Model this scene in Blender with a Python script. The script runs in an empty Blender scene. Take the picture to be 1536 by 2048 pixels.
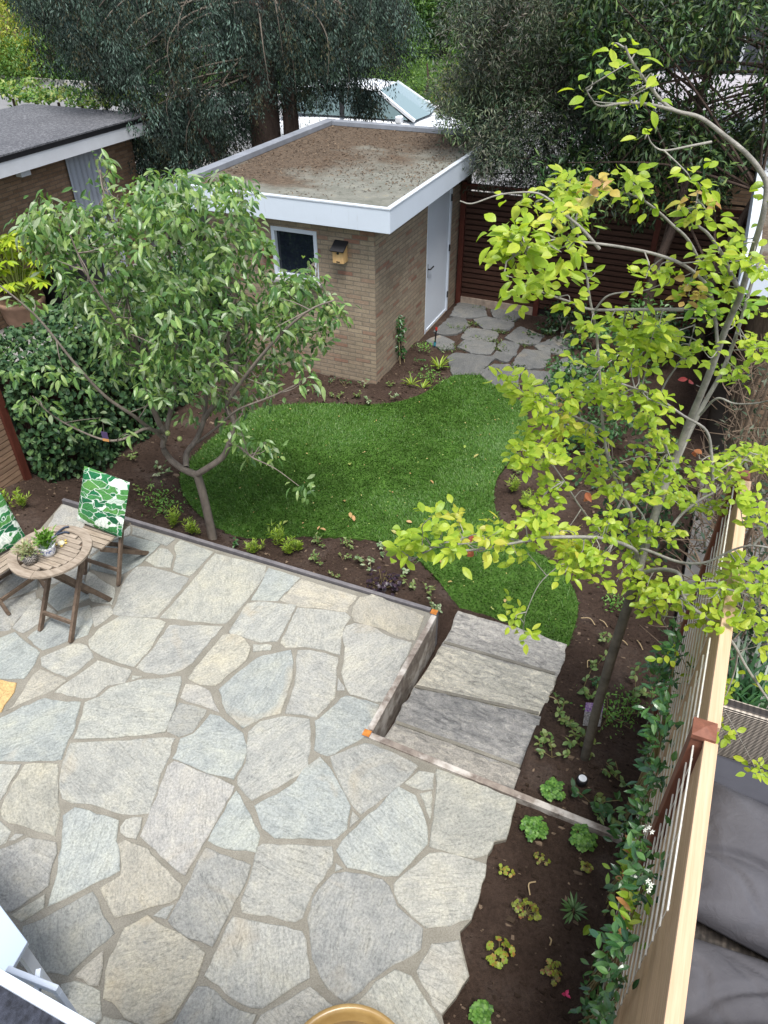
import bpy, bmesh, math, random
import numpy as np
from mathutils import Vector, Matrix, noise as mnoise

SC = bpy.context.scene
COL = SC.collection
# ------------------------------------------------------------------ camera
IMG_W, IMG_H, FPX = 1536.0, 2048.0, 1482.35
CAM_R = np.array([0.91720, 0.39830, -0.00643]); CAM_U = np.array([-0.23868, 0.56223, 0.79179]); CAM_F = np.array([-0.31899, 0.72471, -0.61076])
CAM_R /= np.linalg.norm(CAM_R)
CAM_F = np.cross(CAM_U, CAM_R); CAM_F /= np.linalg.norm(CAM_F); CAM_U = np.cross(CAM_R, CAM_F)
CAM_C = np.array([0.0, 0.0, 4.4253])
cd = bpy.data.cameras.new('camera'); cam = bpy.data.objects.new('camera', cd); COL.objects.link(cam)
cd.sensor_fit = 'VERTICAL'; cd.sensor_height = 24.0; cd.lens = FPX / IMG_H * 24.0
cd.clip_start = 0.05; cd.clip_end = 600
cam.matrix_world = Matrix(((CAM_R[0], CAM_U[0], -CAM_F[0], CAM_C[0]), (CAM_R[1], CAM_U[1], -CAM_F[1], CAM_C[1]),
                           (CAM_R[2], CAM_U[2], -CAM_F[2], CAM_C[2]), (0, 0, 0, 1)))
SC.camera = cam
# ------------------------------------------------------------------ daylight
SUN_DIR = Vector((0.22, -0.32, 1.0)).normalized()
w = bpy.data.worlds.new('World'); SC.world = w; w.use_nodes = True
nt = w.node_tree; bg = nt.nodes['Background']
sky = nt.nodes.new('ShaderNodeTexSky'); sky.sky_type = 'NISHITA'; sky.sun_disc = False
sky.sun_elevation = math.asin(SUN_DIR.z); sky.sun_rotation = math.atan2(SUN_DIR.x, SUN_DIR.y)
sky.air_density = 1.0; sky.dust_density = 2.5; sky.ozone_density = 1.0
hs = nt.nodes.new('ShaderNodeHueSaturation'); hs.inputs['Saturation'].default_value = 0.55   # hazy white overcast
nt.links.new(sky.outputs[0], hs.inputs['Color']); nt.links.new(hs.outputs[0], bg.inputs[0]); bg.inputs[1].default_value = 0.13
sd = bpy.data.lights.new('sun', 'SUN'); sd.energy = 2.3; sd.angle = math.radians(20); sd.color = (1.0, 0.975, 0.945)
so = bpy.data.objects.new('sun', sd); COL.objects.link(so); so.rotation_euler = SUN_DIR.to_track_quat('Z', 'Y').to_euler()
so.location = (5, 8, 20)
SC.view_settings.view_transform = 'Standard'; SC.view_settings.look = 'None'
SC.view_settings.gamma = 1.0; SC.view_settings.exposure = 1.18
SC.cycles.use_denoising = True
SC.cycles.max_bounces = 8; SC.cycles.transparent_max_bounces = 8

# ------------------------------------------------------------------ helpers
def at(x, y, z=0.0):
    """point of the photo (pixels of the 1536x2048 picture) on the horizontal plane z"""
    d = CAM_F + CAM_R * (x - IMG_W / 2) / FPX - CAM_U * (y - IMG_H / 2) / FPX
    return CAM_C + d * (z - CAM_C[2]) / d[2]
HEAD = np.array([CAM_F[0], CAM_F[1], 0.0]); HEAD /= np.linalg.norm(HEAD)
def atd(x, y, base, d=0.0):
    """point of the photo on the upright plane through base facing the viewer, d metres further away"""
    v = CAM_F + CAM_R * (x - IMG_W / 2) / FPX - CAM_U * (y - IMG_H / 2) / FPX
    t = ((np.asarray(base) - CAM_C) @ HEAD + d) / (v @ HEAD)
    return CAM_C + v * t
def tag(o, label=None, cat=None, group=None, kind=None):
    if label: o['label'] = label
    if cat: o['category'] = cat
    if group: o['group'] = group
    if kind: o['kind'] = kind
    return o
def empty(name, loc, label=None, cat=None, group=None, rz=0.0):
    o = bpy.data.objects.new(name, None); COL.objects.link(o)
    o.location = loc; o.rotation_euler = (0, 0, rz); o.empty_display_size = 0.1
    return tag(o, label, cat, group)
def wmat(o):
    m = Matrix.Translation(o.location) @ o.rotation_euler.to_matrix().to_4x4()
    return (wmat(o.parent) @ m) if o.parent else m
def mk(name, parts, mats, parent=None, smooth=False, local=False, uv=None, tint=None, bevel=0.0):
    """parts: list of (V, F[, material index]); V in world space unless local"""
    if not isinstance(mats, (list, tuple)): mats = [mats]
    vs, loops, starts, tots, mi = [], [], [], [], []
    off = 0; nl = 0
    for p in parts:
        V = np.asarray(p[0], dtype=np.float64).reshape(-1, 3); k = p[2] if len(p) > 2 else 0
        vs.append(V)
        F = p[1]
        if isinstance(F, np.ndarray):
            n, m = F.shape
            loops.append((F + off).ravel()); starts.append(nl + np.arange(n) * m); tots.append(np.full(n, m)); mi.append(np.full(n, k)); nl += n * m
        else:
            for f in F:
                loops.append(np.asarray(f) + off); starts.append(np.array([nl])); tots.append(np.array([len(f)])); mi.append(np.array([k])); nl += len(f)
        off += len(V)
    V = np.concatenate(vs)
    if parent is not None and not local:
        inv = np.array(wmat(parent).inverted())
        V = V @ inv[:3, :3].T + inv[:3, 3]
    me = bpy.data.meshes.new(name)
    L = np.concatenate(loops).astype(np.int32); S = np.concatenate(starts).astype(np.int32); T = np.concatenate(tots).astype(np.int32)
    me.vertices.add(len(V)); me.vertices.foreach_set('co', V.astype(np.float32).ravel())
    me.loops.add(len(L)); me.loops.foreach_set('vertex_index', L)
    me.polygons.add(len(S)); me.polygons.foreach_set('loop_start', S); me.polygons.foreach_set('loop_total', T)
    me.polygons.foreach_set('material_index', np.concatenate(mi).astype(np.int32))
    me.polygons.foreach_set('use_smooth', np.full(len(S), bool(smooth)))
    for m in mats: me.materials.append(m)
    me.update(calc_edges=True); me.validate()
    if uv is not None:
        ul = me.uv_layers.new(name='UVMap')
        co = np.concatenate(vs)[L]
        ul.data.foreach_set('uv', uv(co, np.repeat(np.arange(len(S)), T), S, T, L).astype(np.float32).ravel())
    if tint is not None:
        a = me.color_attributes.new('tint', 'FLOAT_COLOR', 'POINT')
        a.data.foreach_set('color', np.asarray(tint, dtype=np.float32).ravel())
    o = bpy.data.objects.new(name, me); COL.objects.link(o)
    if parent is not None: o.parent = parent
    if bevel:
        b = o.modifiers.new('bevel', 'BEVEL'); b.width = bevel; b.segments = 2; b.limit_method = 'ANGLE'
    return o
CUBE = np.array([(-1, -1, -1), (1, -1, -1), (1, 1, -1), (-1, 1, -1), (-1, -1, 1), (1, -1, 1), (1, 1, 1), (-1, 1, 1)], float) * 0.5
CUBEF = np.array([(0, 3, 2, 1), (4, 5, 6, 7), (0, 1, 5, 4), (1, 2, 6, 5), (2, 3, 7, 6), (3, 0, 4, 7)])
def box(x0, x1, y0, y1, z0, z1, m=0):
    c = np.array([(x0 + x1) / 2, (y0 + y1) / 2, (z0 + z1) / 2]); s = np.array([x1 - x0, y1 - y0, z1 - z0])
    return (CUBE * s + c, CUBEF, m)
def bar(a, b, wd, th, up=(0, 0, 1), m=0):
    """rectangular bar from a to b, width wd (across), thickness th (along up)"""
    a = np.asarray(a, float); b = np.asarray(b, float); d = b - a; L = np.linalg.norm(d); d = d / L
    up = np.asarray(up, float); s = np.cross(d, up)
    if np.linalg.norm(s) < 1e-5: s = np.cross(d, (1, 0, 0))
    s /= np.linalg.norm(s); u = np.cross(s, d)
    M = np.stack([d * L, s * wd, u * th]); return (CUBE @ M + (a + b) / 2, CUBEF, m)
def tube(pts, rad, n=6, m=0, cap=True):
    P = np.asarray(pts, float); k = len(P); R = np.broadcast_to(np.asarray(rad, float), (k,))
    T = np.gradient(P, axis=0); T /= np.linalg.norm(T, axis=1)[:, None] + 1e-9
    ref = np.array([0, 0, 1.0]) if abs(T[:, 2]).mean() < 0.9 else np.array([1.0, 0, 0])
    A = np.cross(T, ref); A /= np.linalg.norm(A, axis=1)[:, None] + 1e-9; B = np.cross(T, A)
    th = np.arange(n) * 2 * math.pi / n
    V = P[:, None] + R[:, None, None] * (np.cos(th)[None, :, None] * A[:, None] + np.sin(th)[None, :, None] * B[:, None])
    i = np.arange(k - 1)[:, None] * n; j = np.arange(n)[None]; j2 = (j + 1) % n
    F = np.stack([i + j, i + j2, i + n + j2, i + n + j], -1).reshape(-1, 4)
    return (V.reshape(-1, 3), F, m)
def smooth_path(pts, per=6):
    """Catmull-Rom through rows of any width"""
    P = np.asarray(pts, float)
    if len(P) < 3: return P
    Q = np.vstack([2 * P[0] - P[1], P, 2 * P[-1] - P[-2]]); out = []
    t = np.linspace(0, 1, per, endpoint=False)[:, None]
    for i in range(1, len(Q) - 2):
        p0, p1, p2, p3 = Q[i - 1:i + 3]
        out.append(0.5 * ((2 * p1) + (-p0 + p2) * t + (2 * p0 - 5 * p1 + 4 * p2 - p3) * t ** 2 + (-p0 + 3 * p1 - 3 * p2 + p3) * t ** 3))
    out.append(P[-1:]); return np.vstack(out)
def nrm(a): return a / (np.linalg.norm(a, axis=-1, keepdims=True) + 1e-9)
def leaves(P, D, N, L, W, k=2, fold=0.25, curl=0.15, m=0, wide=0.45):
    """leaf blades: base P, axis D, upper-side normal N, length L, width W; k rows across the blade"""
    P = np.asarray(P, float); n = len(P); D = nrm(np.asarray(D, float)); N = np.asarray(N, float)
    S = nrm(np.cross(D, N)); N = np.cross(S, D)
    L = np.broadcast_to(np.asarray(L, float), (n,))[:, None]; W = np.broadcast_to(np.asarray(W, float), (n,))[:, None]
    rows = []
    ts = [(i + 1) / (k + 1) for i in range(k)]
    rows.append([P])
    for t in ts:
        wv = (t / wide) ** 0.75 if t < wide else (1 - ((t - wide) / (1 - wide)) ** 1.9)
        wv = max(wv, 0.05) ** 0.8
        c = P + D * L * t - N * (L * curl * t * t)
        rows.append([c + S * W * 0.5 * wv + N * W * fold * wv * 0.5, c, c - S * W * 0.5 * wv + N * W * fold * wv * 0.5])
    rows.append([P + D * L - N * L * curl])
    V = np.stack([v for r in rows for v in r], 1); nv = V.shape[1]
    tri = [(0, 2, 1), (0, 3, 2)]; quad = []
    for i in range(k - 1):
        a = 1 + 3 * i; b = a + 3
        quad += [(a, a + 1, b + 1, b), (a + 1, a + 2, b + 2, b + 1)]
    a = 1 + 3 * (k - 1); tri += [(a, a + 1, nv - 1), (a + 1, a + 2, nv - 1)]
    base = (np.arange(n) * nv)[:, None, None]
    T = (base + np.array(tri)[None]).reshape(-1, 3)
    V = V.reshape(-1, 3)
    if not quad: return [(V, T, m)]
    Q = (base + np.array(quad)[None]).reshape(-1, 4)
    return [(V, ('mix', T, Q), m)]
_mk0 = mk
def mk(name, parts, *a, **kw):
    out = []
    for p in parts:
        if isinstance(p, list): out += p
        else: out.append(p)
    fin = []
    for p in out:
        if isinstance(p[1], tuple) and p[1][0] == 'mix':
            fin.append((p[0], p[1][1], p[2])); fin.append((np.zeros((0, 3)), p[1][2] - len(p[0]), p[2]))
        else: fin.append(p)
    return _mk0(name, fin, *a, **kw)
def rand_dirs(rng, n):
    v = rng.normal(size=(n, 3)); return nrm(v)
def inpoly(x, y, poly):
    poly = np.asarray(poly, float); r = np.zeros(np.shape(x), bool); j = len(poly) - 1
    for i in range(len(poly)):
        xi, yi = poly[i][:2]; xj, yj = poly[j][:2]
        c = ((yi > y) != (yj > y)) & (x < (xj - xi) * (y - yi) / (yj - yi + 1e-12) + xi)
        r ^= c; j = i
    return r
def fbm(x, y, s, seed=0.0, oct=3):
    x = np.asarray(x, float); y = np.asarray(y, float)
    return np.array([mnoise.fractal(Vector((a * s + seed, b * s - seed, seed)), 1.0, 2.0, oct) for a, b in zip(x.ravel(), y.ravel())]).reshape(x.shape)
def lathe(prof, c, n=28, m=0):
    prof = np.asarray(prof, float); th = np.arange(n) * 2 * math.pi / n
    V = np.stack([prof[:, 0:1] * np.cos(th) + c[0], prof[:, 0:1] * np.sin(th) + c[1], np.repeat(prof[:, 1:2], n, 1) + c[2]], -1).reshape(-1, 3)
    k = len(prof); i = np.arange(k - 1)[:, None] * n; j = np.arange(n)[None]; j2 = (j + 1) % n
    return (V, np.stack([i + j, i + j2, i + n + j2, i + n + j], -1).reshape(-1, 4), m)
def extrude(poly, z0, z1, m=0):
    """vertical prism from a plan polygon"""
    P = np.asarray(poly, float)[:, :2]; n = len(P)
    V = np.vstack([np.c_[P, np.full(n, z0)], np.c_[P, np.full(n, z1)]])
    F = [list(range(n))[::-1], [n + i for i in range(n)]] + [[i, (i + 1) % n, n + (i + 1) % n, n + i] for i in range(n)]
    return (V, F, m)

# ------------------------------------------------------------------ materials
class NT:
    def __init__(s, name):
        s.m = bpy.data.materials.new(name); s.m.use_nodes = True; s.t = s.m.node_tree; s.b = s.t.nodes['Principled BSDF']; s.out = s.t.nodes['Material Output']
    def n(s, ty, **kw):
        x = s.t.nodes.new('ShaderNode' + ty)
        for k, v in kw.items():
            if hasattr(x, k) and k not in x.inputs: setattr(x, k, v)
            else: x.inputs[k].default_value = v
        return x
    def l(s, a, b): s.t.links.new(a, b)
    def ramp(s, fac, stops, interp='LINEAR'):
        r = s.n('ValToRGB'); e = r.color_ramp.elements; r.color_ramp.interpolation = interp
        while len(e) < len(stops): e.new(0.5)
        for i, (p, c) in enumerate(stops): e[i].position = p; e[i].color = (*c, 1) if len(c) == 3 else c
        s.l(fac, r.inputs[0]); return r.outputs[0]
    def coord(s, scale=(1, 1, 1), kind='Object'):
        c = s.n('TexCoord'); mp = s.n('Mapping'); mp.inputs['Scale'].default_value = scale; s.l(c.outputs[kind], mp.inputs[0]); return mp.outputs[0]
    def noise(s, vec, scale, detail=4, rough=0.6, dist=0.0):
        x = s.n('TexNoise'); x.inputs['Scale'].default_value = scale; x.inputs['Detail'].default_value = detail
        x.inputs['Roughness'].default_value = rough; x.inputs['Distortion'].default_value = dist; s.l(vec, x.inputs['Vector']); return x.outputs[0]
    def mix(s, f, a, b, mode='MIX'):
        x = s.n('MixRGB', blend_type=mode)
        for i, v in ((0, f), (1, a), (2, b)):
            if hasattr(v, 'links'): s.l(v, x.inputs[i])
            elif i == 0: x.inputs[0].default_value = v
            else: x.inputs[i].default_value = (*v, 1)
        return x.outputs[0]
    def bump(s, h, strength, dist=0.01, prev=None):
        x = s.n('Bump'); x.inputs['Strength'].default_value = strength; x.inputs['Distance'].default_value = dist; s.l(h, x.inputs['Height'])
        if prev is not None: s.l(prev, x.inputs['Normal'])
        return x.outputs[0]
    def fin(s, col=None, rough=0.7, nor=None, spec=0.3, metal=0.0):
        b = s.b
        if col is not None:
            if hasattr(col, 'links'): s.l(col, b.inputs['Base Color'])
            else: b.inputs['Base Color'].default_value = (*col, 1)
        if hasattr(rough, 'links'): s.l(rough, b.inputs['Roughness'])
        else: b.inputs['Roughness'].default_value = rough
        b.inputs['Specular IOR Level'].default_value = spec; b.inputs['Metallic'].default_value = metal
        if nor is not None: s.l(nor, b.inputs['Normal'])
        return s.m
def plain(name, col, rough=0.6, spec=0.3, var=0.12, scale=8, bump=0.15, metal=0.0, bdist=0.004, stretch=(1, 1, 1)):
    t = NT(name); v = t.coord(stretch); n1 = t.noise(v, scale, 5); n2 = t.noise(v, scale * 9, 3)
    lo = tuple(c * (1 - var) for c in col); hi = tuple(min(1, c * (1 + var)) for c in col)
    c = t.ramp(n1, [(0.3, lo), (0.7, hi)])
    return t.fin(c, rough, t.bump(n2, bump, bdist) if bump else None, spec, metal)
def leafmat(name, cols, trans=0.35, rough=0.45, spec=0.4, tcol=None, tinted=False):
    """foliage: every blade takes its own shade"""
    t = NT(name); g = t.n('NewGeometry'); rnd = g.outputs['Random Per Island']
    k = len(cols); c = t.ramp(rnd, [((i + 0.5) / k, q) for i, q in enumerate(cols)])
    v = t.coord(); n1 = t.noise(v, 30, 3)
    c = t.mix(0.25, c, t.ramp(n1, [(0.3, (0.55, 0.6, 0.5)), (0.7, (1.25, 1.2, 1.1))]), 'MULTIPLY')
    if tinted:
        a = t.n('VertexColor'); a.layer_name = 'tint'; c = t.mix(1.0, c, a.outputs[0], 'MULTIPLY')
    t.fin(c, rough, None, spec)
    if trans:
        tr = t.n('BsdfTranslucent'); br = t.mix(1.0, c, tcol or (1.5, 1.6, 0.7), 'MULTIPLY'); t.l(br, tr.inputs[0])
        ms = t.n('MixShader'); ms.inputs[0].default_value = trans; t.l(t.b.outputs[0], ms.inputs[1]); t.l(tr.outputs[0], ms.inputs[2])
        t.l(ms.outputs[0], t.out.inputs[0])
    return t.m
def wood(name, a, b, scale=1.0, axis=(1, 14, 14), rough=0.75, bump=0.25, spec=0.2, weather=None):
    t = NT(name); v = t.coord(tuple(q * scale for q in axis)); n1 = t.noise(v, 3.0, 5, 0.65, 0.3); g = t.n('NewGeometry')
    c = t.ramp(n1, [(0.3, a), (0.7, b)])
    c = t.mix(0.35, c, t.ramp(g.outputs['Random Per Island'], [(0, (0.7, 0.7, 0.7)), (1, (1.3, 1.28, 1.25))]), 'MULTIPLY')
    if weather:
        v2 = t.coord(); n2 = t.noise(v2, 5, 5); c = t.mix(t.ramp(n2, [(0.48, (0, 0, 0)), (0.62, (1, 1, 1))]), c, weather)
    return t.fin(c, rough, t.bump(n1, bump, 0.004), spec)
# ------------------------------------------------------------------ setting: ground, soil, lawn, paving
GZ = -0.45
def ss(a, b, x):
    t = np.clip((np.asarray(x, float) - a) / (b - a), 0, 1); return t * t * (3 - 2 * t)
m_ground = plain('ground_dirt', (0.09, 0.075, 0.06), 0.95, 0.1, 0.35, 1.2, 0.3)
mk('ground', [(np.array([(-160, -40, -0.62), (160, -40, -0.62), (160, 260, -0.62), (-160, 260, -0.62)]), np.array([(0, 1, 2, 3)]))], m_ground)['kind'] = 'structure'

def soilz(x, y):
    x = np.asarray(x, float); y = np.asarray(y, float)
    z = np.full(np.broadcast(x, y).shape, -0.455)
    left = -0.34 - 0.10 * ss(4.25, 5.2, y)                                    # bed below the patio edge
    z = np.where((y > 4.17), np.maximum(z, left), z)
    z = np.where((x < -5.15), -0.05 - 0.38 * ss(4.0, 5.4, y), z)              # bed left of the patio
    z = np.where((x > -5.30) & (x < -1.37) & (y < 4.17), -0.30, z)            # under the paving
    zr = -0.05 - 0.39 * ss(2.86, 4.55, y)                                     # slope beside the steps
    z = np.where((x > -0.36) & (y >= 2.84), zr, z)
    z = np.where((x > -1.39) & (x <= -0.36) & (y > 2.8) & (y < 4.62), -0.30 - 0.16 * ss(2.8, 4.6, y), z)
    z = np.where((x > -1.45) & (x <= -0.25) & (y < 2.84), -0.045, z)
    z = np.where((x > -0.25) & (y < 2.84), -0.045, z)
    z = np.where((y > 7.3) & (x < -3.3), z + 0.03, z)
    return z
LAWN_PX = [(916, 1221), (898, 1190), (868, 1150), (835, 1118), (800, 1097), (755, 1082), (700, 1075), (640, 1071), (590, 1074), (530, 1079), (490, 1077),
           (445, 1062), (405, 1035), (377, 1003), (362, 972), (362, 944), (385, 915), (420, 880), (470, 842), (515, 818), (570, 809), (640, 806), (720, 809),
           (790, 804), (840, 789), (872, 770), (895, 757), (915, 749), (945, 747), (962, 750), (985, 768), (1018, 786), (1043, 806), (1056, 835), (1052, 868),
           (1036, 900), (1012, 930), (995, 955), (988, 985), (990, 1015), (1004, 1047), (1030, 1074), (1070, 1100), (1112, 1132), (1140, 1165), (1155, 1200), (1153, 1240), (1136, 1292)]
lawn = smooth_path(np.array([at(x, y, -0.43)[:2] for x, y in LAWN_PX]), 4)
gx = np.arange(-6.35, 0.50, 0.036); gy = np.arange(0.3, 9.9, 0.036)
X, Y = np.meshgrid(gx, gy); Z = soilz(X, Y)
nz = fbm(X, Y, 2.2, 3.1, 2) * 0.022 + fbm(X, Y, 9.0, 7.7, 3) * 0.014
Z = Z + nz
in_lawn = inpoly(X, Y, lawn); Z = np.where(in_lawn, np.minimum(Z, -0.475), Z)
in_path = (Y > 8.9) & (X > -3.7); Z = np.where(in_path, np.minimum(Z, -0.46), Z)
nx, ny = len(gx), len(gy); ii = (np.arange(ny - 1)[:, None] * nx + np.arange(nx - 1)[None]).ravel()
t = NT('bark_soil'); v = t.coord(); n1 = t.noise(v, 2.2, 6, 0.65); n2 = t.noise(v, 38, 6, 0.7); n3 = t.noise(v, 140, 3, 0.6)
c = t.ramp(n1, [(0.3, (0.031, 0.020, 0.0145)), (0.55, (0.050, 0.0335, 0.0255)), (0.75, (0.078, 0.060, 0.050))])
c = t.mix(0.8, c, t.ramp(n2, [(0.25, (0.35, 0.32, 0.3)), (0.5, (1, 1, 1)), (0.75, (1.5, 1.45, 1.4))]), 'MULTIPLY')
c = t.mix(t.ramp(n3, [(0.66, (0, 0, 0)), (0.72, (0.7, 0.7, 0.7))]), c, (0.12, 0.082, 0.058))
b1 = t.bump(n2, 0.9, 0.02); m_soil = t.fin(c, 0.95, t.bump(n3, 0.8, 0.008, b1), 0.12)
mk('soil', [(np.c_[X.ravel(), Y.ravel(), Z.ravel()], np.stack([ii, ii + 1, ii + nx + 1, ii + nx], 1))], m_soil, smooth=True)['kind'] = 'structure'

lo, hi = lawn.min(0), lawn.max(0)
m_lawn = plain('lawn_base', (0.040, 0.085, 0.014), 0.9, 0.1, 0.4, 5, 0.4)
mk('lawn', [extrude(lawn, -0.47, -0.432)], m_lawn)['kind'] = 'structure'
# thin dark edging round the lawn
rng = np.random.default_rng(11)
n = 110000; gxy = rng.uniform(lo, hi, (n, 2)); k = inpoly(gxy[:, 0], gxy[:, 1], lawn); gxy = gxy[k] + rng.normal(0, 0.010, (k.sum(), 2)); n = len(gxy)
la = fbm(gxy[:, 0], gxy[:, 1], 0.9, 5.5, 3); lb = fbm(gxy[:, 0], gxy[:, 1], 0.9, 15.5, 3)
D = np.c_[la * 0.8 + rng.normal(0, 0.4, n), lb * 0.8 + rng.normal(0, 0.4, n), np.full(n, 0.75)]; D = nrm(D)
Lg = rng.uniform(0.028, 0.05, n); base = np.c_[gxy, np.full(n, -0.434)]
side = nrm(np.c_[-D[:, 1], D[:, 0], rng.normal(0, 0.2, n)]) * (rng.uniform(0.0028, 0.0045, n))[:, None]
mid = base + D * (Lg * 0.55)[:, None]; tip = base + D * Lg[:, None]; tip[:, 2] -= Lg * 0.15
V = np.stack([base - side, base + side, mid + side * 0.9, mid - side * 0.9, tip], 1).reshape(-1, 3)
b5 = np.arange(n)[:, None] * 5
m_grass = leafmat('grass_blade', [(0.032, 0.095, 0.009), (0.046, 0.125, 0.013), (0.062, 0.148, 0.018), (0.11, 0.185, 0.055)], 0.2, 0.5, 0.3)
g = mk('lawn_grass', [(V, b5 + np.array([[0, 1, 2, 3]])), (np.zeros((0, 3)), b5 + np.array([[3, 2, 4]]) - len(V))], m_grass)
tag(g, 'short dense green lawn grass with curving edges between the beds', 'lawn grass', kind='stuff')

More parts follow.
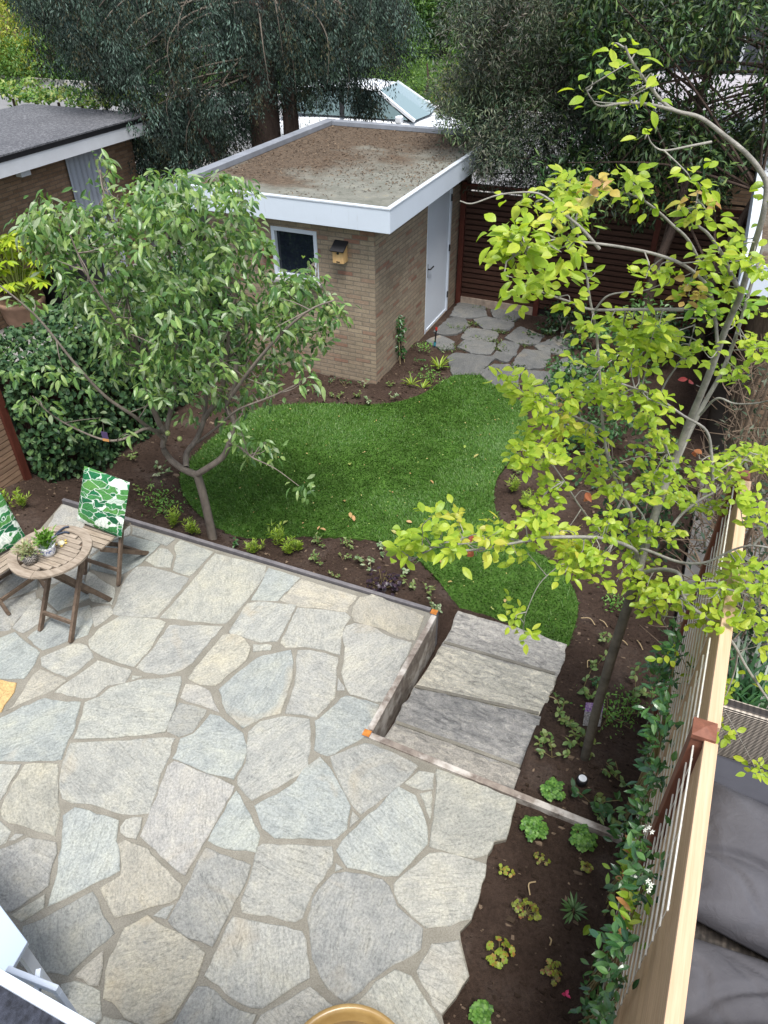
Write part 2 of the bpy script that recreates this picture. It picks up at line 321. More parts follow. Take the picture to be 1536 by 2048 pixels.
# --- flagstones of the patio, each outline in photo pixels and its stone tint
Z5 = lambda *p: [(x / 2, 1024 + y / 2) for x, y in p]
Z7 = lambda *p: [(x / 2, 1536 + y / 2) for x, y in p]
ST = [
 ('g', Z5((450, 405), (500, 270), (545, 217), (620, 222), (755, 263), (625, 418), (480, 412))),
 ('w', Z5((640, 420), (860, 165), (1065, 215), (1060, 255), (905, 442), (850, 443))),
 ('g', Z5((580, 192), (635, 142), (670, 147), (693, 175), (683, 220), (620, 216))),
 ('g', Z5((698, 134), (722, 108), (853, 158), (760, 255), (692, 232), (705, 180))),
 ('b', Z5((520, 95), (640, 128), (565, 200), (500, 240), (480, 250), (360, 225), (365, 180), (440, 120))),
 ('g', Z5((530, 58), (700, 106), (665, 134), (528, 88))),
 ('b', Z5((1005, 350), (1075, 222), (1200, 262), (1110, 352))),
 ('y', Z5((1118, 350), (1205, 267), (1430, 335), (1397, 370), (1388, 400), (1200, 375))),
 ('y', [(744, 1187), (848, 1231), (830, 1279), (794, 1270), (759, 1254), (709, 1242), (703, 1228), (706, 1212), (720, 1194)]),
 ('w', [(692, 1251), (710, 1246), (740, 1251), (775, 1271), (824, 1285), (766, 1402), (750, 1403), (700, 1388), (692, 1374), (683, 1345), (686, 1264)]),
 ('g', Z5((915, 480), (990, 365), (1030, 358), (1185, 371), (1110, 515), (1040, 520), (990, 503), (925, 485))),
 ('w', Z5((1122, 520), (1190, 380), (1380, 399), (1403, 420), (1372, 470), (1360, 570), (1240, 538), (1140, 538))),
 ('w', Z5((1012, 528), (1088, 532), (1083, 550), (1012, 558))),
 ('y', Z5((750, 663), (890, 492), (960, 495), (1003, 540), (985, 588), (860, 693), (800, 688))),
 ('b', Z5((875, 708), (1030, 582), (1163, 550), (1172, 600), (1160, 690), (1123, 803), (1050, 820), (970, 863), (907, 800), (890, 762))),
 ('g', Z5((1140, 803), (1180, 690), (1190, 552), (1240, 550), (1353, 580), (1338, 740), (1265, 818), (1245, 815))),
 ('g', Z5((1347, 712), (1352, 662), (1378, 700), (1378, 710))),
 ('b', Z5((1260, 832), (1275, 827), (1365, 742), (1385, 732), (1515, 768), (1467, 890), (1310, 973), (1257, 950))),
 ('w', Z5((355, 510), (390, 470), (480, 415), (640, 430), (663, 440), (590, 560), (535, 618), (420, 578), (362, 545))),
 ('g', Z5((545, 620), (600, 560), (677, 452), (800, 452), (893, 457), (770, 600), (730, 628), (640, 648), (580, 638))),
 ('w', Z5((528, 652), (570, 657), (525, 670))),
 ('w', Z5((362, 382), (440, 372), (455, 400), (420, 430), (377, 458))),
 ('b', Z5((110, 500), (210, 420), (358, 372), (370, 440), (350, 488), (170, 550))),
 ('b', Z5((-40, 520), (60, 477), (158, 560), (95, 665), (-40, 665))),
 ('g', Z5((163, 582), (290, 527), (345, 532), (373, 580), (300, 640), (265, 658), (167, 613))),
 ('w', Z5((217, 720), (300, 660), (390, 592), (528, 632), (500, 680), (430, 690), (380, 738), (330, 743))),
 ('y', Z5((20, 795), (57, 770), (132, 650), (160, 628), (268, 672), (210, 712), (110, 750))),
 ('o', Z5((-60, 668), (0, 670), (65, 682), (55, 720), (5, 798), (-60, 800))),
 ('g', Z5((295, 905), (340, 760), (400, 737), (440, 702), (580, 667), (723, 655), (718, 700), (660, 878), (480, 898))),
 ('w', Z5((722, 740), (742, 687), (790, 692), (838, 715), (870, 788), (878, 798), (800, 768))),
 ('d', Z5((667, 875), (717, 760), (828, 790), (770, 878), (715, 898))),
 ('b', [(345, 1516), (360, 1477), (387, 1467), (420, 1427), (440, 1432), (486, 1466), (493, 1504), (467, 1558), (415, 1545), (395, 1536)]),
 ('b', Z5((-60, 870), (0, 822), (180, 742), (323, 757), (290, 880), (270, 910), (245, 988), (90, 993), (-60, 990))),
 ('g', [(123, 1536), (141, 1485), (240, 1481), (325, 1474), (351, 1475), (340, 1507), (321, 1545), (299, 1625), (243, 1626), (215, 1617), (165, 1605), (125, 1596), (119, 1560)]),
 ('y', [(1, 1620), (20, 1580), (50, 1527), (116, 1527), (120, 1625), (110, 1671), (60, 1654), (5, 1635)]),
 ('g', [(-40, 1525), (42, 1528), (0, 1598), (-40, 1640)]),
 ('g', Z7((-60, 210), (0, 212), (43, 250), (20, 298), (-60, 330))),
 ('g', Z7((32, 290), (60, 262), (98, 264), (60, 284))),
 ('d', [(-40, 1715), (0, 1699), (55, 1675), (112, 1685), (113, 1706), (97, 1770), (20, 1822), (-40, 1810)]),
 ('w', [(22, 1829), (90, 1787), (87, 1815), (44, 1843)]),
 ('b', [(125, 1631), (150, 1614), (237, 1640), (231, 1681), (239, 1740), (95, 1812), (115, 1746)]),
 ('w', Z7((482, 235), (502, 207), (568, 197), (543, 283), (482, 255))),
 ('g', [(280, 1671), (335, 1531), (348, 1521), (395, 1541), (469, 1572), (370, 1750), (300, 1689)]),
 ('b', Z7((832, 288), (945, 88), (1038, 270), (1023, 335), (900, 318))),
 ('g', [(497, 1463), (520, 1442), (565, 1432), (619, 1437), (621, 1490), (617, 1530), (597, 1549), (504, 1600), (475, 1567), (484, 1540), (494, 1510)]),
 ('b', [(509, 1611), (580, 1572), (608, 1537), (640, 1513), (661, 1537), (701, 1611), (694, 1656), (670, 1677), (550, 1675), (525, 1655)]),
 ('g', [(660, 1512), (730, 1485), (745, 1488), (790, 1506), (836, 1531), (790, 1579), (722, 1628), (690, 1584)]),
 ('g', [(705, 1622), (719, 1636), (699, 1655)]),
 ('g', [(808, 1566), (838, 1541), (869, 1546), (867, 1577), (845, 1579)]),
 ('g', [(839, 1587), (864, 1581), (861, 1638)]),
 ('w', [(873, 1537), (1033, 1599), (1013, 1676), (988, 1680), (975, 1708), (945, 1716), (859, 1692), (869, 1620)]),
 ('b', [(673, 1700), (699, 1666), (765, 1606), (797, 1572), (831, 1590), (849, 1636), (855, 1686), (797, 1750), (768, 1751), (695, 1734)]),
 ('g', Z7((1343, 380), (1372, 400), (1340, 412))),
 ('w', [(788, 1766), (859, 1706), (908, 1709), (973, 1728), (970, 1751), (943, 1836), (898, 1851), (853, 1855), (798, 1805)]),
 ('d', [(615, 1836), (625, 1797), (665, 1747), (692, 1743), (765, 1758), (778, 1771), (793, 1811), (846, 1856), (842, 1896), (768, 1940), (690, 2003), (641, 1951), (625, 1916)]),
 ('w', [(834, 1941), (864, 1887), (918, 1879), (938, 1951), (883, 2028), (859, 1986)]),
 ('w', [(720, 2000), (790, 1938), (823, 1952), (848, 1996), (880, 2050), (900, 2120), (700, 2140), (690, 2018)]),
 ('g', Z7((962, 540), (1032, 312), (1050, 302), (1328, 312), (1330, 380), (1250, 498), (1210, 598), (1180, 613), (970, 575))),
 ('d', Z7((672, 610), (822, 317), (1003, 387), (988, 440), (850, 713), (760, 680))),
 ('y', Z7((397, 480), (482, 430), (472, 302), (500, 287), (590, 322), (650, 392), (728, 467), (713, 520), (460, 598))),
 ('d', Z7((78, 768), (92, 632), (175, 602), (370, 493), (398, 560), (457, 660), (270, 828), (80, 788))),
 ('y', Z7((297, 835), (413, 728), (408, 800), (393, 873))),
 ('y', Z7((412, 920), (437, 760), (497, 640), (590, 587), (640, 627), (720, 662), (820, 740), (798, 800), (690, 1000), (600, 1038), (500, 1000))),
 ('d', Z7((612, 590), (698, 543), (664, 603))),
 ('g', Z7((817, 830), (932, 592), (1208, 652), (1225, 690), (1238, 840), (1050, 958), (1000, 955))),
 ('d', Z7((692, 1024), (790, 872), (860, 892), (960, 972), (1028, 987), (1000, 1035), (960, 1120), (660, 1130))),
 ('w', Z7((1045, 987), (1240, 873), (1328, 950), (1360, 1010), (1370, 1130), (990, 1130), (1010, 1050))),
 ('w', Z7((242, 862), (300, 852), (398, 890), (405, 1000), (370, 1022), (330, 1060), (250, 930))),
 ('w', Z7((415, 990), (500, 1010), (590, 1050), (670, 1040), (640, 1130), (380, 1130), (390, 1040))),
 ('g', [(113, 1022), (126, 1008), (172, 1022), (165, 1062), (92, 1062)]),
 ('b', Z5((165, 335), (240, 282), (335, 272), (358, 340), (230, 393))),
 ('g', Z5((50, 462), (110, 390), (155, 345), (228, 402), (92, 482))),
 ('w', Z5((342, 285), (350, 235), (458, 302), (448, 368), (368, 355), (350, 330))),
 ('d', Z5((-60, 470), (-50, 360), (40, 350), (140, 318), (145, 345), (60, 440), (40, 470))),
 ('g', Z5((165, 80), (330, 75), (355, 120), (355, 225), (335, 265), (240, 275), (160, 300), (140, 180))),
 ('g', Z5((40, 250), (80, 120), (155, 90), (130, 180), (150, 305), (30, 345), (-40, 350))),
 ('g', Z5((-60, 340), (-60, 200), (70, 110), (32, 250))),
 ('g', Z5((335, 70), (420, 20), (518, 45), (515, 90), (440, 112), (360, 172), (362, 118))),
]
TINT = {'g': (0.278, 0.281, 0.258), 'b': (0.266, 0.284, 0.270), 'w': (0.300, 0.299, 0.268), 'y': (0.302, 0.291, 0.245), 'o': (0.42, 0.29, 0.13), 'd': (0.240, 0.243, 0.226)}
def slab(poly, z, rng, inset=0.0055, jit=0.004, grow=0.004, th=0.05, tilt=0.003, step=0.05):
    P = np.asarray(poly, float)[:, :2]
    if ((P * np.roll(P[:, ::-1], -1, 0) * [1, -1]).sum()) < 0: P = P[::-1]
    Q = []
    for a, b in zip(P, np.roll(P, -1, 0)):
        d = b - a; L = np.linalg.norm(d); k = max(1, int(L / step)); nn = np.array([-d[1], d[0]]) / (L + 1e-9)
        amp = rng.normal(0, jit * 1.3); ph = rng.uniform(0, 6)
        for i in range(k):
            u = i / k; q = a + d * u
            if i: q = q + nn * (rng.normal(0, jit) + amp * math.sin(math.pi * u))
            Q.append(q)
    Q = np.array(Q); n = len(Q)
    Q = Q * 0.94 + (np.roll(Q, 1, 0) + np.roll(Q, -1, 0)) * 0.03
    t = np.roll(Q, -1, 0) - np.roll(Q, 1, 0); nn = nrm(np.c_[-t[:, 1], t[:, 0]])
    c = Q.mean(0); tx, ty = rng.normal(0, tilt, 2); h = rng.normal(0, 0.0012)
    zz = lambda A: z + h + (A - c) @ np.array([tx, ty])
    Q = Q - nn * grow
    I = Q + nn * inset * rng.uniform(0.6, 1.5, n)[:, None]
    V = np.vstack([np.c_[Q, zz(Q) - th], np.c_[Q, zz(Q) - 0.005], np.c_[I, zz(I)]])
    F = [[2 * n + i for i in range(n)]]
    i = np.arange(n); j = (i + 1) % n
    F += np.stack([i, j, n + j, n + i], 1).tolist() + np.stack([n + i, n + j, 2 * n + j, 2 * n + i], 1).tolist()
    return V, F
def stone_mat(name, dark=1.0, streak=0.20):
    t = NT(name); a = t.n('VertexColor'); a.layer_name = 'tint'; g = t.n('NewGeometry'); rnd = g.outputs['Random Per Island']
    tc = t.n('TexCoord'); mp = t.n('Mapping'); t.l(tc.outputs['Object'], mp.inputs[0])
    rx = t.n('Math', operation='MULTIPLY'); t.l(rnd, rx.inputs[0]); rx.inputs[1].default_value = 57.0
    cx = t.n('CombineXYZ'); t.l(rx.outputs[0], cx.inputs[0]); t.l(rx.outputs[0], cx.inputs[1]); t.l(cx.outputs[0], mp.inputs['Location'])
    rz = t.n('CombineXYZ'); t.l(rx.outputs[0], rz.inputs[2]); t.l(rz.outputs[0], mp.inputs['Rotation'])
    v = mp.outputs[0]
    mp2 = t.n('Mapping'); t.l(v, mp2.inputs[0]); mp2.inputs['Scale'].default_value = (1, 4.5, 1)
    n0 = t.noise(v, 2.6, 5, 0.6, 0.4); n1 = t.noise(v, 9, 6, 0.7, 0.6); n2 = t.noise(v, 62, 5, 0.8); n3 = t.noise(mp2.outputs[0], 7, 6, 0.7, 1.2); n4 = t.noise(v, 260, 2, 0.6)
    c = t.mix(0.85, a.outputs[0], t.ramp(n0, [(0.28, (0.76, 0.77, 0.79)), (0.5, (1, 1, 1)), (0.72, (1.16, 1.12, 1.02))]), 'MULTIPLY')
    c = t.mix(0.75, c, t.ramp(n1, [(0.25, (0.68, 0.70, 0.72)), (0.5, (1, 1, 1)), (0.75, (1.22, 1.19, 1.12))]), 'MULTIPLY')
    c = t.mix(streak, c, t.ramp(n3, [(0.3, (0.5, 0.5, 0.5)), (0.52, (1, 1, 1)), (0.7, (1.35, 1.3, 1.2))]), 'MULTIPLY')
    c = t.mix(0.85, c, t.ramp(n2, [(0.3, (0.5, 0.5, 0.5)), (0.5, (1, 1, 1)), (0.7, (1.42, 1.42, 1.38))]), 'MULTIPLY')
    c = t.mix(t.ramp(n4, [(0.63, (0, 0, 0)), (0.72, (0.75, 0.75, 0.75))]), c, (0.17, 0.17, 0.165))
    st = t.noise(v, 1.7, 4, 0.55, 0.8); c = t.mix(t.ramp(st, [(0.60, (0, 0, 0)), (0.80, (0.5, 0.5, 0.5))]), c, (0.40, 0.315, 0.19))
    sp = t.noise(v, 15, 2, 0.5); sq = t.noise(v, 3.1, 2, 0.5)
    mul = t.n('Math', operation='MULTIPLY'); t.l(t.ramp(sp, [(0.68, (0, 0, 0)), (0.73, (1, 1, 1))]), mul.inputs[0]); t.l(t.ramp(sq, [(0.55, (0, 0, 0)), (0.62, (0.6, 0.6, 0.6))]), mul.inputs[1])
    c = t.mix(mul.outputs[0], c, (0.14, 0.145, 0.14))
    if dark != 1.0: c = t.mix(1.0, c, (dark, dark, dark), 'MULTIPLY')
    lay = t.noise(mp2.outputs[0], 1.9, 7, 0.62, 0.9)                     # split layers: flat patches with sharp edges
    lr = t.ramp(lay, [(0.0, (0.2, 0.2, 0.2)), (0.40, (0.2, 0.2, 0.2)), (0.412, (0.45, 0.45, 0.45)), (0.50, (0.45, 0.45, 0.45)), (0.510, (0.7, 0.7, 0.7)), (0.60, (0.7, 0.7, 0.7)), (0.608, (1, 1, 1))])
    le = t.ramp(lay, [(0.395, (1, 1, 1)), (0.406, (0.62, 0.62, 0.60)), (0.418, (1, 1, 1)), (0.497, (1, 1, 1)), (0.505, (0.7, 0.7, 0.68)), (0.513, (1, 1, 1)), (0.596, (1, 1, 1)), (0.604, (0.66, 0.66, 0.64)), (0.613, (1, 1, 1))])
    c = t.mix(0.55, c, le, 'MULTIPLY'); c = t.mix(0.35, c, t.ramp(lay, [(0.40, (0.86, 0.87, 0.88)), (0.42, (1.0, 1.0, 1.0)), (0.60, (1.03, 1.02, 1.0)), (0.62, (1.15, 1.12, 1.05))]), 'MULTIPLY')
    b = t.bump(lr, 0.7, 0.007); b = t.bump(n3, 0.32, 0.010, b); b = t.bump(n1, 0.55, 0.010, b); b = t.bump(n2, 0.6, 0.003, b)
    return t.fin(c, 0.82, b, 0.25)
m_stone = stone_mat('quartzite_flag')
rng = np.random.default_rng(5)
parts, tint = [], []
for q, px in ST:
    V, F = slab([at(x, y, 0.0) for x, y in px], 0.0, rng)
    parts.append((V, F)); cc = np.array(TINT[q]) * rng.uniform(0.93, 1.07); cc = cc * (1 + rng.normal(0, 0.006, 3)); tint.append(np.tile(np.r_[cc, 1], (len(V), 1)))
# paving that runs on out of the picture towards the house and to the left
for bx in np.arange(-5.05, -0.4, 0.62):
    for by in (0.1, -0.45):
        if bx > -0.9 and by > 0: continue
        P = np.array([(bx, by), (bx + 0.58, by + 0.03), (bx + 0.57, by + 0.52), (bx + 0.03, by + 0.50)]) + rng.normal(0, 0.03, (4, 2))
        V, F = slab(P, 0.0, rng); parts.append((V, F)); tint.append(np.tile(np.r_[np.array(TINT['g']) * rng.uniform(0.85, 1.1), 1], (len(V), 1)))
for by in np.arange(0.75, 2.7, 0.56):
    for bx in np.arange(-5.05, -2.6, 0.62):
        P = np.array([(bx, by), (bx + 0.58, by), (bx + 0.58, by + 0.52), (bx, by + 0.52)]) + rng.normal(0, 0.03, (4, 2))
        d = (P + 0) ; out = True
        for q in P:
            v = np.array([q[0], q[1], 0]) - CAM_C; zc = v @ CAM_F
            if IMG_W / 2 + FPX * (v @ CAM_R) / zc > -75: out = False
        if out:
            V, F = slab(P, 0.0, rng); parts.append((V, F)); tint.append(np.tile(np.r_[np.array(TINT['g']) * rng.uniform(0.85, 1.1), 1], (len(V), 1)))
t = NT('joint_sand'); v = t.coord(); n1 = t.noise(v, 6, 5); n2 = t.noise(v, 120, 4, 0.7)
c = t.ramp(n1, [(0.3, (0.165, 0.155, 0.128)), (0.7, (0.225, 0.212, 0.178))]); c = t.mix(0.8, c, t.ramp(n2, [(0.3, (0.6, 0.6, 0.6)), (0.7, (1.3, 1.3, 1.3))]), 'MULTIPLY')
m_joint = t.fin(c, 0.95, t.bump(n2, 0.6, 0.004), 0.1)
BED = [at(1033, 1598)[:2], at(1013, 1678)[:2], at(988, 1683)[:2], at(975, 1712)[:2], at(972, 1730)[:2], at(943, 1838)[:2], at(920, 1862)[:2], at(922, 1880)[:2], at(939, 1951)[:2], at(884, 2030)[:2], at(905, 2120)[:2], (-0.60, -0.8), (-5.1, -0.8), (-5.08, 3.1), (-5.26, 3.83), (-5.33, 4.125), (-1.37, 4.15), (-1.40, 2.842)]
pj = extrude([tuple(p) for p in BED], -0.4, -0.009, 0)
pat = mk('patio', parts + [(pj[0], pj[1], 1)], [m_stone, m_joint], tint=np.vstack(tint + [np.tile((0.2, 0.2, 0.2, 1), (len(pj[0]), 1))]))
pat['kind'] = 'structure'

# --- shaded path of loose flags by the shed door
Z4 = lambda *p: [(768 + x / 2, 512 + y / 2) for x, y in p]
PT = [Z4((267, 236), (302, 187), (400, 192), (410, 235), (330, 243)), Z4((432, 212), (538, 217), (545, 240), (500, 260), (442, 240)), Z4((202, 300), (267, 247), (320, 247), (338, 275), (290, 308), (230, 310)),
      Z4((362, 252), (412, 242), (518, 264), (500, 290), (402, 290)), Z4((312, 325), (342, 287), (448, 302), (443, 330), (385, 345)), Z4((487, 325), (547, 282), (638, 317), (613, 350), (540, 345)),
      Z4((172, 337), (222, 317), (278, 342), (278, 365), (227, 370)), Z4((297, 360), (332, 332), (443, 347), (425, 388), (350, 385)), Z4((457, 365), (482, 337), (538, 352), (523, 395), (490, 390)),
      Z4((607, 360), (692, 322), (788, 332), (720, 390), (642, 380)), Z4((517, 440), (562, 372), (663, 387), (643, 440), (580, 450)), Z4((262, 400), (292, 387), (438, 402), (400, 440), (375, 470), (277, 470)),
      Z4((432, 400), (452, 380), (513, 397), (490, 420)), Z4((392, 475), (442, 432), (498, 432), (538, 470), (533, 510), (510, 538), (442, 510)), Z4((547, 465), (572, 457), (698, 467), (713, 520), (602, 510)),
      Z4((602, 530), (702, 527), (733, 555), (660, 570), (602, 555)), Z4((667, 440), (722, 407), (758, 402), (790, 438), (722, 460)), Z4((640, 600), (738, 602), (758, 668), (682, 688)), Z4((740, 480), (800, 460), (850, 500), (780, 540), (735, 530))]
parts, tint = [], []; rng = np.random.default_rng(8)
for i, px in enumerate(PT):
    V, F = slab([at(x, y, -0.42) for x, y in px], -0.42, rng, 0.01, 0.008, 0.022, 0.06, 0.006)
    parts.append((V, F)); cc = np.array((0.125, 0.128, 0.126)) * rng.uniform(0.85, 1.15); tint.append(np.tile(np.r_[cc, 1], (len(V), 1)))  # shade of the evergreen is put into this dark stone tint
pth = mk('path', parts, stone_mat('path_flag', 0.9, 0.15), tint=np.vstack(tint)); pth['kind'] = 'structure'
fl = mk('path_soil', [box(-3.78, 0.42, 8.9, 13.0, -0.6, -0.452)], m_soil); fl['kind'] = 'structure'

# --- timber edging of the raised patio
m_edge = wood('weathered_plank', (0.13, 0.105, 0.09), (0.30, 0.26, 0.22), 1.0, (5, 5, 5), 0.85, 0.4, 0.15, (0.45, 0.42, 0.38))
m_edged = wood('grey_stained_plank', (0.10, 0.095, 0.10), (0.17, 0.16, 0.165), 1.0, (4, 4, 4), 0.8, 0.2, 0.2)
m_orange = plain('orange_rust', (0.40, 0.15, 0.035), 0.9, 0.1, 0.35, 22, 0.5)
e = empty('patio_edging', (-1.37, 4.15, 0.0), 'weathered timber edging round the raised stone patio with orange corner blocks', 'edging')
mk('long_board', [bar((-5.36, 4.178, -0.19), (-1.42, 4.178, -0.19), 0.036, 0.40)], m_edged, e, bevel=0.003)
mk('return_board', [bar((-1.372, 4.13, -0.20), (-1.398, 2.90, -0.20), 0.046, 0.40)], m_edge, e, bevel=0.003)
mk('step_board', [bar((-1.375, 2.855, -0.06), (0.375, 2.795, -0.06), 0.046, 0.13)], m_edge, e, bevel=0.003)
for cx_, cy_ in ((-1.385, 4.163), (-1.405, 2.862)):
    mk('corner_post', [box(cx_ - .03, cx_ + .03, cy_ - .03, cy_ + .03, -0.40, 0.0)], m_edged, e, bevel=0.003)
    mk('corner_patch', [box(cx_ - .027, cx_ + .027, cy_ - .027, cy_ + .027, 0.001, 0.005)], m_orange, e)

# --- stone steps down to the lawn
t = NT('split_slab'); a = t.n('VertexColor'); a.layer_name = 'tint'; v = t.coord((1.6, 5, 4)); n1 = t.noise(v, 3.2, 7, 0.72, 1.4); v2 = t.coord(); n2 = t.noise(v2, 24, 6, 0.75, 1.0); n3 = t.noise(v2, 110, 3, 0.7)
c = t.mix(0.9, a.outputs[0], t.ramp(n1, [(0.30, (0.36, 0.355, 0.35)), (0.44, (0.80, 0.795, 0.78)), (0.54, (1.06, 1.04, 1.0)), (0.68, (1.45, 1.40, 1.28))]), 'MULTIPLY')
c = t.mix(0.8, c, t.ramp(n2, [(0.3, (0.6, 0.6, 0.62)), (0.5, (1, 1, 1)), (0.7, (1.4, 1.38, 1.35))]), 'MULTIPLY')
c = t.mix(0.6, c, t.ramp(n3, [(0.3, (0.6, 0.6, 0.6)), (0.7, (1.3, 1.3, 1.3))]), 'MULTIPLY')
b = t.bump(n1, 0.9, 0.03); b = t.bump(n2, 0.9, 0.015, b); m_slab = t.fin(c, 0.85, t.bump(n3, 0.5, 0.004, b), 0.25)
stp = empty('stone_steps', (-0.85, 3.8, -0.45), 'four rough grey split stone steps leading from patio down to lawn', 'steps')
SZ = [-0.085, -0.19, -0.295, -0.40]
SP = [[(764, 1471), (787, 1446), (1048, 1543), (1030, 1602)], [(787, 1446), (826, 1374), (1083, 1432), (1048, 1540)], [(826, 1374), (882, 1290), (1115, 1352), (1083, 1432)], [(884, 1286), (916, 1220), (1135, 1288), (1115, 1352)]]
TI = [(0.33, 0.315, 0.285), (0.285, 0.283, 0.275), (0.55, 0.53, 0.455), (0.39, 0.38, 0.355)]
XS = [(-1.345, -0.325), (-1.35, -0.335), (-1.36, -0.335), (-1.335, -0.315)]
YS = [(2.885, 3.13), (3.13, 3.70), (3.66, 4.20), (4.16, 4.715)]
rng = np.random.default_rng(3)
for i in range(4):
    pl = [at(x, y, SZ[i])[:2] for x, y in SP[i]]
    if i == 0: pl[0] = np.array([pl[0][0], 2.885]); pl[3] = np.array([pl[3][0], 2.862])
    # tread runs back under the one above it
    if i: pl[0] = pl[0] - [0, 0.06]; pl[3] = pl[3] - [0, 0.06]
    V, F = slab(pl, SZ[i], rng, 0.012, 0.007, 0.0, 0.14, 0.002, 0.06)
    mk('step', [(V, F)], m_slab, stp, tint=np.tile((*TI[i], 1), (len(V), 1)))
for i in (1, 2, 3):
    q0, q1 = at(*SP[i][0], SZ[i]), at(*SP[i][3], SZ[i]); q0 = q0 + [0.015, 0.012, 0.003]; q1 = q1 + [-0.025, 0.012, 0.003]
    mk('mortar_joint', [bar(q0, q1, 0.028, 0.012)], m_joint, stp)

# --- loose crumbs and bark chips on the soil
rng = np.random.default_rng(21)
n = 17000; P = np.c_[rng.uniform(-6.2, 0.40, n), rng.uniform(0.5, 9.2, n)]
ok = ~inpoly(P[:, 0], P[:, 1], lawn) & ~inpoly(P[:, 0], P[:, 1], BED) & ~((P[:, 0] > -1.45) & (P[:, 0] < -0.3) & (P[:, 1] > 2.75) & (P[:, 1] < 4.75))
ok &= ~((P[:, 0] > -5.4) & (P[:, 0] < -1.37) & (P[:, 1] < 4.22)); P = P[ok]; n = len(P)
z = soilz(P[:, 0], P[:, 1]) + fbm(P[:, 0], P[:, 1], 2.2, 3.1, 2) * 0.022 + 0.004
sc = rng.gamma(1.4, 0.0036, n) + 0.003; sc = np.minimum(sc, 0.03)
R = rand_dirs(rng, n * 8).reshape(n, 8, 3) * 0.35
V = (CUBE[None] + R) * (sc[:, None, None] * np.c_[rng.uniform(0.6, 2.4, n), rng.uniform(0.6, 1.4, n), rng.uniform(0.5, 0.9, n)][:, None, :]) + np.c_[P, z][:, None]
F = (np.arange(n)[:, None, None] * 8 + CUBEF[None]).reshape(-1, 4)
m_chip = leafmat('bark_chip', [(0.022, 0.015, 0.011), (0.035, 0.023, 0.017), (0.03, 0.02, 0.015), (0.055, 0.037, 0.027), (0.17, 0.125, 0.09), (0.03, 0.02, 0.014)], 0, 0.95, 0.1)
tag(mk('bark_mulch', [(V.reshape(-1, 3), F)], m_chip), 'scattered brown bark chips and soil crumbs on the beds', 'mulch', kind='stuff')
# ------------------------------------------------------------------ sheds, fences, houses
def atX(x, y, X):
    v = CAM_F + CAM_R * (x - IMG_W / 2) / FPX - CAM_U * (y - IMG_H / 2) / FPX
    return CAM_C + v * (X - CAM_C[0]) / v[0]
def atY(x, y, Yv):
    v = CAM_F + CAM_R * (x - IMG_W / 2) / FPX - CAM_U * (y - IMG_H / 2) / FPX
    return CAM_C + v * (Yv - CAM_C[1]) / v[1]
def brick_mat(name, cols, mortar, dirt=(0.25, 0.22, 0.18)):
    t = NT(name); uv = t.n('TexCoord').outputs['UV']
    b = t.n('TexBrick'); t.l(uv, b.inputs['Vector']); b.offset = 0.5
    b.inputs['Color1'].default_value = (0, 0, 0, 1); b.inputs['Color2'].default_value = (1, 1, 1, 1); b.inputs['Mortar'].default_value = (0.5, 0.5, 0.5, 1)
    b.inputs['Scale'].default_value = 1.0; b.inputs['Brick Width'].default_value = 0.22; b.inputs['Row Height'].default_value = 0.0585
    b.inputs['Mortar Size'].default_value = 0.006; b.inputs['Mortar Smooth'].default_value = 0.25
    k = len(cols); c = t.ramp(b.outputs[0], [(i / (k - 1), q) for i, q in enumerate(cols)])
    n1 = t.noise(uv, 1.3, 4); n2 = t.noise(uv, 45, 5, 0.7); n3 = t.noise(uv, 12, 4, 0.6)
    c = t.mix(0.7, c, t.ramp(n2, [(0.3, (0.72, 0.72, 0.72)), (0.7, (1.25, 1.25, 1.25))]), 'MULTIPLY')
    c = t.mix(b.outputs['Fac'], c, mortar)
    c = t.mix(0.8, c, t.ramp(n1, [(0.3, (0.8, 0.79, 0.77)), (0.7, (1.12, 1.12, 1.1))]), 'MULTIPLY')
    c = t.mix(0.5, c, t.ramp(n3, [(0.3, (0.75, 0.75, 0.75)), (0.7, (1.2, 1.2, 1.2))]), 'MULTIPLY')
    inv = t.n('Invert'); t.l(b.outputs['Fac'], inv.inputs['Color'])
    bb = t.bump(inv.outputs[0], 0.8, 0.008); return t.fin(c, 0.9, t.bump(n2, 0.5, 0.004, bb), 0.12)
def wall_uv(co, pid, S, T, L):
    # metres along the wall and up
    a = co[S]; b = co[S + 1]; c = co[S + 2]; n = np.abs(np.cross(b - a, c - b)); ax = n.argmax(1)[pid]
    u = np.where(ax == 0, co[:, 1], co[:, 0]); v = np.where(ax == 2, co[:, 1], co[:, 2])
    return np.c_[u, v]
m_brick = brick_mat('buff_brick', [(0.25, 0.195, 0.145), (0.30, 0.24, 0.175), (0.33, 0.265, 0.19), (0.28, 0.225, 0.165), (0.265, 0.21, 0.155), (0.31, 0.25, 0.18), (0.29, 0.205, 0.15), (0.24, 0.13, 0.095)], (0.20, 0.175, 0.14))
m_brickd = brick_mat('brown_brick', [(0.13, 0.085, 0.055), (0.19, 0.125, 0.08), (0.22, 0.15, 0.10), (0.16, 0.105, 0.07)], (0.13, 0.105, 0.08))
m_white = plain('white_paint', (0.57, 0.62, 0.685), 0.35, 0.4, 0.02, 3, 0.05)  # white paint, the blue of the reflected sky is put into its base
t = NT('fascia_paint'); v = t.coord((3, 3, 0.35)); n1 = t.noise(v, 6, 5, 0.7); n2 = t.noise(t.coord(), 2.2, 4)
c = t.ramp(n1, [(0.35, (0.56, 0.62, 0.69)), (0.62, (0.56, 0.62, 0.69)), (0.75, (0.47, 0.51, 0.55))]); c = t.mix(0.5, c, t.ramp(n2, [(0.3, (0.9, 0.9, 0.89)), (0.7, (1.03, 1.03, 1.03))]), 'MULTIPLY')  # bluish base has the sky's reflection painted in; darker streaks are drip stains
